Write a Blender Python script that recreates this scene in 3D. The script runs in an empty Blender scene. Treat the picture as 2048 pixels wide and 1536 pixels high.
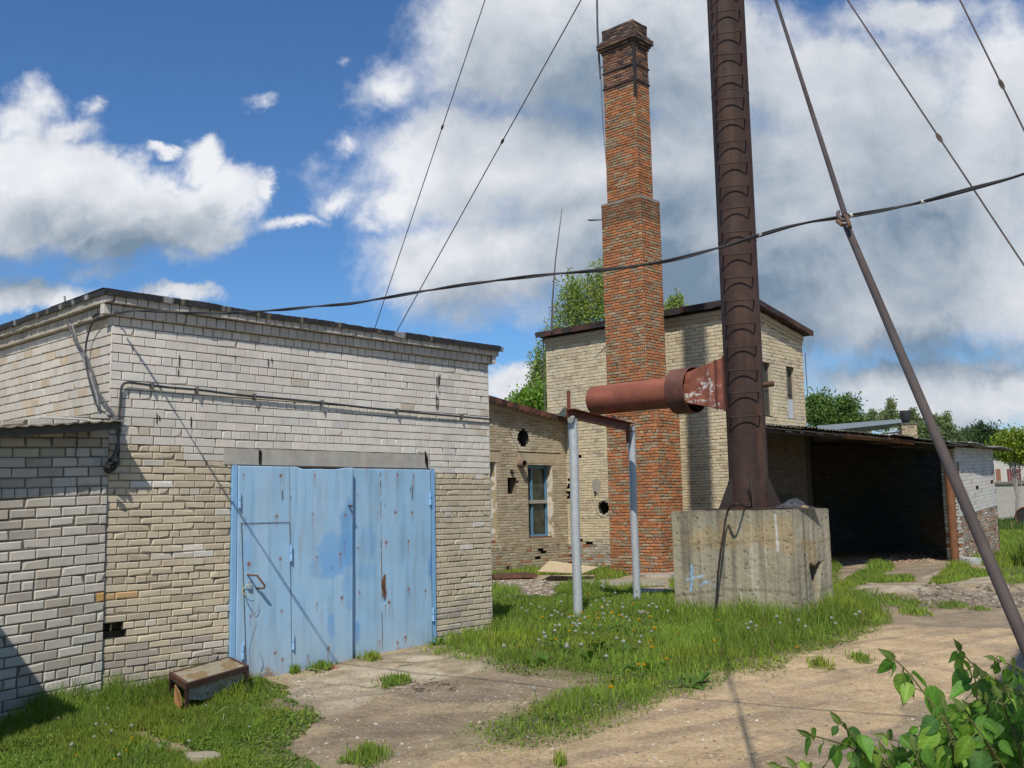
import bpy, math, random
import numpy as np
from mathutils import Vector
random.seed(7); rng = np.random.default_rng(7)
scene = bpy.context.scene
R = math.radians
# ------------------------------------------------------------------ camera
EYE = 1.87; FPX = 2018.0; PITCH = R(7.0); ROLL = R(1.15)
Fw = np.array([0, math.cos(PITCH), math.sin(PITCH)])
U0 = np.array([0, -math.sin(PITCH), math.cos(PITCH)]); X0 = np.array([1.0, 0, 0])
CR = math.cos(ROLL)*X0 - math.sin(ROLL)*U0
CU = math.sin(ROLL)*X0 + math.cos(ROLL)*U0
CAM = np.array([0, 0, EYE])
from mathutils import Matrix
cd = bpy.data.cameras.new('camera'); cam = bpy.data.objects.new('camera', cd)
scene.collection.objects.link(cam); scene.camera = cam
cd.sensor_width = 36; cd.lens = FPX/2048*36; cd.clip_start = 0.05; cd.clip_end = 3000
cam.matrix_world = Matrix([[CR[0], CU[0], -Fw[0], CAM[0]], [CR[1], CU[1], -Fw[1], CAM[1]], [CR[2], CU[2], -Fw[2], CAM[2]], [0, 0, 0, 1]])

def ray(px, py):
    return CR*((px-1024)/FPX) - CU*((py-768)/FPX) + Fw
def atY(px, py, Y):
    d = ray(px, py); return CAM + d*(Y/d[1])
def hor(px):           # image row of the horizon
    lo, hi = 600, 1400
    for _ in range(30):
        m = (lo+hi)/2
        if ray(px, m)[2] > 0: lo = m
        else: hi = m
    return lo
def onZ(px, py, z=0.0):
    d = ray(px, py); return CAM + d*((z-EYE)/d[2])
def proj(p):
    q = np.array(p)-CAM; w = q@Fw
    return (1024+FPX*(q@CR)/w, 768-FPX*(q@CU)/w)
# ------------------------------------------------------------------ sky and sun
SUN_EL = R(50); SUN_AZ = R(186.5)          # clockwise from +Y
sd = np.array([math.sin(SUN_AZ)*math.cos(SUN_EL), math.cos(SUN_AZ)*math.cos(SUN_EL), math.sin(SUN_EL)])
sl = bpy.data.lights.new('sun', 'SUN'); sun = bpy.data.objects.new('sun', sl); scene.collection.objects.link(sun)
sl.energy = 3.6; sl.angle = R(0.53); sl.color = (1, .935, .815)
sun.rotation_euler = Vector(sd).to_track_quat('Z', 'Y').to_euler()
scene.view_settings.view_transform = 'Standard'; scene.view_settings.look = 'None'
scene.view_settings.exposure = 0.12; scene.view_settings.gamma = 1
scene.cycles.use_denoising = True
scene.cycles.max_bounces = 6; scene.cycles.diffuse_bounces = 3; scene.cycles.transparent_max_bounces = 8
try: scene.cycles.use_adaptive_sampling = True; scene.cycles.adaptive_threshold = 0.02
except Exception: pass
world = bpy.data.worlds.new('World'); scene.world = world; world.use_nodes = True

class NT:
    """small helper round a node tree"""
    def __init__(s, t): s.t = t; s.n = t.nodes; s.l = t.links
    def node(s, typ, ins=None, **kw):
        n = s.n.new(typ)
        for k, v in kw.items(): setattr(n, k, v)
        for k, v in (ins or {}).items():
            if isinstance(v, bpy.types.NodeSocket): s.l.new(v, n.inputs[k])
            else: n.inputs[k].default_value = v
        return n
    def math(s, op, a, b=0.0, c=None, clamp=False):
        n = s.n.new('ShaderNodeMath'); n.operation = op; n.use_clamp = clamp
        for i, v in enumerate((a, b) if c is None else (a, b, c)):
            if isinstance(v, bpy.types.NodeSocket): s.l.new(v, n.inputs[i])
            else: n.inputs[i].default_value = v
        return n.outputs[0]
    def vmath(s, op, a, b=(0, 0, 0), out=0):
        n = s.n.new('ShaderNodeVectorMath'); n.operation = op
        for i, v in enumerate((a, b)):
            if isinstance(v, bpy.types.NodeSocket): s.l.new(v, n.inputs[i])
            elif op == 'SCALE' and i == 1: n.inputs['Scale'].default_value = v
            else: n.inputs[i].default_value = v
        return n.outputs[out]
    def noise(s, vec, scale, detail=4, rough=.55, dist=0.0, col=False):
        n = s.n.new('ShaderNodeTexNoise')
        if vec is not None: s.l.new(vec, n.inputs['Vector'])
        n.inputs['Scale'].default_value = scale; n.inputs['Detail'].default_value = detail
        n.inputs['Roughness'].default_value = rough; n.inputs['Distortion'].default_value = dist
        return n.outputs['Color' if col else 'Fac']
    def ramp(s, v, lo, hi, a=0.0, b=1.0, smooth=True):
        n = s.n.new('ShaderNodeMapRange'); n.interpolation_type = 'SMOOTHSTEP' if smooth else 'LINEAR'
        s.l.new(v, n.inputs['Value'])
        n.inputs['From Min'].default_value = lo; n.inputs['From Max'].default_value = hi
        n.inputs['To Min'].default_value = a; n.inputs['To Max'].default_value = b
        return n.outputs['Result']
    def mix(s, f, a, b, mode='MIX'):
        n = s.n.new('ShaderNodeMix'); n.data_type = 'RGBA'; n.blend_type = mode
        for k, v in ((0, f), (6, a), (7, b)):
            if isinstance(v, bpy.types.NodeSocket): s.l.new(v, n.inputs[k])
            else: n.inputs[k].default_value = (*v, 1) if isinstance(v, tuple) and len(v) == 3 else v
        return n.outputs[2]
    def map(s, vec, scale=(1, 1, 1), loc=(0, 0, 0)):
        n = s.n.new('ShaderNodeMapping'); s.l.new(vec, n.inputs['Vector'])
        n.inputs['Scale'].default_value = scale; n.inputs['Location'].default_value = loc
        return n.outputs[0]

def ab(px, py):       # sky direction as (x/y, z/y)
    d = ray(px, py); return d[0]/d[1], d[2]/d[1]
# cloud masses: centre, radii (in px of the photograph's scale), weight
COVER = [(30,345,135,100,1.0),(130,375,125,85,1.0),(235,400,125,80,1.0),(335,420,130,80,1.0),(398,312,60,66,1.0),(445,372,78,78,1.0),(60,450,210,85,1.0),(220,480,200,60,.9),(385,455,110,62,1.0),(318,290,24,18,.6),(528,352,24,34,.6),
 (90,205,66,50,.52),(40,245,80,45,.55),(195,215,40,30,.45),(145,262,80,34,.55),(345,520,70,25,.45),(1340,330,160,200,1.0),(60,605,170,40,.85),(360,598,80,22,.8),(180,540,150,40,.5),
 (1130,110,310,190,1.05),(1000,330,300,150,1.0),(960,520,290,120,1.0),(770,420,80,60,.7),(770,180,110,70,.62),(675,130,36,26,.40),(520,200,30,22,.30),(690,290,45,30,.45),
 (590,440,90,18,.45),(680,400,50,30,.5),(1400,420,420,260,1.1),(1760,360,360,300,1.1),(1990,250,200,220,1.0),(1360,120,260,170,1.05),(1650,200,220,130,1.0),
 (1850,560,330,180,1.05),(1500,610,250,130,1.0),(1930,790,260,75,.85),(1720,760,170,40,.6),(1020,775,80,45,.9),(1850,40,240,50,.62),(940,700,90,30,.0),
 (-500,300,350,220,1.0),(-900,600,400,120,.9),(2700,300,500,300,1.0),(2800,700,600,150,.9),(1200,-500,500,250,.9),(300,-600,400,160,.8),(2300,-300,350,250,.9)]
DARK = [(1220,180,240,140,1.1),(1420,570,300,120,1.5),(1560,640,200,90,1.3),(160,500,280,55,1.2),(100,440,200,40,.6),(1780,720,260,60,1.0),(1700,380,420,330,.42),(1500,330,120,90,.6),(1800,440,160,60,.7),(1350,420,150,110,.75),(1870,690,240,55,1.1),(1620,470,170,80,.8),(990,150,90,120,.45),(900,600,150,60,.5),
 (1130,430,150,60,.45),(150,520,260,50,.85),(1850,480,130,60,.55),(1500,250,80,130,.5),(60,470,160,60,.5),(1100,600,80,90,.7),(1980,730,150,40,.8)]
def build_world():
    T = NT(world.node_tree); T.n.clear()
    tc = T.node('ShaderNodeTexCoord')
    sky = T.node('ShaderNodeTexSky', sky_type='NISHITA'); sky.sun_disc = False
    sky.sun_elevation = SUN_EL; sky.sun_rotation = SUN_AZ; sky.altitude = 150
    sky.air_density = 1.0; sky.dust_density = .5; sky.ozone_density = 2.2
    # group: direction -> (cover, dark)
    g = bpy.data.node_groups.new('cloud_field', 'ShaderNodeTree')
    g.interface.new_socket('V', in_out='INPUT', socket_type='NodeSocketVector')
    g.interface.new_socket('Cover', in_out='OUTPUT', socket_type='NodeSocketFloat')
    G = NT(g); gi = g.nodes.new('NodeGroupInput'); go = g.nodes.new('NodeGroupOutput')
    v = gi.outputs[0]
    n1 = G.noise(v, 4.2, 9, .62, .25, col=True)
    off = G.vmath('SCALE', G.vmath('SUBTRACT', n1, (.5, .5, .5)), .085)
    n2 = G.noise(v, 17, 7, .65, .3, col=True)
    off2 = G.vmath('SCALE', G.vmath('SUBTRACT', n2, (.5, .5, .5)), .055)
    vv = G.vmath('MULTIPLY', G.vmath('ADD', G.vmath('ADD', v, off), off2), (1, 1, 0))
    acc = None
    for (cx, cy, rx, ry, w) in COVER:
        if w == 0: continue
        a, b = ab(cx, cy); d = G.vmath('SUBTRACT', vv, (a, b, 0))
        d = G.vmath('MULTIPLY', d, (FPX/rx, FPX/ry, 0))
        L = G.vmath('LENGTH', d, out=1)
        f = G.math('MULTIPLY', G.math('SUBTRACT', 1.35, L), w)
        acc = f if acc is None else G.math('SMOOTH_MAX', acc, f, .25)
    nf = G.noise(v, 9, 8, .6)
    acc = G.math('ADD', acc, G.math('MULTIPLY', G.math('SUBTRACT', nf, .5), 1.5))
    G.l.new(acc, go.inputs[0])
    # direction to plane coords
    dv = tc.outputs['Generated']
    sp = T.node('ShaderNodeSeparateXYZ', {0: dv})
    yy = T.math('MAXIMUM', T.math('ABSOLUTE', sp.outputs[1]), .12)
    a = T.math('DIVIDE', sp.outputs[0], yy); b = T.math('DIVIDE', sp.outputs[2], yy)
    v0 = T.node('ShaderNodeCombineXYZ', {0: a, 1: b, 2: 0.37}).outputs[0]
    c0 = T.node('ShaderNodeGroup'); c0.node_tree = g; T.l.new(v0, c0.inputs[0])
    v1 = T.vmath('ADD', v0, (-.012, .05, 0)); c1 = T.node('ShaderNodeGroup'); c1.node_tree = g; T.l.new(v1, c1.inputs[0])
    cover = T.ramp(c0.outputs[0], .08, .72)
    # darkness: hand-placed undersides + self shading
    nw = T.noise(v0, 5, 6, .6, .3, col=True)
    vd = T.vmath('MULTIPLY', T.vmath('ADD', v0, T.vmath('SCALE', T.vmath('SUBTRACT', nw, (.5, .5, .5)), .20)), (1, 1, 0))
    dk = None
    for (cx, cy, rx, ry, w) in DARK:
        aa, bb = ab(cx, cy); d = T.vmath('MULTIPLY', T.vmath('SUBTRACT', vd, (aa, bb, 0)), (FPX/rx, FPX/ry, 0))
        f = T.math('MULTIPLY', T.math('SUBTRACT', 1.25, T.vmath('LENGTH', d, out=1)), w)
        dk = f if dk is None else T.math('SMOOTH_MAX', dk, f, .3)
    dk = T.ramp(dk, -.7, 1.25)
    selfs = T.ramp(T.math('SUBTRACT', c1.outputs[0], c0.outputs[0]), -.45, .5)
    det = T.noise(v0, 8.5, 10, .62, .25)
    t = T.math('ADD', T.math('MULTIPLY', dk, .90), T.math('MULTIPLY', selfs, .30))
    t = T.math('ADD', t, T.math('MULTIPLY', T.math('SUBTRACT', det, .5), 1.25)); t = T.math('ADD', t, T.ramp(c0.outputs[0], .4, 1.5, 0, .16)); t = T.ramp(t, .0, 1.22, 0, 1, False)
    bright = T.mix(t, (8.0, 8.1, 8.4), (1.75, 2.5, 3.4))
    skyc = T.mix(1.0, sky.outputs[0], (.52, .80, 1.08), 'MULTIPLY')
    col = T.mix(cover, skyc, bright)
    bg = T.node('ShaderNodeBackground', {0: col, 1: .10})
    out = T.node('ShaderNodeOutputWorld', {0: bg.outputs[0]})
build_world()

# ------------------------------------------------------------------ scene helpers
col0 = scene.collection
def wloc(o):
    v = Vector((0, 0, 0))
    while o is not None: v += o.location; o = o.parent
    return v
def tag(o, label=None, cat=None, group=None, kind=None):
    if label: o['label'] = label
    if cat: o['category'] = cat
    if group: o['group'] = group
    if kind: o['kind'] = kind
    return o
def thing(name, label, cat, loc=(0, 0, 0), group=None):
    o = bpy.data.objects.new(name, None); col0.objects.link(o); o.location = loc; o.empty_display_size = .2
    return tag(o, label, cat, group)
def vnoise(x, y, s=1.0, seed=0):
    """smooth value noise on arrays"""
    x = np.asarray(x, float)/s; y = np.asarray(y, float)/s
    xi = np.floor(x).astype(np.int64); yi = np.floor(y).astype(np.int64); fx = x-xi; fy = y-yi
    fx = fx*fx*(3-2*fx); fy = fy*fy*(3-2*fy)
    def h(a, b):
        n = (a*374761393 + b*668265263 + seed*974634777) & 0x7fffffff
        n = ((n ^ (n >> 13))*1274126177) & 0x7fffffff
        return ((n ^ (n >> 16)) & 0xffff)/65535.0
    return (h(xi, yi)*(1-fx)+h(xi+1, yi)*fx)*(1-fy) + (h(xi, yi+1)*(1-fx)+h(xi+1, yi+1)*fx)*fy
def fbm(x, y, s=1.0, seed=0, o=4):
    t = 0; a = .5; n = 0
    for i in range(o): t = t+a*vnoise(x, y, s/2**i, seed+i*17); n += a; a *= .5
    return t/n
def sstep(x, a, b):
    t = np.clip((x-a)/(b-a), 0, 1); return t*t*(3-2*t)

class MB:
    """collects geometry (world space) for ONE mesh object"""
    def __init__(s): s.v = []; s.f = []; s.c = []; s.m = []; s.n = 0
    def add(s, vs, fs, col=(1, 1, 1), mat=0):
        vs = [tuple(map(float, p)) for p in vs]; b = s.n
        s.v += vs; s.n += len(vs); s.f += [tuple(i+b for i in f) for f in fs]
        if isinstance(col, (list, np.ndarray)) and len(col) == len(vs): s.c += [tuple(c) for c in col]
        else: s.c += [tuple(col)]*len(vs)
        s.m += [mat]*len(fs); return s
    def box(s, o, ex, ey, ez, x, y, z, col=(1, 1, 1), mat=0):
        o, ex, ey, ez = map(np.asarray, (o, ex, ey, ez))
        P = [o+ex*a+ey*b+ez*c for c in z for b in y for a in x]
        return s.add(P, [(0, 2, 3, 1), (4, 5, 7, 6), (0, 1, 5, 4), (2, 6, 7, 3), (0, 4, 6, 2), (1, 3, 7, 5)], col, mat)
    def tube(s, pts, r, seg=10, col=(1, 1, 1), mat=0, cap=True):
        pts = [np.array(p, float) for p in pts]; rs = r if hasattr(r, '__len__') else [r]*len(pts)
        V = []; prev = None
        for i, p in enumerate(pts):
            t = pts[min(i+1, len(pts)-1)]-pts[max(i-1, 0)]; t = t/(np.linalg.norm(t)+1e-12)
            if prev is None: a = np.cross(t, (0, 0, 1) if abs(t[2]) < .9 else (1, 0, 0))
            else: a = prev-t*(prev@t)
            a = a/(np.linalg.norm(a)+1e-12); prev = a; b = np.cross(t, a)
            for k in range(seg):
                th = 2*math.pi*k/seg; V.append(p+rs[i]*(a*math.cos(th)+b*math.sin(th)))
        F = [(i*seg+k, i*seg+(k+1) % seg, (i+1)*seg+(k+1) % seg, (i+1)*seg+k) for i in range(len(pts)-1) for k in range(seg)]
        if cap: F += [tuple(range(seg))[::-1], tuple((len(pts)-1)*seg+k for k in range(seg))]
        return s.add(V, F, col, mat)
    def prism(s, poly, off, col=(1, 1, 1), mat=0):
        """poly: list of 3D points, extruded by vector off"""
        n = len(poly); P = [np.array(p, float) for p in poly]; Q = [p+np.array(off) for p in P]
        return s.add(P+Q, [tuple(range(n)), tuple(range(2*n-1, n-1, -1))]+[(i, i+n, (i+1) % n+n, (i+1) % n) for i in range(n)], col, mat)
    def build(s, name, mats, parent=None, smooth=False, label=None, cat=None, group=None, kind=None, shift=True):
        me = bpy.data.meshes.new(name); V = np.array(s.v, float).reshape(-1, 3)
        o = bpy.data.objects.new(name, me); col0.objects.link(o)
        if parent is None:
            c = np.array([(V[:, 0].min()+V[:, 0].max())/2, (V[:, 1].min()+V[:, 1].max())/2, V[:, 2].min()]) if shift else np.zeros(3)
            V = V-c; o.location = c
        else:
            o.parent = parent; o.location = -wloc(parent)
        me.from_pydata([tuple(p) for p in V], [], s.f)
        at = me.attributes.new('tint', 'FLOAT_COLOR', 'POINT')
        C = np.ones((len(V), 4)); C[:, :3] = np.array(s.c, float)[:, :3]; at.data.foreach_set('color', C.ravel())
        for m in (mats if isinstance(mats, (list, tuple)) else [mats]): me.materials.append(m)
        me.polygons.foreach_set('material_index', s.m)
        if smooth:
            me.polygons.foreach_set('use_smooth', [True]*len(s.f))
            try: me.set_sharp_from_angle(angle=R(38))
            except Exception: pass
        me.update(); return tag(o, label, cat, group, kind)

def fast_mesh(name, V, F, C, mat, smooth=False):
    """V (n,3), F (m,k) arrays, C (n,3) tint"""
    me = bpy.data.meshes.new(name); n = len(V); m, k = F.shape
    me.vertices.add(n); me.vertices.foreach_set('co', np.asarray(V, np.float32).ravel())
    me.loops.add(m*k); me.loops.foreach_set('vertex_index', np.asarray(F, np.int32).ravel())
    me.polygons.add(m); me.polygons.foreach_set('loop_start', np.arange(0, m*k, k, dtype=np.int32))
    me.polygons.foreach_set('loop_total', np.full(m, k, np.int32))
    if smooth: me.polygons.foreach_set('use_smooth', np.ones(m, bool))
    me.update(calc_edges=True)
    at = me.attributes.new('tint', 'FLOAT_COLOR', 'POINT'); CC = np.ones((n, 4), np.float32); CC[:, :3] = C; at.data.foreach_set('color', CC.ravel())
    me.materials.append(mat); return me

# ------------------------------------------------------------------ materials
def material(name, fn, **kw):
    m = bpy.data.materials.new(name); m.use_nodes = True; T = NT(m.node_tree); T.n.clear()
    bs = T.node('ShaderNodeBsdfPrincipled'); out = T.node('ShaderNodeOutputMaterial', {0: bs.outputs[0]})
    fn(T, bs, out); return m
def pos(T): return T.node('ShaderNodeNewGeometry').outputs['Position']
def tint(T, name='tint'): return T.node('ShaderNodeAttribute', attribute_name=name).outputs['Color']
def bump(T, bs, h, strength, dist=.01):
    b = T.node('ShaderNodeBump', {'Strength': strength, 'Distance': dist, 'Height': h}); T.l.new(b.outputs[0], bs.inputs['Normal'])
def mat_tinted(name, rough=.85, var=.25, scale=9, bs_=.35, bd=.004, fine=90, metal=0.0, dirt=None, dsc=1.6, dlo=.5, dhi=.75, stretch=(1, 1, 1)):
    def fn(T, bs, out):
        p = pos(T); c = tint(T)
        p2 = T.map(p, stretch)
        n = T.noise(p2, scale, 6, .65); k = T.ramp(n, .25, .75, 1-var, 1+var, False)
        kk = T.node('ShaderNodeCombineXYZ', {0: k, 1: k, 2: k}).outputs[0]
        c = T.mix(1.0, c, kk, 'MULTIPLY')
        if dirt:
            dn = T.noise(p2, dsc, 8, .7, .4); c = T.mix(T.ramp(dn, dlo, dhi, 0, .85), c, dirt)
        T.l.new(c, bs.inputs['Base Color']); bs.inputs['Roughness'].default_value = rough; bs.inputs['Metallic'].default_value = metal
        bs.inputs['Specular IOR Level'].default_value = .3
        f = T.noise(p, fine, 5, .7); bump(T, bs, T.math('ADD', f, T.math('MULTIPLY', n, .6)), bs_, bd)
    return material(name, fn)
M_brick = mat_tinted('brick', .92, .11, 7, .45, .004, 120, dirt=(.18, .15, .115), dsc=1.1, dlo=.64, dhi=.92)
M_redbrick = mat_tinted('red_brick', .92, .2, 12, .5, .005, 90, dirt=(.07, .055, .045), dsc=2.2, dlo=.55, dhi=.8)
M_conc = mat_tinted('concrete', .93, .16, 5, .6, .006, 45)
M_rust = mat_tinted('rusty_steel', .72, .35, 3.5, .3, .002, 60, dirt=(.05, .028, .022), dsc=1.4, dlo=.48, dhi=.72)
M_felt = mat_tinted('roofing_felt', .8, .4, 14, .8, .01, 50, dirt=(.20, .20, .20), dsc=3.5, dlo=.62, dhi=.75)
M_paint = mat_tinted('paint', .62, .07, 3, .15, .002, 40)
M_zinc = mat_tinted('silver_paint', .45, .16, 16, .25, .002, 50, metal=.25)
M_black = mat_tinted('cable_sheath', .6, .2, 20, .1, .001, 90)
M_wood = mat_tinted('weathered_wood', .85, .25, 6, .4, .003, 60, stretch=(1, 1, 8))
M_sheet = mat_tinted('asbestos_sheet', .9, .25, 5, .5, .004, 60, dirt=(.10, .10, .07), dsc=2.5, dlo=.5, dhi=.7)
def _glass(T, bs, out):
    p = pos(T); n = T.noise(p, 3, 4, .6)
    T.l.new(T.mix(T.ramp(n, .35, .7), (.030, .038, .030), (.075, .085, .07)), bs.inputs['Base Color'])
    bs.inputs['Roughness'].default_value = .12; bs.inputs['Specular IOR Level'].default_value = .5
M_glass = material('dusty_glass', _glass)
def mat_leaf(name, trans=.35, rough=.5, spec=.3):
    def fn(T, bs, out):
        c = tint(T); T.l.new(c, bs.inputs['Base Color']); bs.inputs['Roughness'].default_value = rough
        bs.inputs['Specular IOR Level'].default_value = spec
        tr = T.node('ShaderNodeBsdfTranslucent', {0: T.mix(1.0, c, (1.3, 1.5, .6), 'MULTIPLY')})
        mx = T.node('ShaderNodeMixShader', {0: trans, 1: bs.outputs[0], 2: tr.outputs[0]}); T.l.new(mx.outputs[0], out.inputs[0])
    return material(name, fn)
M_leaf = mat_leaf('foliage', .35, .55, .25)
M_bushleaf = mat_leaf('bush_leaf', .38, .5, .3)
M_grass = mat_leaf('grass_blades', .3, .6, .2)
M_bark = mat_tinted('bark', .9, .3, 8, .6, .01, 30)
M_flower = mat_leaf('petals', .25, .7, .1)

# ------------------------------------------------------------------ terrain height
def G(x, y):
    x = np.asarray(x, float); y = np.asarray(y, float)
    h = .11*sstep(y, 10.6, 13.6)
    near = 1-sstep(y, 30, 60)
    h = h + near*(fbm(x, y, 2.2, 3)-.5)*.05 + near*(fbm(x, y, .5, 9, 3)-.5)*.025
    # churned soil ridge by the right-hand road edge
    h = h + .20*np.exp(-((y-(18.9+.08*(x-7)))/.9)**2)*sstep(x, 5.6, 7.2)*(.35+.9*fbm(x, y, .45, 21, 3))*(1-sstep(x, 16, 22))
    h = h + .05*np.exp(-((x-(1.5+.24*(y-9)))/.5)**2)*sstep(y, 8.5, 9.5)*(1-sstep(y, 14, 16))*fbm(x, y, .3, 5, 3)
    return h
def Gf(x, y): return float(G(np.array([x]), np.array([y]))[0])
def gp(px, py):        # photo point lying on the ground
    p = onZ(px, py, .05)
    for _ in range(4): p = onZ(px, py, Gf(p[0], p[1]))
    return p
# ------------------------------------------------------------------ walls
BU = R(42.7); u = np.array([math.sin(BU), math.cos(BU), 0.0]); v = np.array([-u[1], u[0], 0.0]); Z = np.array([0, 0, 1.0])
class Wall:
    """vertical wall plane; e points to the right for a viewer outside, n outward"""
    def __init__(s, O, e): s.O = np.array([O[0], O[1], 0.0]); s.e = e; s.n = np.array([e[1], -e[0], 0.0])
    def S(s, px, py):
        d = ray(px, py); t = ((s.O-CAM)@s.n)/(d@s.n); p = CAM+d*t
        return float((p-s.O)@s.e), float(p[2])
    def P(s, a, z, out=0.0): return s.O+s.e*a+Z*z+s.n*out
    def box(s, mb, a, z, o, col=(1, 1, 1), mat=0): return mb.box(s.O, s.e, s.n, Z, a, o, z, col, mat)
C0 = atY(213, 1026, 10.4); C0[2] = 0
WF = Wall(C0, u)                       # garage front
LF = WF.S(981.5, 1016)[0]
TW = Wall(atY(1420, 1009, 27.0), -v)   # tall building, left-front face
def shift(W, a): return Wall(W.P(a, 0), W.e)
TW = shift(TW, TW.S(1099, 1015)[0]); LT = TW.S(1512, 1007)[0]
TR = Wall(TW.P(LT, 0), u); LR = TR.S(1622, 1006)[0]
aI = TW.S(1135, 1014)[0]
AN = Wall(TW.P(aI, 0)-u*9.0, u)        # annex wall, ends in the inner corner at 9.0

def sub_intervals(iv, cuts):
    out = []
    for a, b in iv:
        segs = [(a, b)]
        for c, d in cuts:
            segs = [q for (x, y) in segs for q in ((x, min(y, c)), (max(x, d), y)) if q[1]-q[0] > .004]
        out += segs
    return out
def bricks(W, name, mat, parent, x0, x1, courses, colf, mcol, holes=(), top=None, warp=None, missing=None, rough=1.0, prot=None, depth=.012, cham=.005, label=None, L=.25, mj=.010, body=.0):
    """bricks of a wall as one mesh. courses: (z0, z1, pattern) with pattern 's' stretchers or 'h' headers.
    holes: functions z -> (a, b) or None. colf(a, z) -> rgb of one brick"""
    mb = MB()
    def fix(a, z):
        if top is not None: z = min(z, top(a))
        if warp is not None: z = z+warp(a, z)
        return z
    for ci, (z0, z1, pat) in enumerate(courses):
        zm = (z0+z1)/2
        if top is not None and z0 > max(top(x0), top(x1)): continue
        cuts = [c for c in (h(zm) for h in holes) if c]
        iv = sub_intervals([(x0, x1)], cuts)
        gone = []
        step = L if pat == 's' else L/2-.003
        offs = {'s': (ci*.5 % 1)*step, 'h': .25*step}[pat]
        xs = []; t = x0-offs
        while t < x1: xs.append((max(t, x0), min(t+step-mj, x1))); t += step+ (random.random()-.5)*.008
        po = prot(zm) if prot else 0.0
        for (A, B) in xs:
            if B-A < .03: continue
            for a, b in sub_intervals([(A, B)], cuts):
                if b-a < .025: continue
                am = (a+b)/2
                if top is not None and z0+.01 > top(am): continue
                if missing is not None and missing(am, zm): gone.append((a-mj/2, b+mj/2)); continue
                c = colf(am, zm); gk = .90+.2*float(vnoise(am+W.O[0], zm, .9, 61))*.6+.2*float(vnoise(am+W.O[0], zm, .28, 63))*.4-.14*max(0, float(vnoise((am+W.O[0])*4, zm*.5, 1, 67))-.62)/.38; c = tuple(q*gk for q in c)
                j = lambda s: (random.random()-.5)*s*rough
                ch = cham*(.6+.9*random.random()*rough); o = po+j(.006); dz = j(.003)
                za, zb = z0+mj/2+dz, z1-mj/2+dz; a2, b2 = a+j(.003), b+j(.003)
                back = -depth-.001 if po < .02 else -.02
                P = [W.P(a2, fix(a2, za), back), W.P(b2, fix(b2, za), back), W.P(b2, fix(b2, zb), back), W.P(a2, fix(a2, zb), back),
                     W.P(a2, fix(a2, za+j(.003)), o-ch), W.P(b2, fix(b2, za+j(.003)), o-ch), W.P(b2, fix(b2, zb+j(.003)), o-ch), W.P(a2, fix(a2, zb+j(.003)), o-ch),
                     W.P(a2+ch, fix(a2+ch, za+ch), o+j(.002)), W.P(b2-ch, fix(b2-ch, za+ch), o+j(.002)), W.P(b2-ch, fix(b2-ch, zb-ch), o+j(.002)), W.P(a2+ch, fix(a2+ch, zb-ch), o+j(.002))]
                if random.random() < .16*rough:      # knocked corner
                    q = random.randrange(4); fa = random.uniform(.008, .035)*(1 if q in (0, 3) else -1); fz = random.uniform(.004, .02)*(1 if q < 2 else -1)
                    P[8+q] = P[8+q]+W.e*fa+Z*fz; P[4+q] = P[4+q]+W.e*fa*.6+Z*fz*.6-W.n*.004
                F = [(0, 1, 5, 4), (1, 2, 6, 5), (2, 3, 7, 6), (3, 0, 4, 7), (4, 5, 9, 8), (5, 6, 10, 9), (6, 7, 11, 10), (7, 4, 8, 11), (8, 9, 10, 11)]
                mb.add(P, F, c)
        for a, b in sub_intervals(iv, gone):       # mortar bed
            nseg = max(1, int((b-a)/.5)); xq = np.linspace(a, b, nseg+1)
            for q in range(nseg):
                P = [W.P(xq[q], fix(xq[q], z0), -depth), W.P(xq[q+1], fix(xq[q+1], z0), -depth), W.P(xq[q+1], fix(xq[q+1], z1), -depth), W.P(xq[q], fix(xq[q], z1), -depth)]
                mb.add(P, [(0, 1, 2, 3)], mcol)
        for a, b in gone:                          # socket of a lost brick
            D = .11; m2 = tuple(.6*k for k in mcol); za, zb = fix(a, z0), fix(a, z1)
            for (p, q) in (((a, za), (b, za)), ((b, za), (b, zb)), ((b, zb), (a, zb)), ((a, zb), (a, za))):
                mb.add([W.P(p[0], p[1], -.002), W.P(q[0], q[1], -.002), W.P(q[0], q[1], -D), W.P(p[0], p[1], -D)], [(0, 3, 2, 1)], m2)
            mb.add([W.P(a, za, -D), W.P(b, za, -D), W.P(b, zb, -D), W.P(a, zb, -D)], [(0, 1, 2, 3)], m2)
    return mb.build(name, mat, parent, label=label)
def stack(z0, z1, h, hdr=6, ph=0):
    n = max(1, round((z1-z0)/h)); hh = (z1-z0)/n
    return [(z0+i*hh, z0+(i+1)*hh, 'h' if (i+ph) % hdr == hdr-1 else 's') for i in range(n)]
def pick(base, var, alts=(), pa=.1):
    b = alts[random.randrange(len(alts))] if alts and random.random() < pa else base
    k = 1+(random.random()-.5)*2*var; w = (random.random()-.5)*.03
    return (b[0]*k*(1+w), b[1]*k, b[2]*k*(1-w))
WHITE = (.67, .635, .575); TAN = (.56, .485, .36); GREYW = (.50, .475, .43); MORT = (.20, .18, .15)
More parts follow.
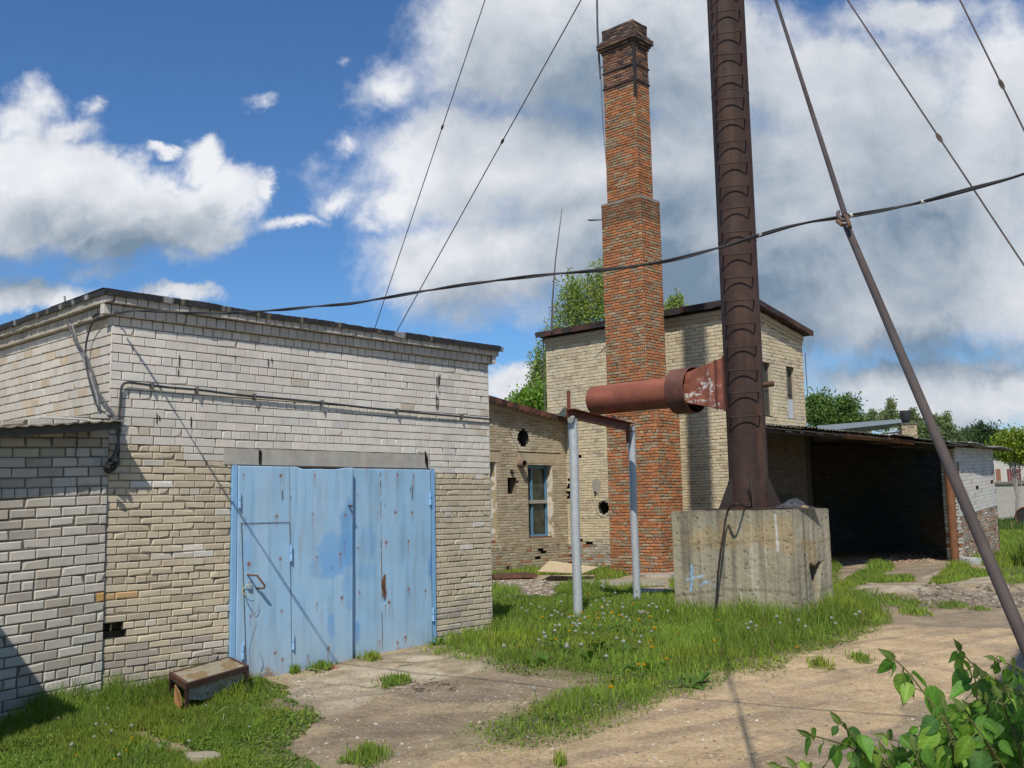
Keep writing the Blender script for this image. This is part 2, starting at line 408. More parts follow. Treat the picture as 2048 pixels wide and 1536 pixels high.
# ================================================================== GARAGE
gar = thing('garage', 'white and tan brick garage with pale blue double gates and tarred roof edge', 'garage', C0*np.array([1, 1, 0]))
zTan = WF.S(300, 890)[1]; ztop = WF.S(218, 588)[1]; zcor1 = WF.S(218, 612)[1]; zcor0 = WF.S(218, 631)[1]
gL = WF.S(463, 935)[0]; gR = WF.S(867, 940)[0]; gT = WF.S(860, 937)[1]
lL, zl1 = WF.S(448, 893); lR = WF.S(858, 908)[0]; zl0 = gT
zTanR = WF.S(975, 948)[1]
sW0, sW1 = WF.S(368, 890)[0], lL
def gate_hole(z): return (gL, gR) if z < gT else ((lL, lR) if z < zl1 else None)
def tan_cut_left(z): return (sW0, lL) if (z > zTan-.16) else None
cz = stack(-.12, zTan, .075)
ncol = lambda a, z: pick(TAN, .09, (WHITE, (.45, .38, .28), (.56, .52, .44)), .09) if not (z < .6 and random.random() < .5) else pick((.46, .41, .34), .12)
orange = WF.S(250, 1197)
def colL(a, z):
    if abs(z-orange[1]) < .04 and abs(a-orange[0]) < .22 and random.random() < .75: return pick((.55, .37, .19), .12)
    return ncol(a, z)
hole1 = WF.S(232, 1248)
def miss(a, z):
    if abs(z-hole1[1]) < .05 and a < hole1[0]+.10: return True
    if abs(z-hole1[1]+.075) < .035 and .08 < a < .22: return True
    return z < .55 and random.random() < .012
bricks(WF, 'brickwork', M_brick, gar, 0, gL, cz, colL, (.22, .19, .15), [lambda z: tan_cut_left(z)], missing=miss, rough=1.5, cham=.0055)
czr = stack(-.05, zTanR, .075, 7, 3)
bricks(WF, 'brickwork', M_brick, gar, gR, LF, czr, ncol, (.20, .17, .13), rough=1.3, cham=.0055, missing=lambda a, z: z < .4 and random.random() < .03)
nW = round((zcor0-zTan)/.098)
cw = stack(zTan, zcor0, .098, 4, 2)
colW = lambda a, z: pick(WHITE, .055, ((.54, .48, .40), (.60, .58, .55)), .05)
bricks(WF, 'brickwork', M_brick, gar, 0, LF, cw, colW, MORT, [lambda z: (lL, lR) if z < zl1 else None], rough=.7, cham=.0035)
bricks(WF, 'brickwork', M_brick, gar, sW0, sW1, stack(zTan-.157, zTan, .079), colW, MORT, rough=.7, cham=.0035)
# white courses right of the lintel, between the tan rows and the upper wall
bricks(WF, 'brickwork', M_brick, gar, lR, LF, stack(zTanR, zTan, .1), colW, MORT, [lambda z: None], rough=.7, cham=.0035)
# corbelled cornice
zt = ztop
cc = stack(zcor0, zt, .1, 1)
pr = lambda z: .06 if z < (zcor0+zt)/2 else .12
for W_, x0_, x1_ in ((WF, -.12, LF+.05),):
    bricks(W_, 'cornice', M_brick, gar, x0_, x1_, cc, lambda a, z: pick((.53, .49, .44), .07), MORT, rough=.8, prot=pr, cham=.004)
LS = 7.5
WS = Wall(C0+v*LS, -v)
bricks(WS, 'brickwork', M_brick, gar, 0, LS, stack(1.55, zcor0, .098, 5), lambda a, z: pick((.54, .50, .44), .07, ((.50, .41, .30), (.54, .46, .36)), .14), (.18, .15, .12), rough=1.0, cham=.005)
bricks(WS, 'cornice', M_brick, gar, 0, LS+.06, cc, lambda a, z: pick((.40, .36, .30), .12), MORT, rough=.9, prot=pr, cham=.004)
mb = MB()     # solid core behind the brick skin, rear walls, roof slab
mb.box(C0, u, v, Z, (.02, LF-.02), (.13, LS), (zl1+.01, zt), (.3, .28, .25)); mb.box(C0, u, v, Z, (.13, .30), (.13, LS), (-.2, zl1), (.3, .28, .25))
mb.box(C0, u, v, Z, (gR+.02, LF-.13), (.13, LS), (-.2, zl1), (.3, .28, .25)); mb.box(C0, u, v, Z, (.3, gR), (4, LS), (-.2, zl1), (.3, .28, .25)); mb.box(C0, u, v, Z, (.3, gL-.02), (.13, 4), (-.2, zl1), (.3, .28, .25))
mb.build('inner_wall', M_conc, gar)
# right-hand flank (normal +u)
WB = Wall(WF.P(LF, 0), v)
bricks(WB, 'brickwork', M_brick, gar, 0, LS, stack(-.05, zcor0, .098), colW, MORT, rough=.7)
bricks(WB, 'cornice', M_brick, gar, -.1, LS, cc, lambda a, z: pick((.5, .46, .41), .07), MORT, prot=pr)
# lintel
mb = MB(); n = 40
for i in range(n):
    a, b = lL+(lR-lL)*i/n, lL+(lR-lL)*(i+1)/n
    WF.box(mb, (a, b), (zl0+.002*random.random(), zl1-.012-.006*random.random()), (-.1, .008+.003*random.random()), pick((.41, .395, .355), .06))
mb.build('lintel', M_conc, gar)
for (px, py) in ((519, 915), (849, 915), (852, 925)):
    a, z = WF.S(px, py); mb = MB()
    for k in range(5):
        aa = a+(random.random()-.5)*.03; h = .06+.05*random.random()
        mb.add([WF.P(aa-.008, z+h, .0125), WF.P(aa+.012, z+h*.6, .0125), WF.P(aa+.009, z-h, .0125), WF.P(aa-.004, z-h*.7, .0125)], [(0, 3, 2, 1)], (.03, .028, .025))
    mb.build('tar_stain', M_black, gar)
for (px, py) in ((873, 800), (876, 770), (540, 712), (352, 735), (312, 850), (384, 855)):
    a, z = WF.S(px, py); mb = MB()
    for k in range(7 if px > 800 else 2):
        aa = a+(random.random()-.5)*.07; zz = z+(random.random()-.5)*.25; h = .02+.07*random.random()
        mb.add([WF.P(aa-.004, zz+h, .0085), WF.P(aa+.010, zz+h*.6, .0085), WF.P(aa+.006, zz-h, .0085), WF.P(aa-.006, zz-h*.7, .0085)], [(0, 3, 2, 1)], (.05, .042, .038))
    mb.build('tar_stain', M_black, gar)
# tarred felt edge: ragged strip
def felt(W, a0, a1, zf, over, parent, name='roof_edge', seed=1, h=(.012, .05), col=(.040, .039, .042), back=1.2, n=170, tilt=.0):
    mb = MB(); xs = np.linspace(a0, a1, n); rr = np.random.default_rng(seed)
    hang = h[0]+(h[1]-h[0])*fbm(xs, xs*0, .35, seed, 5)+.015*rr.random(n); up = .012+.030*fbm(xs, xs*0, .9, seed+3, 4)+.008*rr.random(n)
    o = over+.015+.03*fbm(xs, xs*0, .25, seed+7, 4)
    for i in range(n):
        z = zf(xs[i]); c = (.30, .30, .31) if vnoise(xs[i]*9, 0, 1, seed) > .86 else ((.20, .17, .13) if rr.random() < .05 else col)
        mb.v += [tuple(W.P(xs[i], z-hang[i], o[i]-.012)), tuple(W.P(xs[i], z-hang[i], o[i])), tuple(W.P(xs[i], z+up[i]*.6, o[i]+.008)), tuple(W.P(xs[i], z+up[i], o[i]-.03)), tuple(W.P(xs[i], z+up[i]*.7+tilt, -back))]
        mb.c += [c]*5
        if i: b = (i-1)*5; mb.f += [(b+k, b+k+5, b+k+6, b+k+1) for k in range(4)]; mb.m += [0]*4
    mb.n = len(mb.v)
    return mb.build(name, M_felt, parent)
zedge = lambda a: zt
felt(WF, -.16, LF+.16, zedge, .12, gar, seed=4)
felt(WS, 0, LS+.15, zedge, .12, gar, seed=5); felt(WB, -.13, LS, zedge, .12, gar, seed=6)
mb = MB(); mb.box(C0, u, v, Z, (0, LF), (0, LS), (zt-.02, zt+.015), (.08, .08, .08))

mb.build('roof', M_felt, gar)
# ---- gates
def sheet_panel(W, name, a0, a1, z0, z1, out, parent, stain, ang=0.0, piv=None, bottom=None, label=None, res=.012, thick=.03, topf=None):
    """flat steel sheet on a fine grid that carries its paint, rust and stains as vertex tint"""
    na = int((a1-a0)/res); nz = int((z1-z0)/res); A, ZZ = np.meshgrid(np.linspace(a0, a1, na), np.linspace(z0, z1, nz), indexing='ij')
    Zr = ZZ.copy()
    if bottom is not None: Zr = ZZ+(bottom(A)-z0)*(1-(ZZ-z0)/(z1-z0))
    if topf is not None: Zr = Zr+topf(A)*((ZZ-z0)/(z1-z0))**8
    C = stain(A, Zr)
    O = out+.016*(fbm(A, Zr, .55, 3, 2)-.5)+.010*(fbm(A, Zr*.3, .3, 4, 2)-.5)
    if ang: r = A-piv; aa = piv+r*math.cos(ang); O = O+r*math.sin(ang)
    else: aa = A
    V = W.O+aa[..., None]*W.e+O[..., None]*W.n+Zr[..., None]*Z
    idx = np.arange(na*nz).reshape(na, nz)
    F = np.stack([idx[:-1, :-1], idx[1:, :-1], idx[1:, 1:], idx[:-1, 1:]], -1).reshape(-1, 4)
    B = V-W.n*thick; nn = na*nz
    ring = np.concatenate([idx[:, 0], idx[-1, 1:], idx[-2::-1, -1], idx[0, -2:0:-1]]); r2 = np.roll(ring, -1)
    F2 = np.stack([ring, ring+nn, r2+nn, r2], -1); F3 = (F+nn)[:, ::-1]
    me = fast_mesh(name, np.concatenate([V.reshape(-1, 3), B.reshape(-1, 3)]), np.concatenate([F, F2, F3]), np.concatenate([C.reshape(-1, 3)]*2), M_paint)
    o = bpy.data.objects.new(name, me); col0.objects.link(o); o.parent = parent; o.location = -wloc(parent)
    if label: o['label'] = label
    return o
BLUE = np.array([.325, .53, .74]); RUST = np.array([.24, .085, .03]); DBLUE = np.array([.13, .35, .70])
spotsL = [(483, 950), (556, 952), (622, 950), (487, 1036), (548, 1033), (618, 1028), (681, 1030), (494, 1128), (555, 1118), (626, 1114), (680, 1085), (672, 1108), (558, 1222), (626, 1207), (675, 1195), (559, 1318), (608, 1310), (648, 1296), (545, 1305), (497, 1232), (693, 1015)]
spotsR = [(712, 990), (792, 950), (824, 952), (753, 1025), (787, 1025), (821, 1025), (713, 1097), (769, 1085), (814, 1083), (716, 1185), (771, 1176), (814, 1178), (848, 1182), (756, 1283), (808, 1275), (792, 1285), (768, 1212), (775, 1205), (730, 935)]
def gate_paint(spots, seed):
    S2 = [WF.S(*q) for q in spots]
    blotch = [(WF.S(665, 1105), .28, .22, .50), (WF.S(640, 1130), .30, .12, .38), (WF.S(685, 1060), .10, .35, .6), (WF.S(654, 1250), .05, .13, .55), (WF.S(712, 1265), .05, .13, .9), (WF.S(860, 1130), .05, .22, .9),
              (WF.S(735, 1080), .12, .2, .3), (WF.S(690, 1180), .1, .2, .35), (WF.S(490, 1110), .07, .15, .35), (WF.S(730, 1145), .15, .1, .3)]
    chips = [(WF.S(577, 985), .03, .25), (WF.S(612, 975), .02, .14), (WF.S(560, 1000), .04, .22), (WF.S(583, 1050), .02, .12), (WF.S(655, 1130), .01, .16), (WF.S(620, 990), .03, .1), (WF.S(765, 1005), .02, .12), (WF.S(820, 985), .06, .2)]
    def f(A, Zr):
        n = fbm(A, Zr, .5, seed, 5); n2 = fbm(A, Zr, .09, seed+5, 4); n3 = fbm(A*6, Zr*.5, .35, seed+9, 4)
        C = BLUE*(1+.10*(n[..., None]-.5)) + .03*(n2[..., None]-.5)
        C = C*(1-.16*sstep(n3, .48, .8)[..., None]); wsh = sstep(fbm(A*5+3, Zr*.35, .6, seed+90, 4), .5, .75)[..., None]*.30; C = C*(1-wsh)+np.array([.46, .60, .74])*wsh
        for (c, ra, rz, w) in blotch:
            d = np.sqrt(((A-c[0])/ra)**2+((Zr-c[1])/rz)**2); m = sstep(1.25-d+(fbm(A, Zr, .18, 31, 5)-.5)*1.4, .0, .55)*w; C = C*(1-m[..., None])+DBLUE*m[..., None]
        # washed-out pale grime near the bottom, rust rising from the lower edge
        low = sstep(.65-Zr+(n-.5)*.7, 0, .6); C = C*(1-.35*low[..., None])+np.array([.42, .44, .42])*.35*low[..., None]
        rr = sstep(.15-(Zr+.06)+(fbm(A, Zr, .12, 71, 4)-.5)*.30, 0, .10)*.8; C = C*(1-rr[..., None])+np.array([.26, .15, .08])*rr[..., None]
        for i, s in enumerate(S2):
            r = .009+.015*((i*37) % 10)/10; d = np.hypot(A-s[0], (Zr-s[1])*.85)+(fbm(A, Zr, .02, 40+i, 3)-.5)*.018
            m = 1-sstep(d, r*.5, r*1.15); halo = (1-sstep(d, r, r*2.2))*.22
            st = np.exp(-((A-s[0])/(.007+.01*((i*7) % 3)/3))**2)*sstep(s[1]-Zr, 0, .02)*(1-sstep(s[1]-Zr, .05, .10+.25*((i*13) % 7)/7))*.55*n2*1.6
            k = np.clip(np.maximum(m, np.maximum(halo, st)), 0, 1)[..., None]; C = C*(1-k)+RUST*(.7+.9*n2[..., None])*k
        for i, (c, ra, rz) in enumerate(chips):
            w = np.exp(-((A-c[0])/ra)**2-((Zr-c[1])/rz)**2); m = sstep(w*(fbm(A*9, Zr, .12, 90+i, 4)), .46, .55)*.85
            C = C*(1-m[..., None])+np.array([.10, .11, .14])*m[..., None]
        vs = sstep(fbm(A*14, Zr*.8, .5, seed+50, 4), .66, .8)*.35; C = C*(1-vs[..., None])+np.array([.36, .33, .27])*vs[..., None]
        return np.clip(C, .01, .9)
    return f
aLL, aLR = WF.S(472, 1100)[0], WF.S(694, 1100)[0]; aRR = WF.S(860, 1100)[0]
bot = lambda A: -.055+.0*A
gate = thing('garage_gate', 'pale blue rust-spotted steel double gate under the concrete lintel', 'gate', WF.P(gL, 0))
gpL = gate_paint(spotsL, 11); gpR = gate_paint(spotsR, 12)
dentop = lambda A: -.03*sstep(A, WF.S(585, 933)[0], WF.S(600, 933)[0])*(1-sstep(A, WF.S(660, 936)[0], WF.S(690, 936)[0]))*(.5+.5*fbm(A, A*0, .15, 8))
lg = sheet_panel(WF, 'gate_leaf', aLL, aLR+.015, -.055, gT-.015, .035, gate, gpL, ang=.042, piv=aLL, topf=dentop, label='left gate leaf with a wicket door, standing slightly ajar')
rg = sheet_panel(WF, 'gate_leaf', aLR+.02, aRR, .02, gT-.02, .03, gate, gpR, bottom=lambda A: .03+.05*(A-aLR)/(aRR-aLR), label='right gate leaf with a rusted vertical seam')
mb = MB(); WF.box(mb, (gL+.005, aLL-.012), (-.12, gT-.005), (-.05, .03), (.25, .47, .74)); WF.box(mb, (aRR+.01, gR-.004), (-.02, gT-.01), (-.05, .028), (.22, .43, .70))
WF.box(mb, (gL, gR), (gT-.018, gT-.002), (-.06, .01), (.10, .07, .05)); WF.box(mb, (gL+.02, gR-.01), (-.1, gT-.02), (-.12, -.05), (.03, .03, .03)); mb.build('gate_frame', M_paint, gate)
ca, sa = math.cos(.042), math.sin(.042)
def onleaf(px, py):       # point on the ajar leaf as (a, z, out)
    a, z = WF.S(px, py); return a, z, .036+(a-aLL)*sa
# wicket door cut: thin dark seams, frame angle, hinges
mb = MB()
for (p, q, w) in (((477, 1047), (572, 1045), .004), ((573, 1045), (577, 1342), .0035), ((572, 930), (573, 1045), .0015), ((479, 1047), (489, 1350), .005)):
    a0, z0, o0 = onleaf(*p); a1, z1, o1 = onleaf(*q); d = np.array([a1-a0, z1-z0]); d = d/np.hypot(*d); nrm = np.array([-d[1], d[0]])*w
    mb.add([WF.P(a0+nrm[0], z0+nrm[1], o0+.0035), WF.P(a0-nrm[0], z0-nrm[1], o0+.0035), WF.P(a1-nrm[0], z1-nrm[1], o1+.0035), WF.P(a1+nrm[0], z1+nrm[1], o1+.0035)], [(0, 1, 2, 3)], (.07, .05, .04))
mb.build('wicket_seam', M_rust, gate)
def rustline(px0, py0, px1, py1, w=.008, name='weld_seam'):
    a0, z0 = WF.S(px0, py0); a1, z1 = WF.S(px1, py1); mb = MB(); n = 60
    for i in range(n):
        if random.random() < .35: continue
        t = i/n; a = a0+(a1-a0)*t; z = z0+(z1-z0)*t; ww = w*(.4+random.random())
        mb.add([WF.P(a-ww, z, .0385), WF.P(a-ww*.6, z-(z0-z1)/n*1.3, .0385), WF.P(a+ww*.8, z-(z0-z1)/n*1.2, .0385), WF.P(a+ww, z, .0385)], [(0, 1, 2, 3)], pick((.30, .20, .12), .3))
    mb.build(name, M_rust, gate)
rustline(757, 945, 761, 1295, .006)
mb = MB(); a, z = WF.S(765, 1170)
for k in range(26):
    t = k/25; aa = a+(random.random()-.5)*.03-.02*math.sin(t*3); zz = z+.11-.24*t; r = .012+.012*random.random()
    mb.add([WF.P(aa+r*math.cos(q), zz+r*1.6*math.sin(q), .0395+.0004*k) for q in np.linspace(0, 6.28, 7)[:-1]], [tuple(range(6))], pick((.22, .085, .035), .3))
mb.build('rust_patch', M_rust, gate)
def hinge(px, py0, py1, out, nm='hinge'):
    a, z1 = WF.S(px, py0); _, z0 = WF.S(px, py1); mb = MB(); zm = (z0+z1)/2
    mb.tube([WF.P(a, z0, out), WF.P(a, zm-.004, out)], .017, 10, (.29, .52, .80)); mb.tube([WF.P(a, zm+.004, out), WF.P(a, z1, out)], .015, 10, (.26, .48, .74))
    mb.tube([WF.P(a, zm-.006, out), WF.P(a, zm+.006, out)], .012, 8, (.2, .09, .04)); mb.build(nm, M_paint, gate, smooth=True)
for q in ((475, 986, 1016, .05), (481, 1288, 1318, .05), (574, 1090, 1122, .085), (578, 1268, 1298, .085), (856, 985, 1010, .045), (862, 1215, 1242, .045)): hinge(*q)
def tubepts(name, pts, r, mat, parent, colr, seg=8, **k):
    mb = MB(); mb.tube(pts, r, seg, colr); return mb.build(name, mat, parent, smooth=True, **k)
a0, z0, o0 = onleaf(491, 1149); a1, z1, o1 = onleaf(509, 1174)
h = [WF.P(a0, z0, o0), WF.P(a0+.01, z0-.005, o0+.10), WF.P(a0+.05, z0-.01, o0+.115), WF.P(a1+.03, z1+.02, o1+.115), WF.P(a1+.03, z1-.01, o1+.10), WF.P(a1, z1-.015, o1)]
tubepts('handle', h, .012, M_rust, gate, (.16, .09, .07))
mb = MB(); a, z, o = onleaf(490, 1170); mb.box(WF.O, u, WF.n, Z, (a-.005, a+.04), (o, o+.035), (z-.04, z+.015), (.35, .5, .62)); mb.tube([WF.P(a, z+.01, o+.03), WF.P(a+.01, z+.04, o+.03), WF.P(a+.03, z+.04, o+.03), WF.P(a+.035, z+.01, o+.03)], .005, 6, (.25, .13, .08)); mb.build('padlock', M_rust, gate)
ring = [WF.P(a-.005+.055*math.sin(t), z+.0-.055+.055*math.cos(t), o+.03+.02*math.sin(t)) for t in np.linspace(-3.9, .6, 22)]
tubepts('wire_loop', ring, .0035, M_paint, gate, (.62, .50, .16), 6)
def wire(pxs, out, r, colr, name='loose_wire', par=None):
    pts = []
    for (x, y) in pxs: a, z, o = onleaf(x, y); pts.append(WF.P(a, z, o+out))
    return tubepts(name, pts, r, M_black, par or gate, colr, 6)
wire([(483, 1180), (487, 1200), (496, 1218), (503, 1227), (508, 1222), (511, 1210)], .02, .003, (.15, .15, .17))
wire([(508, 1240), (498, 1270), (493, 1300), (496, 1330)], .01, .0016, (.2, .22, .25))
wire([(510, 1297), (513, 1308), (516, 1320), (510, 1338), (508, 1352)], .03, .004, (.35, .45, .5))
tubepts('bolt', [WF.P(*onleaf(687, 1012)[:2], .10), WF.P(*onleaf(687, 1012)[:2], .17)], .012, M_rust, gate, (.14, .07, .05))
# ---- conduit and cables on the garage
def wallpath(W, pxs, out): return [W.P(*W.S(x, y), out) for (x, y) in pxs]
def smoothpath(P, n=6):
    P = [np.array(p) for p in P]; out = []
    for i in range(len(P)-1):
        p0, p1, p2, p3 = P[max(i-1, 0)], P[i], P[i+1], P[min(i+2, len(P)-1)]
        for k in range(n):
            t = k/n; out.append(.5*((2*p1)+(-p0+p2)*t+(2*p0-5*p1+4*p2-p3)*t*t+(-p0+3*p1-3*p2+p3)*t**3))
    return out+[P[-1]]
cp = [(212, 945), (225, 939), (231, 925), (234, 900), (234, 850), (238, 800), (240, 775), (250, 766), (275, 768), (330, 775), (400, 781), (470, 790), (560, 798), (650, 807), (740, 817), (830, 826), (900, 832), (978, 839)]
mb = MB(); mb.tube(smoothpath(wallpath(WF, cp, .036)), .0135, 10, (.05, .055, .06))
for (x, y) in ((236, 860), (300, 771), (390, 781), (505, 793), (640, 806), (790, 822), (920, 834)):
    a, z = WF.S(x, y); WF.box(mb, (a-.008, a+.008), (z-.03, z+.03), (0, .068), (.12, .12, .12))
mb.build('conduit', M_black, gar, smooth=True)
cables = [([(138, 594), (141, 612), (152, 645), (165, 690), (183, 735), (196, 770), (204, 800), (207, 832)], .05, .012, (.20, .20, .21)),
          ([(198, 636), (212, 627), (226, 629), (205, 640), (191, 665), (184, 700), (187, 740), (198, 785), (209, 815), (215, 835)], .07, .010, (.05, .05, .055)),
          ([(152, 650), (172, 688), (190, 715), (201, 745), (211, 780), (217, 810), (219, 838), (223, 860), (224, 885), (218, 910), (206, 934)], .09, .012, (.10, .10, .11)),
          ([(240, 833), (236, 856), (232, 884), (222, 910), (210, 926), (204, 938)], .05, .010, (.06, .06, .065))]
for i, (pxs, out, r, c) in enumerate(cables):
    pts = [(WS if x < 213 else WF).P(*(WS if x < 213 else WF).S(x, y), out) for (x, y) in pxs] if i < 2 else [(WF.P(*WF.S(x, y), out)) for (x, y) in pxs]
    if i == 2: pts = [WS.P(*WS.S(x, y), .09) for (x, y) in pxs[:5]]+[WF.P(*WF.S(x, y), .14) for (x, y) in pxs[6:]]
    tubepts('service_cable', smoothpath(pts), r, M_black, gar, c)
mb = MB(); a, z = WF.S(203, 936)
for k in range(7): q = WF.P(a+(random.random()-.3)*.09, z+(random.random()-.5)*.09, .05+.02*k); mb.tube([q, q+np.array([.02, -.03, .04])], .028, 8, (.02, .02, .022))
mb.build('junction_insulator', M_black, gar)
mb = MB(); a, z = WF.S(236, 628); mb.tube([WF.P(0, z, 0), WF.P(.02, z, .10)], .01, 8, (.1, .1, .1)); mb.build('cable_hook', M_rust, gar); mb = MB(); a, z = WF.S(275, 624); mb.tube([WF.P(a, z+.03, 0.0), WF.P(a, z+.005, .10)], .012, 8, (.75, .74, .70)); mb.build('insulator', M_zinc, gar)

# ================================================================== LEFT LEAN-TO
WL = Wall(C0+u*.0+WF.n*.03, u); WLo = Wall(C0+WF.n*.34, u); zsR = WLo.S(218, 838)[1]-.03; aSR = WLo.S(218, 838)[0]; aSL, zsL = WLo.S(0, 856); slS = (zsR-zsL)/(aSR-aSL)
shedL = thing('lean_to_shed', 'low white brick lean-to with thin sheet roof left of the garage', 'shed', C0*np.array([1, 1, 0])-u*2)
zl = lambda x: zsR+slS*min(0, x)
def warpL(a, z): return -(1.75-z)*.05*min(0, a)*-1*.9 if False else .05*a+.035*a*(1.2-z)*.5
bricks(WL, 'brickwork', M_brick, shedL, -4.2, -.012, stack(-.25, zsR+.35, .0965, 9, 2), lambda a, z: pick((.53, .505, .455), .08, ((.47, .43, .36), (.42, .39, .34)), .25) if not (abs(a+.07) < .1 and abs(z-orange[1]) < .05) else (.55, .33, .12), (.15, .14, .12), top=lambda a: zl(a)+.12, warp=warpL, rough=1.4, cham=.007, mj=.012, depth=.012)
mb = MB(); mb.box(C0, u, v, Z, (-4.2, -.06), (.10, 3.0), (-.3, 2.55), (.3, .28, .25)); mb.build('inner_wall', M_conc, shedL)
mb = MB()
for k in range(26):         # corrugated thin sheet roof seen edge-on
    a0_, a1_ = -4.4+k*.17, -4.4+(k+1)*.17
    for q in range(4):
        aa = a0_+(a1_-a0_)*q/4; bb = a0_+(a1_-a0_)*(q+1)/4; zz = lambda x: zl(x)+.03+.008*math.sin(x*47)
        mb.add([WF.P(aa, zz(aa), .34), WF.P(bb, zz(bb), .34), WF.P(bb, zz(bb)+.03, -3.1), WF.P(aa, zz(aa)+.03, -3.1), WF.P(aa, zz(aa)-.012, .34), WF.P(bb, zz(bb)-.012, .34), WF.P(bb, zz(bb)+.018, -3.1), WF.P(aa, zz(aa)+.018, -3.1)], [(0, 3, 2, 1)[::-1], (4, 5, 6, 7)[::-1], (0, 1, 5, 4)], (.28, .26, .18))
mb.build('sheet_roof', M_sheet, shedL)
mb = MB(); mb.prism([WF.P(-4.3, zl(-4.3)-.10, .30), WF.P(-.02, zsR-.06, .30), WF.P(-.02, zsR+.015, .30), WF.P(-4.3, zl(-4.3)+.015, .30)], WF.n*-.04, (.09, .08, .07))
WF.box(mb, (-.06, -.02), (zsR-.02, zsR+.02), (0, .30), (.09, .08, .07)); WF.box(mb, (-2.2, -2.15), (zsR-.05, zsR+.0), (0, .30), (.09, .08, .07)); mb.build('eave_board', M_wood, shedL)
mb = MB(); a, z = WF.S(75, 848); WF.box(mb, (a-.12, a+.35), (z+.03, z+.045), (.28, .36), (.75, .75, .72)); mb.build('white_strip', M_paint, shedL)
a, z = WL.S(151, 885); tubepts('hanging_cord', [WL.P(a, z+.18, .03), WL.P(a+.004, z, .02), WL.P(a-.004, z-.16, .02)], .006, M_black, shedL, (.08, .07, .07), 5)

# ================================================================== TALL BUILDING
tall = thing('boiler_house', 'tall tan brick building with rusty roof edging behind the brick chimney', 'building', TW.P(LT/2, 0))
zTa = TW.S(1099, 676)[1]; TANF = (.63, .54, .37)
colT = lambda a, z: pick(TANF, .06, ((.53, .45, .31), (.62, .55, .42), (.48, .40, .28)), .22)
zE = TR.S(1525, 640)[1]-.12; zE2 = TR.S(1618, 697)[1]-.12
def circ(W, px, py, rp):
    a, z = W.S(px, py); r = rp; return lambda q: (a-math.sqrt(r*r-(q-z)**2), a+math.sqrt(r*r-(q-z)**2)) if abs(q-z) < r*.98 else None
def rect(W, px0, py0, px1, py1):
    a0, z1 = W.S(px0, py0); a1, z0 = W.S(px1, py1); return (min(a0, a1), max(a0, a1), z0, z1)
hb = TW.S(1207, 1016)
holesT = [circ(TW, 1207, 1016, .20)]
r1 = rect(TW, 1156, 908, 1163, 917); holesT.append(lambda z: (r1[0], r1[1]) if r1[2] < z < r1[3] else None)
def missT(a, z):
    b = TW.S(1175, 1085)
    if abs(a-b[0]) < .55 and abs(z-b[1]+.1*(a-b[0])) < .06: return random.random() < .5
    if abs(a-b[0]) < .7 and z < .62: return random.random() < .08
    c = TW.S(1137, 960); return abs(a-c[0]-.06) < .13 and abs(z-c[1]) < .55 and random.random() < .3
def rough_low(a, z):
    if z < .75 and a < 2.9: return pick((.40, .35, .28), .22, ((.42, .16, .08), (.30, .27, .22), (.52, .48, .40)), .4)
    return colT(a, z)
cT = stack(-.2, 3.3, .075, 6)+stack(3.3, 4.1, .086, 6)+stack(4.1, zTa, .098, 6)
bricks(TW, 'brickwork', M_brick, tall, 0, LT, cT, rough_low, (.115, .095, .07), holesT, missing=missT, rough=1.1)
wn = [rect(TR, 1521, 722, 1546, 832), rect(TR, 1572, 735, 1593, 838)]
darkened = lambda a, z: pick((.10, .085, .065), .2) if z < 3.8 else colT(a, z)  # bricks below the shed roof coloured near-black to carry its deep shade
bricks(TR, 'brickwork', M_brick, tall, 0, LR, stack(-.1, 3.85, .075, 6, 2)+stack(3.85, zTa, .098, 6), darkened, (.115, .095, .07), [(lambda w: (lambda z: (w[0], w[1]) if w[2] < z < w[3] else None))(w) for w in wn], top=lambda a: zTa+.05+(zE2-zE)*a/LR, rough=1.0)
DT = 5.0
mb = MB()      # core, with recesses for the windows and holes
def core(W, mbb, x0, x1, z0, z1, cuts, d0=-.015, depthv=.35, colr=(.12, .105, .09), zf=None):
    """reveal boxes of the openings"""
    for (a, b, c, d) in cuts:
        for q in ([(a, c), (b, c)], [(b, c), (b, d)], [(b, d), (a, d)], [(a, d), (a, c)]):
            (p0, p1), (q0, q1) = q
            mbb.add([W.P(p0, p1, 0), W.P(q0, q1, 0), W.P(q0, q1, -depthv), W.P(p0, p1, -depthv)], [(0, 3, 2, 1)], colr)
        mbb.add([W.P(a, c, -depthv), W.P(b, c, -depthv), W.P(b, d, -depthv), W.P(a, d, -depthv)], [(0, 1, 2, 3)], (.03, .03, .03))
core(TR, mb, 0, LR, 0, 7, wn, depthv=.13, colr=(.42, .37, .28))
q = (hb[0]-.21, hb[0]+.21, hb[1]-.21, hb[1]+.21); core(TW, mb, 0, 0, 0, 0, [q, (r1[0], r1[1], r1[2]-.02, r1[3]+.02)], depthv=.5, colr=(.10, .085, .07))
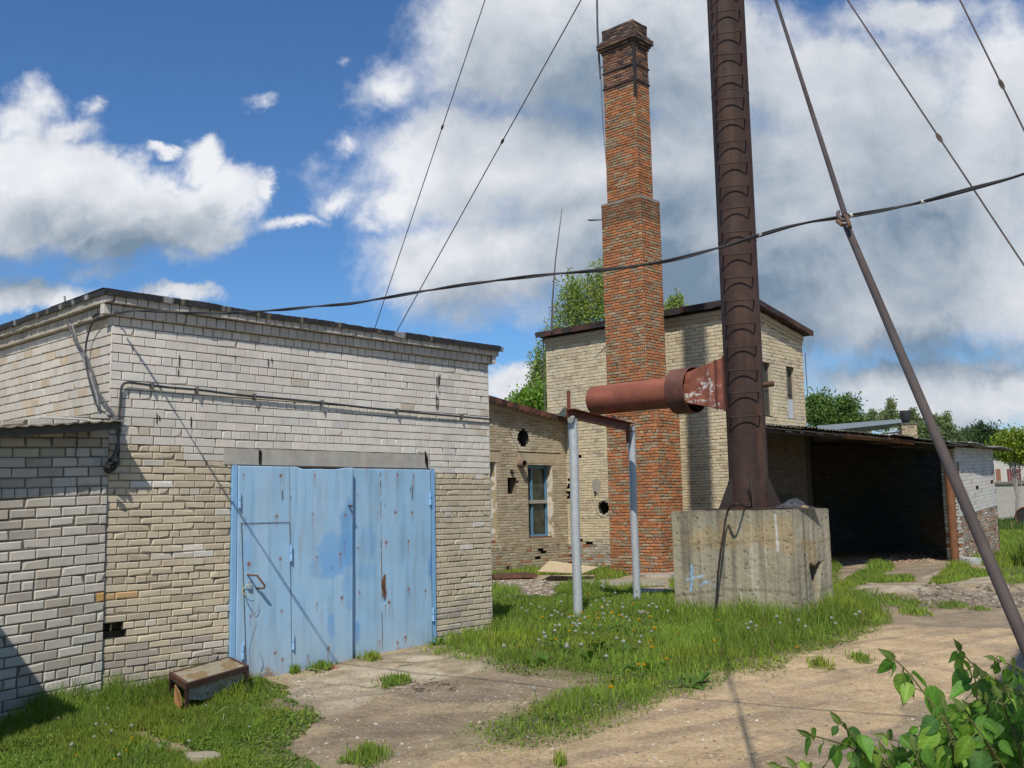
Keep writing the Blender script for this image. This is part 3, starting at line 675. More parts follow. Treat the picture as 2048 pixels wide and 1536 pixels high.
# rear walls and roof plate
B0 = TW.P(0, 0); cr = TR.P(0, 0)
def flat(W, a0, a1, z0, z1, c): mb.add([W.P(a0, z0, -.02), W.P(a1, z0, -.02), W.P(a1, z1, -.02), W.P(a0, z1, -.02)], [(0, 1, 2, 3)], c)
back1 = Wall(TR.P(LR, 0), v); zb = lambda a: zE2
flat(back1, 0, LT, 0, zE2+.02, (.4, .34, .24))
mb.add([TW.P(0, 0, -.02), TW.P(0, 0, -LR), TW.P(0, zE2, -LR), TW.P(0, zTa, -.02)], [(0, 1, 2, 3)], (.4, .34, .24))
mb.build('inner_wall', M_conc, tall)
mb = MB(); ov = .27; sl_ = (zE2-zE)/LR
zr0, zr1 = zTa+.0, zTa+sl_*(LR+ov)
def roofpt(su, sv, dz): return TR.O+u*su+v*sv+Z*(zTa+.04+sl_*su+dz)
for (c, d0, d1) in (((.09, .05, .045), 0, .10),):
    P = [roofpt(-ov, -ov, d0), roofpt(LR+ov*.6, -ov, d0), roofpt(LR+ov*.6, LT+ov*.7, d0), roofpt(-ov, LT+ov*.7, d0)]; mb.prism(P, Z*(d1-d0), (.06, .04, .038))
mb.build('roof', M_rust, tall)
for W_, a0, a1, zf, nm in ((TW, -.15, LT+.24, lambda a: zTa+.15, 1), (TR, -.24, LR+.15, lambda a: zTa+.15+sl_*a, 2)):
    mb = MB(); n = int((a1-a0)/.35)
    for i in range(n):
        x0, x1 = a0+(a1-a0)*i/n, a0+(a1-a0)*(i+1)/n; j = .008*random.random(); h0 = .12+.03*random.random()
        c = pick((.085, .042, .034) if random.random() < .45 else (.04, .035, .035), .3)
        mb.prism([W_.P(x0+.003, zf(x0)-h0, ov+j), W_.P(x1-.003, zf(x1)-h0, ov+j), W_.P(x1-.003, zf(x1)+.012, ov+j), W_.P(x0+.003, zf(x0)+.012, ov+j)], W_.n*.012, c)
    mb.build('fascia', M_rust, tall)
    mb = MB()
    for i, (o, h0) in enumerate(((.04, .30), (.08, .20))):
        mb.prism([W_.P(0, zf(0)-h0-.10, 0.0), W_.P(a1-.2, zf(a1-.2)-h0-.10, 0.0), W_.P(a1-.2, zf(a1-.2)-h0, 0.0), W_.P(0, zf(0)-h0, 0.0)], W_.n*o, (.42, .36, .25))
    mb.build('corbel', M_brick, tall)
mb = MB()
for w in wn:
    a, b, c, d = w
    wf = MB(); o = (-.12, -.085)
    for (x0, x1, y0, y1) in ((a, a+.05, c, d), (b-.05, b, c, d), (a+.05, b-.05, c, c+.05), (a+.05, b-.05, d-.05, d), (a+.05, b-.05, (c+d)/2-.02, (c+d)/2+.02)): TR.box(wf, (x0, x1), (y0, y1), o, (.10, .09, .08))
    f = wf.build('window', M_wood, tall); g = MB(); TR.box(g, (a+.05, b-.05), (c+.05, d-.05), (-.118, -.112)); g.build('pane', M_glass, f)
a, b, c, d = wn[1]; q = TR.S(1583, 798)[1]; TR.box(mb, (a+.02, b-.04), (c, q), (-.085, -.06), (.62, .64, .66)); mb.build('window_board', M_zinc, tall, label='pale sheet blocking the lower half of a window')
# grey mortar patch and rubble lip round the hole
mb = MB()
for k in range(34):
    t = k/34*6.28; r = .22+.04*random.random(); a, z = hb[0]+r*math.cos(t), hb[1]+r*math.sin(t); s = .02+.03*random.random(); w = s*(.7+random.random()*.6)
    mb.add([TW.P(a-s, z-w, .004), TW.P(a+s*.9, z-w*.8, .012), TW.P(a+s, z+w, .014), TW.P(a-s*.8, z+w*.9, .006), TW.P(a, z, .03)], [(0, 1, 4), (1, 2, 4), (2, 3, 4), (3, 0, 4)], pick((.50, .45, .34), .15))
mb.build('broken_rim', M_conc, tall)
mb = MB(); a, z = TW.S(1193, 972); mb.prism([TW.P(a+.15*math.cos(t)*(1+.12*math.sin(3*t)), z+.23*math.sin(t)*(1+.1*math.cos(5*t)), 0) for t in np.linspace(0, 6.28, 22)[:-1]], TW.n*.012, (.33, .31, .26)); a, z = TW.S(1192, 985); mb.build('mortar_patch', M_conc, tall)
tubepts('pipe_stub', [TW.P(a, z, -.1), TW.P(a, z, .06)], .04, M_rust, tall, (.05, .045, .04))
tubepts('lightning_conductor', [TW.P(-.05, z_, .05) for z_ in (4.3, 5.5, 6.3, zTa)], .02, M_black, tall, (.10, .10, .09), 6)
a, z = TR.S(1620, 700); tubepts('drip_cable', [TR.P(LR+.05, zE2-.05, .05), TR.P(LR+.06, zE2-.6, .04), TR.P(LR+.10, zE2-1.3, .03)], .012, M_black, tall, (.08, .08, .08), 6)

# ================================================================== ANNEX
ann = thing('annex', 'low tan brick annex with sloping rusty roof edge and tall blue window', 'building', AN.P(7.5, 0))
zA0 = AN.S(981, 805); zA1 = AN.S(1128, 846)
topA = lambda a: zA0[1]+(zA1[1]-zA0[1])*(a-zA0[0])/(zA1[0]-zA0[0])-.02
w1 = rect(AN, 1055, 929, 1108, 1076); w2 = (AN.S(955, 925)[0], AN.S(992, 925)[0], AN.S(990, 1085)[1], AN.S(990, 925)[1]); nich = rect(AN, 1015, 958, 1034, 990)
ov_a, ov_z = AN.S(1047, 876)
def oval(z):
    t = (z-ov_z)/.25; return (ov_a-.24*math.sqrt(1-t*t), ov_a+.24*math.sqrt(1-t*t)) if abs(t) < 1 else None
fz1, fz0 = AN.S(1060, 906)[1], AN.S(1060, 926)[1]; bandA = AN.S(1035, 915)[0]; bandB = AN.S(1122, 915)[0]; bandC = AN.S(1002, 915)[0]
def inr(w): return lambda z: (w[0], w[1]) if w[2] < z < w[3] else None
hA = [inr(w1), inr(w2), inr(nich), oval, lambda z: (bandA, bandB) if fz0 < z < fz1 else None, lambda z: (5, bandC) if fz0 < z < fz1 else None]
br = AN.S(1075, 1108)
def missA(a, z):
    if abs(a-br[0]) < .32 and abs(z-br[1]) < .17: return random.random() < .35
    if z < .42: return random.random() < .015
    return random.random() < .001
def colA(a, z):
    if .30 < abs(z-ov_z)/.01 and math.hypot((a-ov_a)/.48, (z-ov_z)/.42) < 1: return pick((.55, .49, .38), .08)
    if z < .75: return pick((.42, .35, .25), .14, ((.30, .27, .22), (.36, .20, .12)), .2)
    return pick((.44, .37, .265), .10, ((.38, .31, .21), (.52, .46, .36)), .2)
bricks(AN, 'brickwork', M_brick, ann, 4.0, 9.0, stack(-.2, 5.4, .075, 7, 1), colA, (.15, .12, .09), hA, top=topA, missing=missA, rough=1.2)
mb = MB(); core(AN, mb, 0, 0, 0, 0, [nich], depthv=.25, colr=(.26, .21, .15)); core(AN, mb, 0, 0, 0, 0, [(ov_a-.26, ov_a+.26, ov_z-.27, ov_z+.27)], depthv=.35, colr=(.07, .06, .05))  # oval hole's sides tinted dark to read as unlit depth
for w in (w1, w2):
    a, b, c, d = w; dv_ = .30
    mb.add([AN.P(a, c, 0), AN.P(b, c, 0), AN.P(b, c, -dv_), AN.P(a, c, -dv_)], [(0, 1, 2, 3)], (.40, .34, .26)); mb.add([AN.P(a, d, 0), AN.P(b, d, 0), AN.P(b, d, -dv_), AN.P(a, d, -dv_)], [(0, 3, 2, 1)], (.38, .33, .26))
    mb.add([AN.P(a, c, 0), AN.P(a, d, 0), AN.P(a, d, -dv_), AN.P(a, c, -dv_)], [(0, 1, 2, 3)], (.38, .33, .26)); mb.add([AN.P(a, c, -dv_-.2), AN.P(b, c, -dv_-.2), AN.P(b, d, -dv_-.2), AN.P(a, d, -dv_-.2)], [(0, 1, 2, 3)], (.03, .03, .03))
    # whitewashed right reveal, blotchy
    n = 46
    for i in range(n):
        for k in range(6):
            z0, z1 = c+(d-c)*i/n, c+(d-c)*(i+1)/n; o0, o1 = -dv_*k/6, -dv_*(k+1)/6
            mb.add([AN.P(b, z0, o0), AN.P(b, z1, o0), AN.P(b, z1, o1), AN.P(b, z0, o1)], [(0, 3, 2, 1)], (.66, .60, .50) if vnoise(i*.33, k*.6, 1, 5) > (.35 if w is w1 else .55) else (.42, .33, .21))
mb.add([AN.P(4, 0, -.45), AN.P(9, 0, -.45), AN.P(9, 4.4, -.45), AN.P(4, 4.9, -.45)], [(0, 1, 2, 3)], (.02, .02, .02))
mb.build('reveal', M_conc, ann)
for (x0, x1) in ((5, bandC), (bandA, bandB)):
    mb = MB(); AN.box(mb, (x0, x1-.01), (fz0, fz1), (-.05, .006), (.44, .36, .25)); mb.build('lintel', M_conc, ann)
for w, s in ((w1, 1), (w2, 0)):
    a, b, c, d = w; wf = MB(); o = (-.30, -.22); am = a+(b-a)*.38; zm = c+(d-c)*.50; BL = (.13, .27, .42); bars = [(a, a+.05, c+.06, d), (b-.07, b, c+.06, d), (a+.05, b-.07, d-.09, d), (a+.05, b-.07, c+.06, c+.12), (am-.03, am+.03, c+.12, zm-.05), (am-.03, am+.03, zm+.05, d-.09)]
    for (x0, x1, y0, y1) in bars: AN.box(wf, (x0, x1), (y0, y1), o, pick(BL, .15))
    AN.box(wf, (a+.05, b-.07), (zm-.05, zm+.05), (-.30, -.17), (.36, .35, .30))
    f = wf.build('window', M_wood, ann); g = MB(); AN.box(g, (a+.05, b-.07), (c+.12, d-.09), (-.275, -.268)); g.build('pane', M_glass, f)
    g = MB(); AN.box(g, (a+.02, b-.02), (c, c+.055), (-.25, -.06), (.24, .08, .05)); g.build('sill', M_rust, f)
mb = MB(); a, z = AN.S(1038, 928)
for k in range(16):
    t0_, t1_ = k/16*6.283, (k+1)/16*6.283
    for (r0, r1, o) in ((.075, .075, 1),):
        p = lambda t, r, oo: AN.P(a+r*math.cos(t), z+r*math.sin(t), oo)+np.array([0, 0, 0])
        mb.add([p(t0_, .10, -.05), p(t1_, .10, -.05), p(t1_, .10, .22), p(t0_, .10, .22)], [(0, 1, 2, 3)], (.20, .13, .11)); mb.add([p(t0_, .09, -.05), p(t1_, .09, -.05), p(t1_, .09, .22), p(t0_, .09, .22)], [(0, 3, 2, 1)], (.10, .07, .06))
        mb.add([p(t0_, .10, .22), p(t1_, .10, .22), p(t1_, .09, .22), p(t0_, .09, .22)], [(0, 1, 2, 3)], (.2, .13, .1))
mb.build('pipe_stub', M_rust, ann, smooth=True)
mb = MB(); a, z = AN.S(1022, 944)
for k in range(5): mb.box(AN.P(a+(random.random()-.5)*.1, z+(random.random()-.5)*.12, .0), AN.e, AN.n, Z, (-.03, .03), (0, .05+.03*random.random()), (-.03, .03), (.06, .045, .04))
mb.build('bracket', M_rust, ann)
slA = (zA1[1]-zA0[1])/(zA1[0]-zA0[0])
mb = MB(); P = [AN.P(3.8, topA(3.8)+.06, .28), AN.P(9.0-.02, topA(9.0)+.06, .28), AN.P(9.0-.02, topA(9.0)+.06, -4), AN.P(3.8, topA(3.8)+.06, -4)]; mb.prism(P, Z*.06, (.10, .06, .05)); mb.build('roof', M_rust, ann)
mb = MB(); n = 22
for i in range(n):
    x0, x1 = 3.8+5.15*i/n, 3.8+5.15*(i+1)/n; c = pick((.13, .055, .04) if random.random() < .6 else (.07, .045, .04), .3); j = .01*random.random()
    mb.prism([AN.P(x0, topA(x0)+.0-.06, .28+j), AN.P(x1-.004, topA(x1)-.0, .28+j), AN.P(x1-.004, topA(x1)+.125, .28+j), AN.P(x0, topA(x0)+.125, .28+j)], AN.n*.012, c)
mb.build('fascia', M_rust, ann)
mb = MB()
for o, h0 in ((.05, .06), (.10, -.02)): mb.prism([AN.P(4, topA(4)-h0-.08, 0), AN.P(9, topA(9)-h0-.08, 0), AN.P(9, topA(9)-h0+.02, 0), AN.P(4, topA(4)-h0+.02, 0)], AN.n*o, (.38, .31, .22))
mb.build('corbel', M_brick, ann)
mb = MB(); c = AN.P(8.75, topA(8.75)+.08, .25)      # crumpled roofing at the low end
xs = np.linspace(-.5, .35, 22); ys = np.linspace(-.25, .3, 12); X_, Y_ = np.meshgrid(xs, ys, indexing='ij'); H_ = .05+.26*np.exp(-((X_)/.3)**2-((Y_)/.25)**2)*(.4+1.1*fbm(X_, Y_, .12, 44, 4))
P = [c+AN.e*X_.ravel()[i]+AN.n*Y_.ravel()[i]+Z*H_.ravel()[i] for i in range(X_.size)]; mb.add(P, [(i*12+k, (i+1)*12+k, (i+1)*12+k+1, i*12+k+1) for i in range(21) for k in range(11)], (.05, .07, .06)); mb.build('crumpled_felt', M_felt, ann)
# ================================================================== BRICK CHIMNEY
CN = atY(1303, 1011, 25.8); CN[2] = 0
zS1 = atY(1303, 812, 25.8)[2]; zS2 = atY(1297, 392, 25.9)[2]; zS3 = atY(1284, 92, 26.1)[2]; zS4 = atY(1262, 42, 26.1)[2]
chim = thing('brick_chimney', 'tall square red brick chimney with soot-covered stepped crown', 'chimney', CN+v*.65+u*.45)
colR = lambda a, z: pick((.43, .175, .075) if random.random() < (.64 if z < 7.0 else .60) else ((.33, .235, .145) if random.random() < .85 else (.38, .29, .18)), .20) if z < zS3-1.1 else pick((.19, .10, .07), .35, ((.30, .16, .09), (.07, .055, .05)), .5)
def colRs(a, z):
    c = np.array(colR(a, z)); k = 1.0
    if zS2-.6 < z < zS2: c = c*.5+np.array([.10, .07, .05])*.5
    if 8.5 < z: c = c*np.array([.95, .95, .95])
    return tuple(c)
def shaft(name, near, lv, lu, z0, z1, off=0):
    mbs = []
    W1 = Wall(near+v*lv, -v); W2 = Wall(near, u); W3 = Wall(near+u*lu, v); W4 = Wall(near+u*lu+v*lv, -u)
    cs = stack(z0, z1, .077, 5, off)
    for W_, L_ in ((W1, lv), (W2, lu), (W3, lv), (W4, lu)):
        bricks(W_, name, M_redbrick, chim, 0, L_, cs, colRs, (.10, .08, .06), rough=1.7, cham=.008, mj=.011, missing=None)
near0 = CN-v*.3-u*.08
shaft('lower_shaft', near0, 1.6, 1.06, -.1, zS1); shaft('middle_shaft', CN, 1.3, .9, zS1, zS2); n2_ = CN+v*.12+u*.12; shaft('upper_shaft', n2_, 1.06, .66, zS2, zS3)
mb = MB(); mb.box(CN, u, v, Z, (-.0, .9), (0, 1.3), (zS2-.06, zS2+.02), (.24, .22, .19)); mb.build('ledge', M_conc, chim); mb = MB(); mb.box(CN, u, v, Z, (-.06, .96), (-.28, 1.28), (zS1-.04, zS1+.03), (.22, .16, .12)); mb.build('ledge', M_conc, chim)
crown = [(.03, 0, .08), (.07, .08, .15), (.12, .15, .30), (.05, .30, .38), (.0, .38, .70)]
ch = (zS4-zS3)/.70
for (o, a0, a1) in crown:
    near = n2_-v*o-u*o; lv, lu = 1.06+2*o, .66+2*o; z0, z1 = zS3+a0*ch, zS3+a1*ch; cs = stack(z0, z1, .075, 9)
    for W_, L_ in ((Wall(near+v*lv, -v), lv), (Wall(near, u), lu), (Wall(near+u*lu, v), lv), (Wall(near+u*lu+v*lv, -u), lu)):
        bricks(W_, 'crown', M_redbrick, chim, 0, L_, cs, lambda a, z: pick((.11, .07, .055), .4, ((.24, .15, .09), (.05, .045, .04)), .4), (.06, .05, .045), rough=2.4, cham=.009, missing=lambda a, z: z > zS4-.09 and random.random() < .3)
    mb = MB(); mb.box(near, u, v, Z, (.014, lu-.014), (.014, lv-.014), (z0-.0, z1-.004), (.06, .05, .045)); mb.build('crown_core', M_redbrick, chim)
for zz in (zS3-.55, zS3-1.0):
    mb = MB(); mb.box(n2_, u, v, Z, (-.022, .66+.022), (-.022, -.008), (zz, zz+.04), (.04, .03, .03)); mb.box(n2_, u, v, Z, (-.022, -.008), (-.008, 1.082), (zz, zz+.04), (.04, .03, .03)); mb.box(n2_, u, v, Z, (-.008, .66+.022), (1.068, 1.082), (zz, zz+.04), (.04, .03, .03)); mb.box(n2_, u, v, Z, (.668, .682), (-.008, 1.068), (zz, zz+.04), (.04, .03, .03)); mb.build('steel_band', M_rust, chim)
mb = MB(); mb.box(n2_, u, v, Z, (-.035, -.023), (-.035, .03), (zS3-1.45, zS3-.02), (.03, .028, .03)); mb.box(n2_, u, v, Z, (-.035, .03), (-.047, -.035), (zS3-1.45, zS3-.02), (.03, .028, .03)); mb.build('corner_angle', M_rust, chim)
bf = n2_+v*1.06        # rungs on the hidden flank show at the left outline
for k in range(7):
    zz = zS3-1.6-k*1.3*.98; c = bf+u*.18+Z*zz; 
    if zz < zS2+.2: break
    tubepts('rung', smoothpath([c, c+v*.12+Z*.02, c+v*.13+u*.3+Z*.02, c+u*.3]), .011, M_rust, chim, (.05, .045, .05), 6)
for k in range(6):
    zz = zS2-.75-k*.75; c = CN+v*1.3+u*.25+Z*zz; tubepts('rung', [c, c+v*.05+Z*.02, c+v*.05+u*.3, c+u*.3], .011, M_rust, chim, (.05, .045, .05), 6)
c = CN+v*1.3+Z*atY(1205, 436, 26.6)[2]; tubepts('loop_bracket', [c+u*.1, c+v*.42+u*.05+Z*.05, c+v*.28-u*.25-Z*.02, c-u*.02-Z*.03], .014, M_rust, chim, (.04, .04, .045), 6)
pT = bf+v*.30
rod = [atY(x, y, pT[1]) for (x, y) in ((1192, -120), (1195, 60), (1197, 100), (1201, 158))]
tubepts('lightning_rod', rod, .028, M_rust, chim, (.09, .09, .11), 8)
for y in (94, 137):
    q = atY(1198, y, pT[1]); tubepts('rod_clamp', [q-v*.06, q-v*.34+Z*.05], .014, M_rust, chim, (.05, .05, .05), 6)
tubepts('down_wire', smoothpath([atY(x, y, pT[1]-.1) for (x, y) in ((1202, 158), (1206, 250), (1212, 320), (1217, 390), (1216, 440))]), .010, M_black, chim, (.10, .10, .11), 5)

# ================================================================== STEEL STACK ON ITS BLOCK
BN = atY(1585, 1006.5, 15.0); BN[2] = 0; zBT = atY(1585, 1019, 15.0)[2]; g0 = .11
blk = thing('concrete_block', 'massive stained concrete block carrying the steel stack', 'foundation block', BN+v*1.07+u*.57)
LV, LU = 2.13, 1.16
white = []
def block_col(A, Zr, seed):
    n = fbm(A, Zr, .8, seed, 5); C = np.array([.37, .335, .245])*(1+.5*(n[..., None]-.5)); 
    st = fbm(A*3.5, Zr*.16, .35, seed+3, 5); m = sstep(st, .50, .72)*.75*sstep(Zr, .0, .9); C = C*(1-m[..., None])+np.array([.15, .135, .105])*m[..., None]
    st2 = fbm(A*5+9, Zr*.14, .3, seed+23, 4); m = sstep(st2, .58, .74)*.55; C = C*(1-m[..., None])+np.array([.60, .56, .46])*m[..., None]
    tp = sstep(Zr+(n-.5)*.3, zBT-.28, zBT-.02)*.45; C = C*(1-tp[..., None])+np.array([.20, .19, .14])*tp[..., None]
    och = sstep(fbm(A, Zr, .5, seed+40, 4)-np.abs(Zr-1.25)*.5, .42, .62)*.5; C = C*(1-och[..., None])+np.array([.42, .29, .13])*och[..., None]
    line = lambda f, w, k: np.exp(-((Zr-f(A)+.05*(fbm(A, A*0, .3, seed+7, 4)-.5))/w)**2)*k
    for (f, w, k) in ((lambda a: .42+.18*(a/2.1)**2+.10*np.sin(a*1.7), .022, .6), (lambda a: 1.22+.10*a/2, .02, .4)):
        q = line(f, w, k); C = C*(1-q[..., None])+np.array([.19, .165, .12])*q[..., None]
    sp = vnoise(A, Zr, .022, seed+60)*vnoise(A, Zr, .05, seed+61); m = sstep(sp, .55, .72)*.75; C = C*(1-m[..., None])+np.array([.09, .08, .06])*m[..., None]
    bd = np.abs(((A+.03) % .165)-.0825); q = sstep(.010-np.abs(bd-.0825), 0, .008)*.28; C = C*(1-q[..., None])
    return np.clip(C, .02, .85)
def slab_face(W, L_, name, seed, taper, colfun, cut=None):
    na, nz = int(L_/.014), int((zBT+.15)/.014); A, ZZ = np.meshgrid(np.linspace(0, L_, na), np.linspace(-.15, zBT, nz), indexing='ij')
    C = colfun(A, ZZ); O = .018*(fbm(A, ZZ, .5, seed, 4)-.5)+.006*(vnoise(A, ZZ, .04, seed+2)-.5)-.012*sstep(vnoise(A, ZZ, .022, seed+60)*vnoise(A, ZZ, .05, seed+61), .5, .7)
    O = O+taper*(zBT-ZZ)/zBT
    edge = np.minimum(A, L_-A); O = np.where(edge < .001, 0, O); top_ = ZZ > zBT-.001; O = np.where(top_, 0, O)
    V = W.O+A[..., None]*W.e+O[..., None]*W.n+ZZ[..., None]*Z; return V, C, na, nz
def block():
    faces = ((Wall(BN+v*LV, -v), LV, 101), (Wall(BN, u), LU, 151), (Wall(BN+u*LU, v), LV, 171), (Wall(BN+u*LU+v*LV, -u), LU, 191))
    WB_ = faces[0][0]; paint1 = [WB_.S(x, y) for (x, y) in ((1384, 1130), (1383, 1150), (1384, 1165), (1382, 1180))]; paint2 = [WB_.S(x, y) for (x, y) in ((1400, 1172), (1410, 1165), (1420, 1163), (1430, 1172))]
    wh = [WB_.S(x, y) for (x, y) in ((1551, 1030), (1552, 1050), (1554, 1075), (1556, 1100))]
    for i, (W_, L_, sd_) in enumerate(faces):
        def cf(A, Zr):
            C = block_col(A, Zr, sd_)
            if i == 0:
                nn = fbm(A, Zr, .06, 5, 4)
                for P_, w, c in ((paint1, .022, (.30, .52, .80)), (paint2, .016, (.34, .54, .78)), ([WB_.S(1375, 1158), WB_.S(1405, 1152)], .02, (.36, .50, .66)), (wh, .022, (.66, .68, .72))):
                    d = np.full(A.shape, 9.0)
                    for (p, q) in zip(P_[:-1], P_[1:]):
                        pa = np.array(p); ba = np.array(q)-pa; t = np.clip(((A-pa[0])*ba[0]+(Zr-pa[1])*ba[1])/(ba@ba), 0, 1); d = np.minimum(d, np.hypot(A-pa[0]-t*ba[0], Zr-pa[1]-t*ba[1]))
                    m = (1-sstep(d+(nn-.5)*.05, w*.6, w*1.3))*.8; C = C*(1-m[..., None])+np.array(c)*m[..., None]
            if i == 1:
                a0, z0 = W_.S(1632, 1150); d = np.maximum(np.abs(A-a0)*3.4-(Zr-z0+.42)*.9-.12, np.abs(Zr-z0+.18)*1.0-.32)+.10*(fbm(A, Zr, .12, 4)-.5)
                m = 1-sstep(d, -.02, .03); C = C*(1-m[..., None])+np.array([.10, .09, .07])*m[..., None]; cf.m = m
            return C
        V, C, na, nz = slab_face(W_, L_, 'face', sd_, .0, cf)
        if i == 1: V = V-(cf.m*.22)[..., None]*W_.n
        idx = np.arange(na*nz).reshape(na, nz); F = np.stack([idx[:-1, :-1], idx[1:, :-1], idx[1:, 1:], idx[:-1, 1:]], -1).reshape(-1, 4)
        allV.append(V.reshape(-1, 3)); allC.append(C.reshape(-1, 3)); allF.append(F+sum(len(q) for q in allV[:-1]))
    xs, ys = np.linspace(0, LU, 60), np.linspace(0, LV, 110); A, B = np.meshgrid(xs, ys, indexing='ij'); H = zBT+.012*(fbm(A, B, .2, 12)-.5)*(np.minimum(np.minimum(A, LU-A), np.minimum(B, LV-B)) > .001)
    V = BN+A[..., None]*u+B[..., None]*v+H[..., None]*Z; idx = np.arange(A.size).reshape(A.shape); F = np.stack([idx[:-1, :-1], idx[1:, :-1], idx[1:, 1:], idx[:-1, 1:]], -1).reshape(-1, 4)
    base = sum(len(q) for q in allV); allV.append(V.reshape(-1, 3)); allC.append(np.tile([.30, .27, .21], (A.size, 1))); allF.append(F+base)
    me = fast_mesh('block_body', np.concatenate(allV), np.concatenate(allF), np.concatenate(allC), M_conc, smooth=False)
    o = bpy.data.objects.new('block_body', me); col0.objects.link(o); o.parent = blk; o.location = -wloc(blk)
allV, allC, allF = [], [], []
block()
SC = BN+v*1.03+u*.57; SC[2] = 0; RS = .307; HT = 24.0
stk = thing('steel_stack', 'tall rust-brown steel flue stack with loop rungs on the concrete block', 'flue stack', SC+Z*zBT)
def cylinder(name, base, r, z0, z1, par, mat, c, seg=64, nz=60, seed=3):
    th = np.linspace(0, 2*math.pi, seg, endpoint=False); zz = np.linspace(z0, z1, nz); T_, Z_ = np.meshgrid(th, zz, indexing='ij')
    V = np.stack([base[0]+r*np.cos(T_), base[1]+r*np.sin(T_), Z_], -1)
    n = fbm(T_*r*3, Z_*.25, .5, seed, 5); s2 = fbm(T_*r*14, Z_*.22, .35, seed+5, 4); s3 = fbm(T_*r*2, Z_, .4, seed+9, 5); C = np.array(c)*(1+1.2*(n[..., None]-.5)); m_ = sstep(s2, .55, .75)[..., None]*.5; C = C*(1-m_)+np.array([.10, .045, .025])*m_; m_ = sstep(s3, .58, .72)[..., None]*.5; C = C*(1-m_)+np.array([.045, .035, .035])*m_
    idx = np.arange(seg*nz).reshape(seg, nz); nx = np.roll(idx, -1, axis=0); F = np.stack([idx[:, :-1], nx[:, :-1], nx[:, 1:], idx[:, 1:]], -1).reshape(-1, 4)
    me = fast_mesh(name, V.reshape(-1, 3), F, np.clip(C.reshape(-1, 3), .01, .9), mat, smooth=True); o = bpy.data.objects.new(name, me); col0.objects.link(o); o.parent = par; o.location = -wloc(par); return o
cylinder('shaft', SC, RS, zBT, HT, stk, M_rust, (.056, .033, .026), nz=900)
mb = MB()
for zz in (3.9+2.2, 8.6, 12.6, 17, 21): mb = MB(); mb.tube([SC+Z*zz, SC+Z*(zz+.03)], RS+.004, 48, (.06, .035, .03)); mb.build('weld_ring', M_rust, stk, smooth=True)
for k in range(6):
    t = R(60*k+22); d = np.array([math.cos(t), math.sin(t), 0]); s = np.array([-d[1], d[0], 0]); mb = MB()
    mb.prism([SC+d*(RS-.01)+Z*(zBT+.02)-s*.006, SC+d*(RS+.25)+Z*(zBT+.02)-s*.006, SC+d*(RS+.22)+Z*(zBT+.06)-s*.006, SC+d*(RS-.005)+Z*(zBT+.56)-s*.006], s*.012, (.040, .034, .032)); mb.build('gusset', M_rust, stk)
mb = MB(); mb.box(SC, u, v, Z, (-.52, .52), (-.62, .62), (zBT+.008, zBT+.028), (.09, .05, .04)); mb.build('base_plate', M_rust, stk)
nL = np.array([-.25, -.968, 0]); tL = np.array([.968, -.25, 0]); zr = atY(1500, 834, 15.9)[2]
for k in range(24):
    z = zr+.372*k+random.uniform(-.012, .012); w = .225; o = .375+random.uniform(-.01, .01); y0 = math.sqrt(RS**2-w**2); tl = random.uniform(-.01, .01)
    c = SC+Z*z; pts = [c-tL*w+nL*y0, c-tL*w*.97+nL*o*.96, c-tL*w*.9+nL*o, c+tL*w*.9+nL*o+Z*tl, c+tL*w*.97+nL*o*.96+Z*tl, c+tL*w+nL*y0+Z*tl*.5]
    tubepts('ladder_rung', pts, .0115, M_rust, stk, (.045, .03, .028), 8)
q = atY(1536, 769, 16.0); d = np.array([.93, -.37, 0]); c = SC+Z*q[2]; tubepts('pipe_stub', [c+d*.25, c+d*.47], .042, M_rust, stk, (.13, .06, .045), 14)
# ---- duct
zD = atY(1450, 768, 16.0)[2]; dirD = v; PD = SC+Z*zD
duct = thing('flue_duct', 'red-brown round duct with flanged collar and square transition, paint-splashed', 'duct', PD+dirD*1.9-Z*.0)
t_end = 3.05; t_col = .98
def ringpt(t, r, th): return PD+dirD*t+r*(u*math.cos(th)+Z*math.sin(th))
def tubeprofile(name, prof, c, mat, par, seg=56, seed=2, lab=None):
    mb = MB(); n = len(prof)
    for (t, r) in prof: 
        for k in range(seg): mb.v.append(tuple(ringpt(t, r, 2*math.pi*k/seg))); q = 1+.5*(vnoise(t*2+k*.1, k*.23, 1, seed)-.5); mb.c.append(tuple(np.array(c)*q))
    for i in range(n-1):
        for k in range(seg): mb.f.append((i*seg+k, (i+1)*seg+k, (i+1)*seg+(k+1) % seg, i*seg+(k+1) % seg)); mb.m.append(0)
    mb.n = len(mb.v); return mb.build(name, mat, par, smooth=True, label=lab)
M_oxide = mat_tinted('red_oxide', .6, .14, 3, .15, .002, 50, dirt=(.14, .05, .04), dsc=2.0, dlo=.52, dhi=.75)
tubeprofile('duct_pipe', [(t, .262) for t in np.linspace(t_col-.1, t_end, 30)]+[(t_end, .252)]+[(t, .252) for t in (t_end-.01, t_end-.6, t_col)], (.28, .095, .058), M_oxide, duct)
tubeprofile('collar', [(t_col-.06, .375), (t_col-.06, .387), (t_col+.02, .387), (t_col+.2, .385), (t_col+.30, .385), (t_col+.30, .373), (t_col+.1, .373), (t_col-.06, .375)], (.15, .065, .05), M_rust, duct)
tubeprofile('collar_plate', [(t_col+.27, .375), (t_col+.27, .25)], (.12, .05, .04), M_rust, duct)
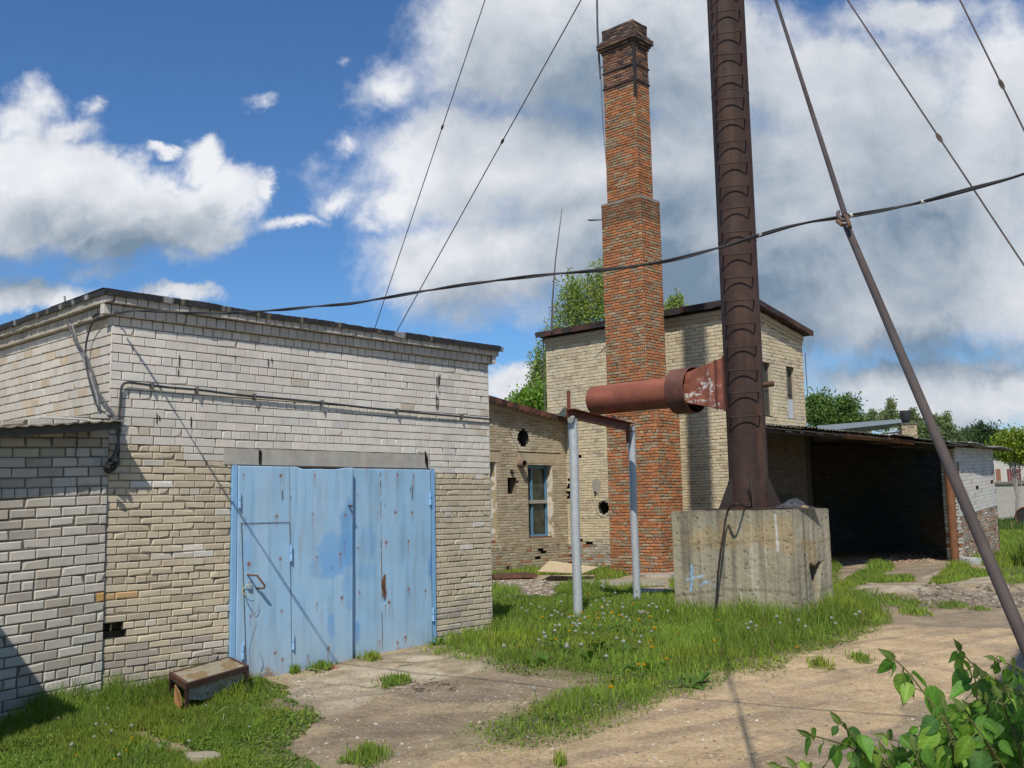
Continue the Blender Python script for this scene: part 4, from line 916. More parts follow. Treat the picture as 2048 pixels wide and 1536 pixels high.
# transition piece: square, flaring towards the stack; light streaks are paint
def transition():
    A0, A1 = .20, t_col+.0; n = 70; m = 60; rr = np.random.default_rng(5)
    def rectat(f): hw = .20+.10*(1-f)*0+.05; hz0 = .25+.20*(1-f); hz1 = .22+.20*(1-f); return hw, hz0, hz1
    V, C, F = [], [], []
    ring_n = 4*m
    for i in range(n+1):
        f = i/n; t = A0+(A1-A0)*f; hw, zu, zd = rectat(f)
        cs = [(-hw, -zd), (-hw, zu), (hw, zu), (hw, -zd)]
        for s in range(4):
            p, q = cs[s], cs[(s+1) % 4]
            for k in range(m):
                w = k/m; a, b = p[0]+(q[0]-p[0])*w, p[1]+(q[1]-p[1])*w
                V.append(PD+dirD*t+u*a+Z*b); base = np.array([.27, .095, .06])*(.75+.6*vnoise(t*9, b*9+s*7, 1, 8)); 
                if s == 0:
                    g = 0
                    for (x0, y0, sx, sy, k0) in ((.62, .05, .16, .10, 1), (.50, .17, .06, .12, .9), (.80, -.10, .16, .05, 1), (.45, -.08, .05, .20, .8), (.95, -.10, .10, .10, .8), (.30, -.30, .20, .04, 1.0), (.70, -.22, .3, .03, .8), (.35, .0, .10, .03, .7)):
                        g = max(g, k0*math.exp(-((t-x0)/sx)**2-((b-y0)/sy)**2))
                    nz_ = fbm(t*16+b*5, b*16-t*7, 1, 77, 4); nz2 = abs(fbm(t*7, b*7, 1, 33, 4)-.5)
                    if g > .28 and (abs(nz_-.5) < .030*g*1.6 or (nz2 < .035 and g > .5) or g*nz_ > .56): base = np.array([.60, .58, .53])
                C.append(base)
    N = 4*m
    for i in range(n):
        for k in range(N): F.append((i*N+k, (i+1)*N+k, (i+1)*N+(k+1) % N, i*N+(k+1) % N))
    me = fast_mesh('transition_box', np.array(V), np.array(F)[:, ::-1], np.array(C), M_oxide); o = bpy.data.objects.new('transition_box', me); col0.objects.link(o); o.parent = duct; o.location = -wloc(duct)
transition()
mb = MB(); mb.box(PD+dirD*.36, u, dirD, Z, (-.268, -.256), (-.012, .012), (-.40, .42), (.16, .06, .04)); mb.box(PD, u, dirD, Z, (-.275, .275), (.20, .225), (-.43, .46), (.12, .05, .04)); mb.build('flange', M_rust, duct)
# ---- debris and cable on the block
mb = MB(); rr = np.random.default_rng(4); cc_ = BN+v*.20+u*.42+Z*zBT
xs = np.linspace(-.42, .35, 40); ys = np.linspace(-.28, .30, 30); A, B = np.meshgrid(xs, ys, indexing='ij'); H = .012+.15*np.exp(-(A/.25)**2-(B/.17)**2)*(.3+1.2*fbm(A, B, .09, 14, 5))
P = [cc_+(u*.75+v*-.2)*A.ravel()[i]+(v)*B.ravel()[i]+Z*H.ravel()[i] for i in range(A.size)]; cols = [tuple(np.array([.045, .045, .05])*(.6+1.4*vnoise(A.ravel()[i]*20, B.ravel()[i]*20, 1, 3)) if vnoise(A.ravel()[i]*9, B.ravel()[i]*9, 1, 6) < .72 else np.array([.30, .22, .12])) for i in range(A.size)]
mb.add(P, [(i*30+k, (i+1)*30+k, (i+1)*30+k+1, i*30+k+1) for i in range(39) for k in range(29)], cols)
mb.build('rag_heap', M_felt, label='dark crumpled rags heaped on the concrete block beside the stack', cat='rags', smooth=True)
tubepts('hanging_cable', smoothpath([SC+nL*.34+Z*(zBT+.32), SC+nL*.36+Z*(zBT+.05), atY(1475, 1008, 15.25), atY(1456, 1021, 15.55), atY(1446, 1075, 15.52), atY(1438, 1130, 15.5), atY(1434, 1180, 15.48), atY(1430, 1240, 15.45)]), .016, M_black, None, (.035, .022, .02), 8, label='dark cable hanging down the front of the concrete block', cat='cable')
mb = MB()
for (x, y, w) in ((1399, 1015, .3), (1420, 1014, .35), (1560, 1016, .3)):
    q = BN+u*.22+v*(1.75 if x < 1410 else (1.35 if x < 1500 else .35))+Z*(zBT+.02); mb.box(q, v, u, Z, (-w*.8, w*.8), (-.05, .06), (0, .012), (.10, .06, .045))
mb.build('scrap_plate', M_rust, label='flat rusty scrap plates lying on the concrete block', cat='scrap')

# ================================================================== DUCT SUPPORT
P1 = atY(1150, 1014, 16.0); P2 = atY(1267.5, 1012, 19.0); P1[2] = P2[2] = 0
zp1 = atY(1143, 838, 16.0)[2]; zp2 = atY(1262, 853, 19.0)[2]
sup = thing('duct_support', 'two silver painted posts joined by a rusty channel beam', 'support frame', P1)
for P_, zp, r, lab in ((P1, zp1, .072, None), (P2, zp2, .068, 'farther silver post, shaded across its middle by the duct')):
    mb = MB(); g = Gf(P_[0], P_[1]); zz = np.linspace(g-.1, zp, 60); mb.tube([P_+Z*z+np.array([.004*math.sin(z*3), 0, 0]) for z in zz], [r*(1.03 if z > zp-.12 else 1)*(1+.02*vnoise(z, 0, .23, 5)+.012*vnoise(z, 3, .07, 6)) for z in zz], 28, (.50, .53, .56)); mb.build('post', M_zinc, sup, smooth=True)
bd = (P2-P1); Lb = np.linalg.norm(bd); bd /= Lb; bn = np.array([bd[1], -bd[0], 0]); zb0 = zp1+.005; mb = MB()
mb.box(P1+Z*zb0, bd, bn, Z, (-.14, Lb+.10), (-.055, -.045), (0, .15), (.17, .055, .04)); mb.box(P1+Z*zb0, bd, bn, Z, (-.14, Lb+.10), (-.045, .07), (0, .010), (.20, .07, .05)); mb.box(P1+Z*zb0, bd, bn, Z, (-.14, Lb+.10), (-.045, .07), (.14, .15), (.24, .08, .055))
mb.build('beam', M_oxide, sup)
mb = MB(); mb.box(P1+Z*zb0, bd, bn, Z, (-.14, -.132), (-.04, .02), (.15, .44), (.17, .055, .04)); mb.build('upright_stub', M_oxide, sup)
mb = MB(); mb.box(P1+bd*(Lb-.13)+Z*zb0, bd, bn, Z, (-.05, .05), (-.05, .0), (-.22, -.001), (.20, .07, .05)); mb.build('bracket', M_oxide, sup)
mb = MB(); mb.box(P1+bd*(Lb*.62)+Z*(zb0+.15), bd, bn, Z, (-.10, .16), (-.09, .04), (.001, .05), (.26, .08, .055)); mb.build('saddle', M_oxide, sup)
mb = MB(); mb.tube([P1+Z*(zp1-.03)-bd*.16+bn*.02, P1+Z*(zp1-.0)-bd*.05+bn*.02], .05, 14, (.45, .46, .44)); mb.build('post_cap', M_zinc, sup, smooth=True)

# ================================================================== GUYS AND CABLES
def atstack(py):      # height where the stack axis shows at image row py
    lo, hi = 2, 60
    for _ in range(40):
        m = (lo+hi)/2
        if proj(SC+Z*m)[1] > py: lo = m
        else: hi = m
    return lo
H1 = atstack(-390); H2 = atstack(-1120)
def guy(name, label, pxA, pxB, H, gy, r, knots=(), group=None, ends=None):
    """straight guy from the stack down to the ground seen through two photo points"""
    A = SC+Z*H
    # plane through camera and the two photo rays; the guy lies in it from A
    n = np.cross(ray(*pxA), ray(*pxB)); n /= np.linalg.norm(n); A = A-Z*((A-CAM)@n)/n[2]
    B = onZ(pxB[0]+(pxB[0]-pxA[0])/(pxB[1]-pxA[1])*(gy-pxB[1]), gy, .1)
    t = thing(name, label, 'guy rod', B, group)
    tubepts('rod', [A, B], r, M_rust, t, (.10, .075, .07), 10)
    for (x, y) in knots:
        d = ray(x, y); w = B-A; # closest point
        M = np.array([[d@d, -(d@w)], [-(d@w), w@w]]); s, tt = np.linalg.solve(M, np.array([d@(A-CAM), -(w@(A-CAM))])); c = A+w*tt; wn_ = w/np.linalg.norm(w); p = np.cross(wn_, Fw); p /= np.linalg.norm(p)
        ringp = [c+wn_*(.075*math.cos(q))+p*(.024*math.sin(q)) for q in np.linspace(0, 6.283, 13)]; tubepts('link', ringp, r*.9, M_rust, t, (.12, .09, .07), 6)
    return A, B
guy('guy_rod', 'thin guy rod with a link crossing blue sky above the garage, outer of two', (970, 0), (750, 655), H2, 1120, .0125, [(884, 254)], 'guys of the steel stack')
guy('guy_rod', 'thin guy rod ending behind the garage roof, nearer the brick chimney', (1162, 0), (795, 660), H1, 1120, .0125, [(1014, 288)], 'guys of the steel stack')
guy('guy_rod', 'thin guy rod with a link passing right of the thick rod', (1695, 0), (2048, 530), H1, 1290, .0125, [(1868, 282)], 'guys of the steel stack')
guy('guy_rod', 'thin guy rod cutting the top right corner of the sky', (1920, 0), (2048, 260), H2, 1290, .0125, [(2003, 168)], 'guys of the steel stack')
# near guy: two rods meeting in a chain shackle
def near_guy():
    A = SC+Z*atstack(-302); n = np.cross(ray(1550, 0), ray(1690, 440)); n /= np.linalg.norm(n); A = A-Z*((A-CAM)@n)/n[2]
    E = atY(2034, 1250, 1.75)      # passes close beside the camera
    K = None
    d = ray(1697, 458); w = E-A; M = np.array([[d@d, -(d@w)], [-(d@w), w@w]]); s, tt = np.linalg.solve(M, np.array([d@(A-CAM), -(w@(A-CAM))])); dist = s
    K1 = CAM+ray(1690, 430)*s; K2 = CAM+ray(1704, 478)*s*.985; E2 = K2+(E-K2)*1.0
    # extend down to the ground
    dn = (E-K2)/np.linalg.norm(E-K2); B = E+dn*((E[2]-.05)/-dn[2])
    t = thing('guy_rod', 'thick rusty guy rod slanting across the right side with a chain link', 'guy rod', B, 'guys of the steel stack')
    tubepts('rod', [A, K1], .0088, M_rust, t, (.075, .060, .058), 12); tubepts('rod', [K2-dn*.10, B], .0110, M_rust, t, (.082, .066, .060), 14)
    wn_ = (K1-A)/np.linalg.norm(K1-A); side = np.cross(wn_, Fw); side /= np.linalg.norm(side); fw_ = np.cross(side, wn_)
    sc = s/7.0
    hook = lambda c, a0, a1, r0, w0, ax: [c+wn_*(r0*math.cos(q))+ax*(w0*math.sin(q)) for q in np.linspace(a0, a1, 18)]
    c1 = K1+wn_*.0
    tubepts('shackle', hook(K1+wn_*.035*sc-side*.012, -2.6, 2.6, .075*sc, .028*sc, side), .0125*sc, M_rust, t, (.11, .085, .08), 10)
    tubepts('shackle', hook(K1+wn_*.115*sc+side*.004, 0, 6.283, .070*sc, .030*sc, (side*.6+fw_*.8)), .0125*sc, M_rust, t, (.15, .09, .06), 10)
    q = K1+wn_*.15*sc-side*.02; tubepts('shackle_pin', [q-side*.03*sc, q+wn_*.05*sc], .014*sc, M_rust, t, (.17, .10, .06), 10)
    return A, B
gA, gB = near_guy()
t = thing('guy_rod', 'guy rod passing above the view, seen only as its shadow streak', 'guy rod', gB, 'guys of the steel stack')
tubepts('rod', [SC+Z*H2, np.array([.15, -2.6, .05])], .0122, M_rust, t, (.12, .085, .08), 8)
# overhead cable
def cableY(px, py):
    d = ray(px, py); a = d[0]/d[1]; return 7.80/(1+.62*a)
cpx = [(237, 628), (262, 622), (300, 622), (380, 626), (450, 626), (560, 620), (640, 612), (700, 607), (770, 596), (850, 582), (930, 569), (1020, 558), (1110, 548), (1220, 538), (1330, 523), (1440, 495), (1520, 470), (1600, 448), (1700, 432), (1780, 418), (1850, 402), (1940, 378), (2048, 348), (2200, 296), (2500, 190), (2900, 60)]
pts = smoothpath([atY(x, y, cableY(x, y)) for (x, y) in cpx], 14); cb = thing('overhead_cable', 'sagging black twisted overhead cable strung from garage corner to upper right', 'cable', pts[0])
dd = [np.array(p) for p in pts]
for ph, r, c in ((0, .0085, (.035, .035, .04)), (math.pi, .0065, (.06, .06, .065))):
    L_ = 0; q = []
    for i, p in enumerate(dd):
        if i: L_ += np.linalg.norm(dd[i]-dd[i-1])
        q.append(p+np.array([0, math.sin(L_*5+ph)*.007, math.cos(L_*5+ph)*.007]))
    tubepts('strand', q, r, M_black, cb, c, 6)
mb = MB()
for (x, y) in ((1520, 470), (1845, 404), (1703, 431)): p = atY(x, y, cableY(x, y)); mb.tube([p-np.array([.012, 0, 0]), p+np.array([.012, 0, .004])], .014, 8, (.6, .58, .5))
mb.build('cable_tie', M_paint, cb)
am = [atY(x, y, 30.2) for (x, y) in ((1103, 664), (1105, 600), (1111, 520), (1124, 418))]
tubepts('antenna_mast', am, [.03, .026, .02, .010], M_rust, None, (.12, .11, .11), 8, label='thin bare mast rising from the left roof corner of the tall building', cat='mast')
# ================================================================== OPEN SHED ON THE RIGHT
A1 = atY(1526, 850, 22.5); B1 = atY(1925, 889, 28.9); A1z, B1z = A1[2], B1[2]
D1 = TR.P(LR, 0); cart = thing('open_shed', 'dark open-fronted shed with ragged asbestos roof beside the tall building', 'shed', (A1*.5+B1*.5)*np.array([1, 1, 0]))
SR = Wall(atY(1916, 1003, 29.4), u); LSR = SR.S(1993, 1000)[0]
zRt = SR.S(1950, 903)[1]; zRb = SR.S(1965, 1012)[1]; zRt2 = SR.S(1992, 912)[1]
wR = lambda a, z: (-.075*(LSR-a)*(1.0-.0*(z))*(1.15-(z-zRb)/1.7*.95))
bricks(SR, 'brickwork', M_brick, cart, .10, LSR, stack(zRb, zRt+.35, .098, 30), lambda a, z: pick((.58, .56, .53), .05, ((.50, .46, .42),), .1), (.26, .15, .11), warp=wR, top=lambda a: zRt+.12, rough=.8, cham=.004, mj=.006, depth=.012,
       missing=lambda a, z: any(abs(a-q[0]) < .06 and abs(z-q[1]) < .05 for q in [SR.S(1949, 912), SR.S(1980, 921), SR.S(1954, 966), SR.S(1984, 964)]))
bricks(SR, 'brickwork', M_redbrick, cart, .12, LSR, stack(-.15, zRb, .09, 5), lambda a, z: pick((.34, .15, .08) if random.random() < .42 else (.40, .34, .26), .3, ((.5, .46, .4), (.2, .13, .09)), .3), (.30, .25, .2), warp=lambda a, z: wR(a, zRb)*sstep(z, 0, zRb), rough=4, cham=.02, mj=.02, L=.19, label='lower red brick and rubble part of the end wall')
SP = Wall(SR.O-v*-.0, -v)        # broken pier end facing left-front
P0 = SR.O+v*.40
PE = Wall(P0, -v); mb = MB()
for i in range(36):
    z = -.1+i*.098
    if z > zRt+.02: break
    k = (i % 2)*.05; lo = i < 14; c = pick((.34, .13, .07) if (lo and random.random() < .5) else (.54, .50, .43), .15)
    PE.box(mb, (.0+k*.3, .39), (z+.008, z+.088), (-.22, .02+k+.03*random.random()), c)
PE.box(mb, (.02, .37), (-.1, zRt), (-.2, -.01), (.20, .16, .12)); mb.build('pier', M_brick, cart)
mb = MB(); q = SR.O-u*.12+v*.30; q = atY(1902, 1003, 29.0); q[2] = 0; mb.tube([q+Z*z for z in np.linspace(-.1, B1z-.18, 12)], .115, 20, (.20, .09, .045)); mb.build('post', M_rust, cart, smooth=True)
mb = MB(); q = SR.P(.17, 0); SR.box(mb, (.13, .19), (1.6, zRt-.35), (.0, .03), (.15, .08, .06)); mb.build('steel_strap', M_rust, cart)
BK0 = atY(1631, 1006, 36.0); BK1 = atY(1960, 1002, 38.0); BK0[2] = BK1[2] = 0
wk = Wall(BK0, (BK1-BK0)/np.linalg.norm(BK1-BK0)); Lk = np.linalg.norm(BK1-BK0)
bricks(wk, 'back_wall', M_brick, cart, 0, Lk, stack(-.1, 3.95, .098, 6), lambda a, z: pick((.15, .138, .115), .15), (.04, .036, .03), rough=.8)  # brick and mortar colours lowered to hold the shade inside the shed
dd_ = BK0-D1; dd_[2] = 0; wl = Wall(D1*np.array([1, 1, 0]), dd_/np.linalg.norm(dd_)); mb = MB()
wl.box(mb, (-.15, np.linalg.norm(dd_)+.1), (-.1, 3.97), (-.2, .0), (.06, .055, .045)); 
p_, q_ = SR.P(LSR, 0, -.25), BK1-SR.n*.25; wr = Wall(q_, (p_-q_)/np.linalg.norm(p_-q_)); 
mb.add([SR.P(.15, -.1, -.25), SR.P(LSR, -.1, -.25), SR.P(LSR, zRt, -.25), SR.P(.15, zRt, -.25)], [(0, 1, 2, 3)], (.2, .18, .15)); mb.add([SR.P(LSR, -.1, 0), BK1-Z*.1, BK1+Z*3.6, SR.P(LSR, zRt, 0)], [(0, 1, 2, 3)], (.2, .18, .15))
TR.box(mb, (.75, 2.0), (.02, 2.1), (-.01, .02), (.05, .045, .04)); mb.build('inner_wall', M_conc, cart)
# roof: overlapping ragged sheets, edge tilted along A1-B1
er = (B1-A1); er[2] = 0; Lr = np.linalg.norm(er); er /= Lr; nr = np.array([-er[1], er[0], 0])
ze = lambda s: A1z+(B1z-A1z)*(s/Lr)+.05*math.sin(s/Lr*math.pi)
mb = MB(); mu = MB(); ns = 9
for i in range(ns):
    s0 = -.05+(Lr+.3)*i/ns; s1 = -.05+(Lr+.3)*(i+1)/ns+.06; fo = .04*random.random()+(.10 if i in (5,) else 0); lift = .015*(i % 2)+.015*random.random()
    n = 24
    for q in range(n):
        a, b = s0+(s1-s0)*q/n, s0+(s1-s0)*(q+1)/n; wv = lambda s: .018*math.sin(s*2*math.pi/.15)
        chip = -.03*random.random() if random.random() < .25 else 0
        z0, z1 = ze(a)+wv(a)+lift, ze(b)+wv(b)+lift
        F0 = lambda s, z, fo=fo, chip=chip: A1*np.array([1, 1, 0])+er*s+nr*(-fo-chip)+Z*z
        def K0(s):
            f = min(1, max(0, s/Lr)); pl = [(0, TR.P(.55, 0, .01)), (.30, TR.P(LR, 0, .01)), (.36, BK0-wk.n*.2), (1.0, BK1-wk.n*.2)]
            for (f0, p0), (f1, p1) in zip(pl[:-1], pl[1:]):
                if f <= f1: q = p0+(p1-p0)*(f-f0)/(f1-f0); break
            return q*np.array([1, 1, 0])+Z*(3.93 if f <= .3 else 3.93-.15*(f-.3))
        for _ in (0,):
            P = [F0(a, z0), F0(b, z1), K0(b), K0(a)]
            mb.add(P+[p-Z*.012 for p in P], [(0, 1, 2, 3), (7, 6, 5, 4), (0, 4, 5, 1), (0, 3, 7, 4), (1, 5, 6, 2)], pick((.22, .21, .17), .15))
PP = [F0(.0, A1z-.06), F0(Lr, B1z-.06), K0(Lr)-Z*.05, K0(.36*Lr)-Z*.05, K0(.30*Lr)-Z*.05, K0(0)-Z*.05]; mb.prism(PP, Z*.02, (.07, .065, .055))  # added unseen deck, blocks light leaking between the sheets
mb.build('sheet_roof', M_sheet, cart)
mb = MB(); Ap = A1*np.array([1, 1, 0])
for (s0, s1, c) in ((.0, 3.6, (.05, .045, .04)), (3.62, 5.35, (.26, .11, .055)), (5.42, 7.1, (.28, .12, .06))):
    mb.prism([Ap+er*s0+nr*.12+Z*(ze(s0)-.15), Ap+er*s1+nr*.12+Z*(ze(s1)-.15), Ap+er*s1+nr*.12+Z*(ze(s1)-.03), Ap+er*s0+nr*.12+Z*(ze(s0)-.03)], nr*.06, c)
mb.build('edge_beam', M_rust, cart)
mb = MB()
for (s, w) in ((.9, .3), (1.5, .15), (2.2, .3), (2.95, .2), (3.3, .12)):
    mb.prism([Ap+er*s+nr*.03+Z*(ze(s)-.12), Ap+er*(s+w)+nr*.03+Z*(ze(s+w)-.13), Ap+er*(s+w*.8)+nr*.03+Z*(ze(s+w)-.08), Ap+er*(s+.02)+nr*.03+Z*(ze(s)-.07)], nr*.01, (.20, .19, .17))
mb.build('broken_edge', M_sheet, cart)
# corrugated overhang above the end wall
mb = MB(); n = 46
for i in range(n):
    a, b = -.1+(LSR+.75)*i/n, -.1+(LSR+.75)*(i+1)/n; zz = lambda x: zRt+.22-.02*x+.03*math.sin(x*2.6)+.02*math.sin(x*2*math.pi/.15)
    P = [SR.P(a, zz(a)-.03, .42), SR.P(b, zz(b)-.03, .42), SR.P(b, zz(b)+.12, -2.5), SR.P(a, zz(a)+.12, -2.5)]; mb.add(P+[p-Z*.012 for p in P], [(0, 1, 2, 3), (7, 6, 5, 4), (0, 4, 5, 1)], pick((.26, .26, .24), .12))
mb.build('sheet_roof', M_sheet, cart)

# ================================================================== BACKGROUND BUILDINGS
def P_(px, py, Y): return atY(px, py, Y)
bb = thing('far_brick_house', 'small white brick house with a pale metal roof behind the open shed', 'building', P_(1770, 1004, 43)*np.array([1, 1, 0])+Z*.1)
fr = Wall(P_(1640, 1005, 44), np.array([.985, -.17, 0])); aE = fr.S(1828, 1000)[0]; zt_ = fr.S(1790, 866)[1]
bricks(fr, 'brickwork', M_brick, bb, 0, aE, stack(2.2, fr.S(1795, 862)[1]+.5, .098, 8), lambda a, z: pick((.60, .58, .55), .06), (.22, .2, .18), top=lambda a: fr.S(1745, 870)[1]+(fr.S(1800, 862)[1]-fr.S(1745, 870)[1])*(a-fr.S(1745, 870)[0])/(fr.S(1800, 862)[0]-fr.S(1745, 870)[0]))
mb = MB(); fr.box(mb, (0, aE), (-.1, 2.25), (-4, -.05), (.5, .48, .45)); mb.build('inner_wall', M_conc, bb)
mb = MB(); z0, z1 = fr.S(1690, 858)[1], fr.S(1806, 846)[1]; a0, a1 = fr.S(1690, 858)[0], fr.S(1806, 846)[0]
P = [fr.P(a0-1.2, z0-.1, .35), fr.P(a1, z1, .35), fr.P(a1, z1+.16, .35), fr.P(a0-1.2, z0+.16, .35)]; mb.prism(P, -fr.n*4, (.22, .27, .31)); mb.build('roof', M_paint, bb)
cw_ = Wall(fr.P(fr.S(1798, 860)[0], 0, .6), fr.e); Lc = .62; ct = cw_.S(1812, 849)[1]
bricks(cw_, 'chimney', M_brick, bb, 0, Lc, stack(2.5, ct, .085, 9), lambda a, z: pick((.48, .40, .26), .15, ((.25, .2, .15),), .3), (.12, .1, .08)); mb = MB(); cw_.box(mb, (.01, Lc-.01), (2.5, ct-.01), (-.6, -.02), (.3, .25, .18)); cw_.box(mb, (-.03, Lc+.03), (ct-.001, ct+.05), (-.6, .04), (.16, .13, .11)); mb.build('chimney_core', M_conc, bb)
mb = MB(); c = cw_.P(.24, ct+.05, -.25); hh = cw_.S(1810, 820)[1]-ct-.05
prof = [(0, .13), (.18, .10), (.20, .16), (.38, .20), (.62, .22), (.70, .22), (.70, .23), (.98, .22), (1.0, .05)]
mb.tube([c+Z*hh*a for a, r in prof], [r for a, r in prof], 14, (.035, .038, .045)); mb.build('chimney_cowl', M_rust, bb, smooth=True)
c2 = cw_.P(.72, ct+.22, -.25); tubepts('wire_hoop', [c2+fr.e*.26*math.cos(t)+fr.n*.2*math.sin(t) for t in np.linspace(0, 6.283, 17)], .015, M_rust, bb, (.03, .03, .035), 6)
# wall, fence and building at the far right
fb = thing('far_workshop', 'pale far workshop with dark red slatted openings behind the concrete fence', 'building', P_(2030, 998, 84)*np.array([1, 1, 0])+Z*.1)
fw = Wall(P_(1970, 1000, 88), np.array([.93, -.36, 0])); zq = lambda x, y: fw.S(x, y)
a0 = zq(1985, 930)[0]; mb = MB(); mb.prism([fw.P(a0, 0, 0), fw.P(a0+9, 0, 0), fw.P(a0+9, zq(2120, 936)[1], 0), fw.P(a0, zq(1986, 905)[1], 0)], -fw.n*5, (.52, .50, .46)); mb.build('wall', M_brick, fb)
mb = MB(); mb.prism([fw.P(a0-.4, zq(1986, 903)[1], .5), fw.P(a0+9.4, zq(2120, 934)[1], .5), fw.P(a0+9.4, zq(2120, 930)[1], .5), fw.P(a0-.4, zq(1986, 899)[1], .5)], -fw.n*6, (.07, .075, .07)); mb.build('roof', M_sheet, fb)
for (x0, x1, c) in ((1991, 2003, (.30, .10, .06)), (2014, 2044, (.17, .035, .04)), (2052, 2090, (.17, .035, .04))):
    a, zt1 = zq(x0, 938); b, zb1 = zq(x1, 961); w = MB(); n = max(3, int((b-a)/.16))
    for i in range(n): fw.box(w, (a+(b-a)*i/n+.01, a+(b-a)*(i+.8)/n), (zb1, zt1), (.01, .06), pick(c, .25))
    f = w.build('slatted_opening', M_paint, fb)
a, z = zq(2031, 912); mb = MB(); mb.tube([fw.P(a-.4, z-.9, .4), fw.P(a-.35, z-.1, .45), fw.P(a-.1, z+.05, .6)], .05, 8, (.12, .13, .13)); mb.tube([fw.P(a-.2, z, .6), fw.P(a+.6, z+.25, .7)], [.1, .16], 10, (.30, .40, .38)); mb.build('wall_lamp', M_paint, fb, smooth=True)
fe = thing('concrete_fence', 'grey precast concrete panel fence with posts at the far right edge', 'fence', P_(2020, 1000, 74)*np.array([1, 1, 0])+Z*.1)
fx = Wall(P_(1984, 1000, 76), np.array([.95, -.31, 0])); zt2 = fx.S(2020, 968)[1]
aa = 0
for i in range(5):
    mb = MB(); L_ = 3.0; n = 30
    fx.box(mb, (aa+.1, aa+L_-.1), (-.1, zt2), (-.08, 0), pick((.34, .33, .30), .08)); fx.box(mb, (aa+.1, aa+L_-.1), (zt2-.02, zt2+.18), (-.14, .14), (.16, .15, .13)); mb.build('panel', M_conc, fe)
    mb = MB(); fx.box(mb, (aa-.14, aa+.09), (-.1, zt2+.0), (-.1, .14), (.36, .35, .31)); mb.build('post', M_conc, fe); aa += L_
q = onZ(2047, 1054, .1); q = P_(2054, 1050, 60); q[2] = .1
tk = thing('rusty_drum', 'dark drum with rusty end lying in weeds at the right edge', 'drum', q); ax = np.array([.75, .66, 0])
mb = MB(); mb.tube([q+Z*.62-ax*.05, q+Z*.62+ax*1.3], .60, 26, (.05, .055, .065)); mb.build('drum_body', M_rust, tk, smooth=True); mb = MB(); mb.tube([q+Z*.62-ax*.09, q+Z*.62-ax*.05], .54, 26, (.035, .035, .04)); mb.build('open_end_shade', M_rust, tk, smooth=True); tubepts('rim', [q+Z*.62-ax*.10+np.array([.66, -.75, 0])*.58*math.cos(t)+Z*.58*math.sin(t) for t in np.linspace(0, 6.283, 25)], .05, M_rust, tk, (.24, .10, .05), 8)  # dark disc paints the shaded hollow of the drum's open end

# ================================================================== GROUND
def poly(pts): return [tuple(gp(x, y)[:2]) for (x, y) in pts]
def inside(px_, X, Y):
    X = np.asarray(X); Y = np.asarray(Y); r = np.zeros(X.shape, bool); n = len(px_)
    for i in range(n):
        x1, y1 = px_[i]; x2, y2 = px_[(i+1) % n]
        if y1 == y2: continue
        c = ((y1 > Y) != (y2 > Y)) & (X < (x2-x1)*(Y-y1)/(y2-y1)+x1); r ^= c
    return r
def edge_noise(X, Y, amp, s, seed): return X+amp*(fbm(X, Y, s, seed, 4)-.5)*2, Y+amp*(fbm(X, Y, s, seed+50, 4)-.5)*2
GA = poly([(985, 1243), (925, 1262), (868, 1283), (905, 1300), (960, 1312), (1040, 1337), (1130, 1346), (1192, 1352), (1182, 1385), (1080, 1420), (990, 1445), (955, 1478), (1030, 1494), (1120, 1484), (1200, 1454), (1245, 1440), (1238, 1415), (1300, 1395), (1415, 1378), (1405, 1345), (1470, 1335), (1530, 1338), (1560, 1308), (1640, 1290), (1720, 1262), (1757, 1240), (1738, 1208), (1900, 1214), (1740, 1196), (1690, 1185), (1668, 1162), (1660, 1130), (1560, 1105), (1345, 1095), (1225, 1088), (1150, 1105), (1000, 1120), (900, 1130), (900, 1200)])
GB = poly([(-300, 1390), (0, 1375), (205, 1350), (345, 1350), (420, 1340), (520, 1378), (588, 1420), (604, 1446), (545, 1476), (470, 1496), (560, 1530), (660, 1580), (650, 1700), (-400, 1700)])
GBh = poly([(240, 1468), (300, 1462), (350, 1490), (430, 1520), (400, 1540), (300, 1500)])
bare = [poly(q) for q in ([(985, 1160), (1060, 1150), (1190, 1150), (1195, 1166), (1120, 1172), (1100, 1196), (1050, 1192), (1020, 1184), (990, 1182)], [(1195, 1167), (1260, 1150), (1345, 1145), (1345, 1168), (1300, 1176), (1230, 1176)], [(1275, 1182), (1345, 1168), (1345, 1188), (1300, 1194)], [(985, 1178), (990, 1160), (960, 1165)])]
strips = [poly(q) for q in ([(1655, 1180), (1700, 1160), (1745, 1130), (1785, 1136), (1755, 1160), (1700, 1178), (1690, 1200), (1650, 1210)], [(1690, 1158), (1760, 1155), (1820, 1150), (1826, 1164), (1760, 1166)], [(1880, 1150), (1905, 1132), (1960, 1140), (2020, 1150), (1960, 1156), (1900, 1166), (1850, 1170)],
          [(1925, 1112), (1922, 1060), (1990, 1040), (1996, 1020), (2060, 1016), (2400, 1016), (2600, 1150), (2100, 1160), (2020, 1175), (1995, 1160), (1990, 1135), (1950, 1128)], [(1650, 1135), (1662, 1120), (1672, 1135), (1662, 1148)])]
patches = [(790, 1366, 28), (735, 1514, 40), (640, 1334, 26), (717, 1308, 30), (745, 1318, 16), (505, 1352, 14), (1640, 1330, 24), (1720, 1318, 20), (1900, 1212, 30), (1830, 1228, 26), (1120, 1530, 14), (1960, 1220, 16), (590, 1345, 10)]
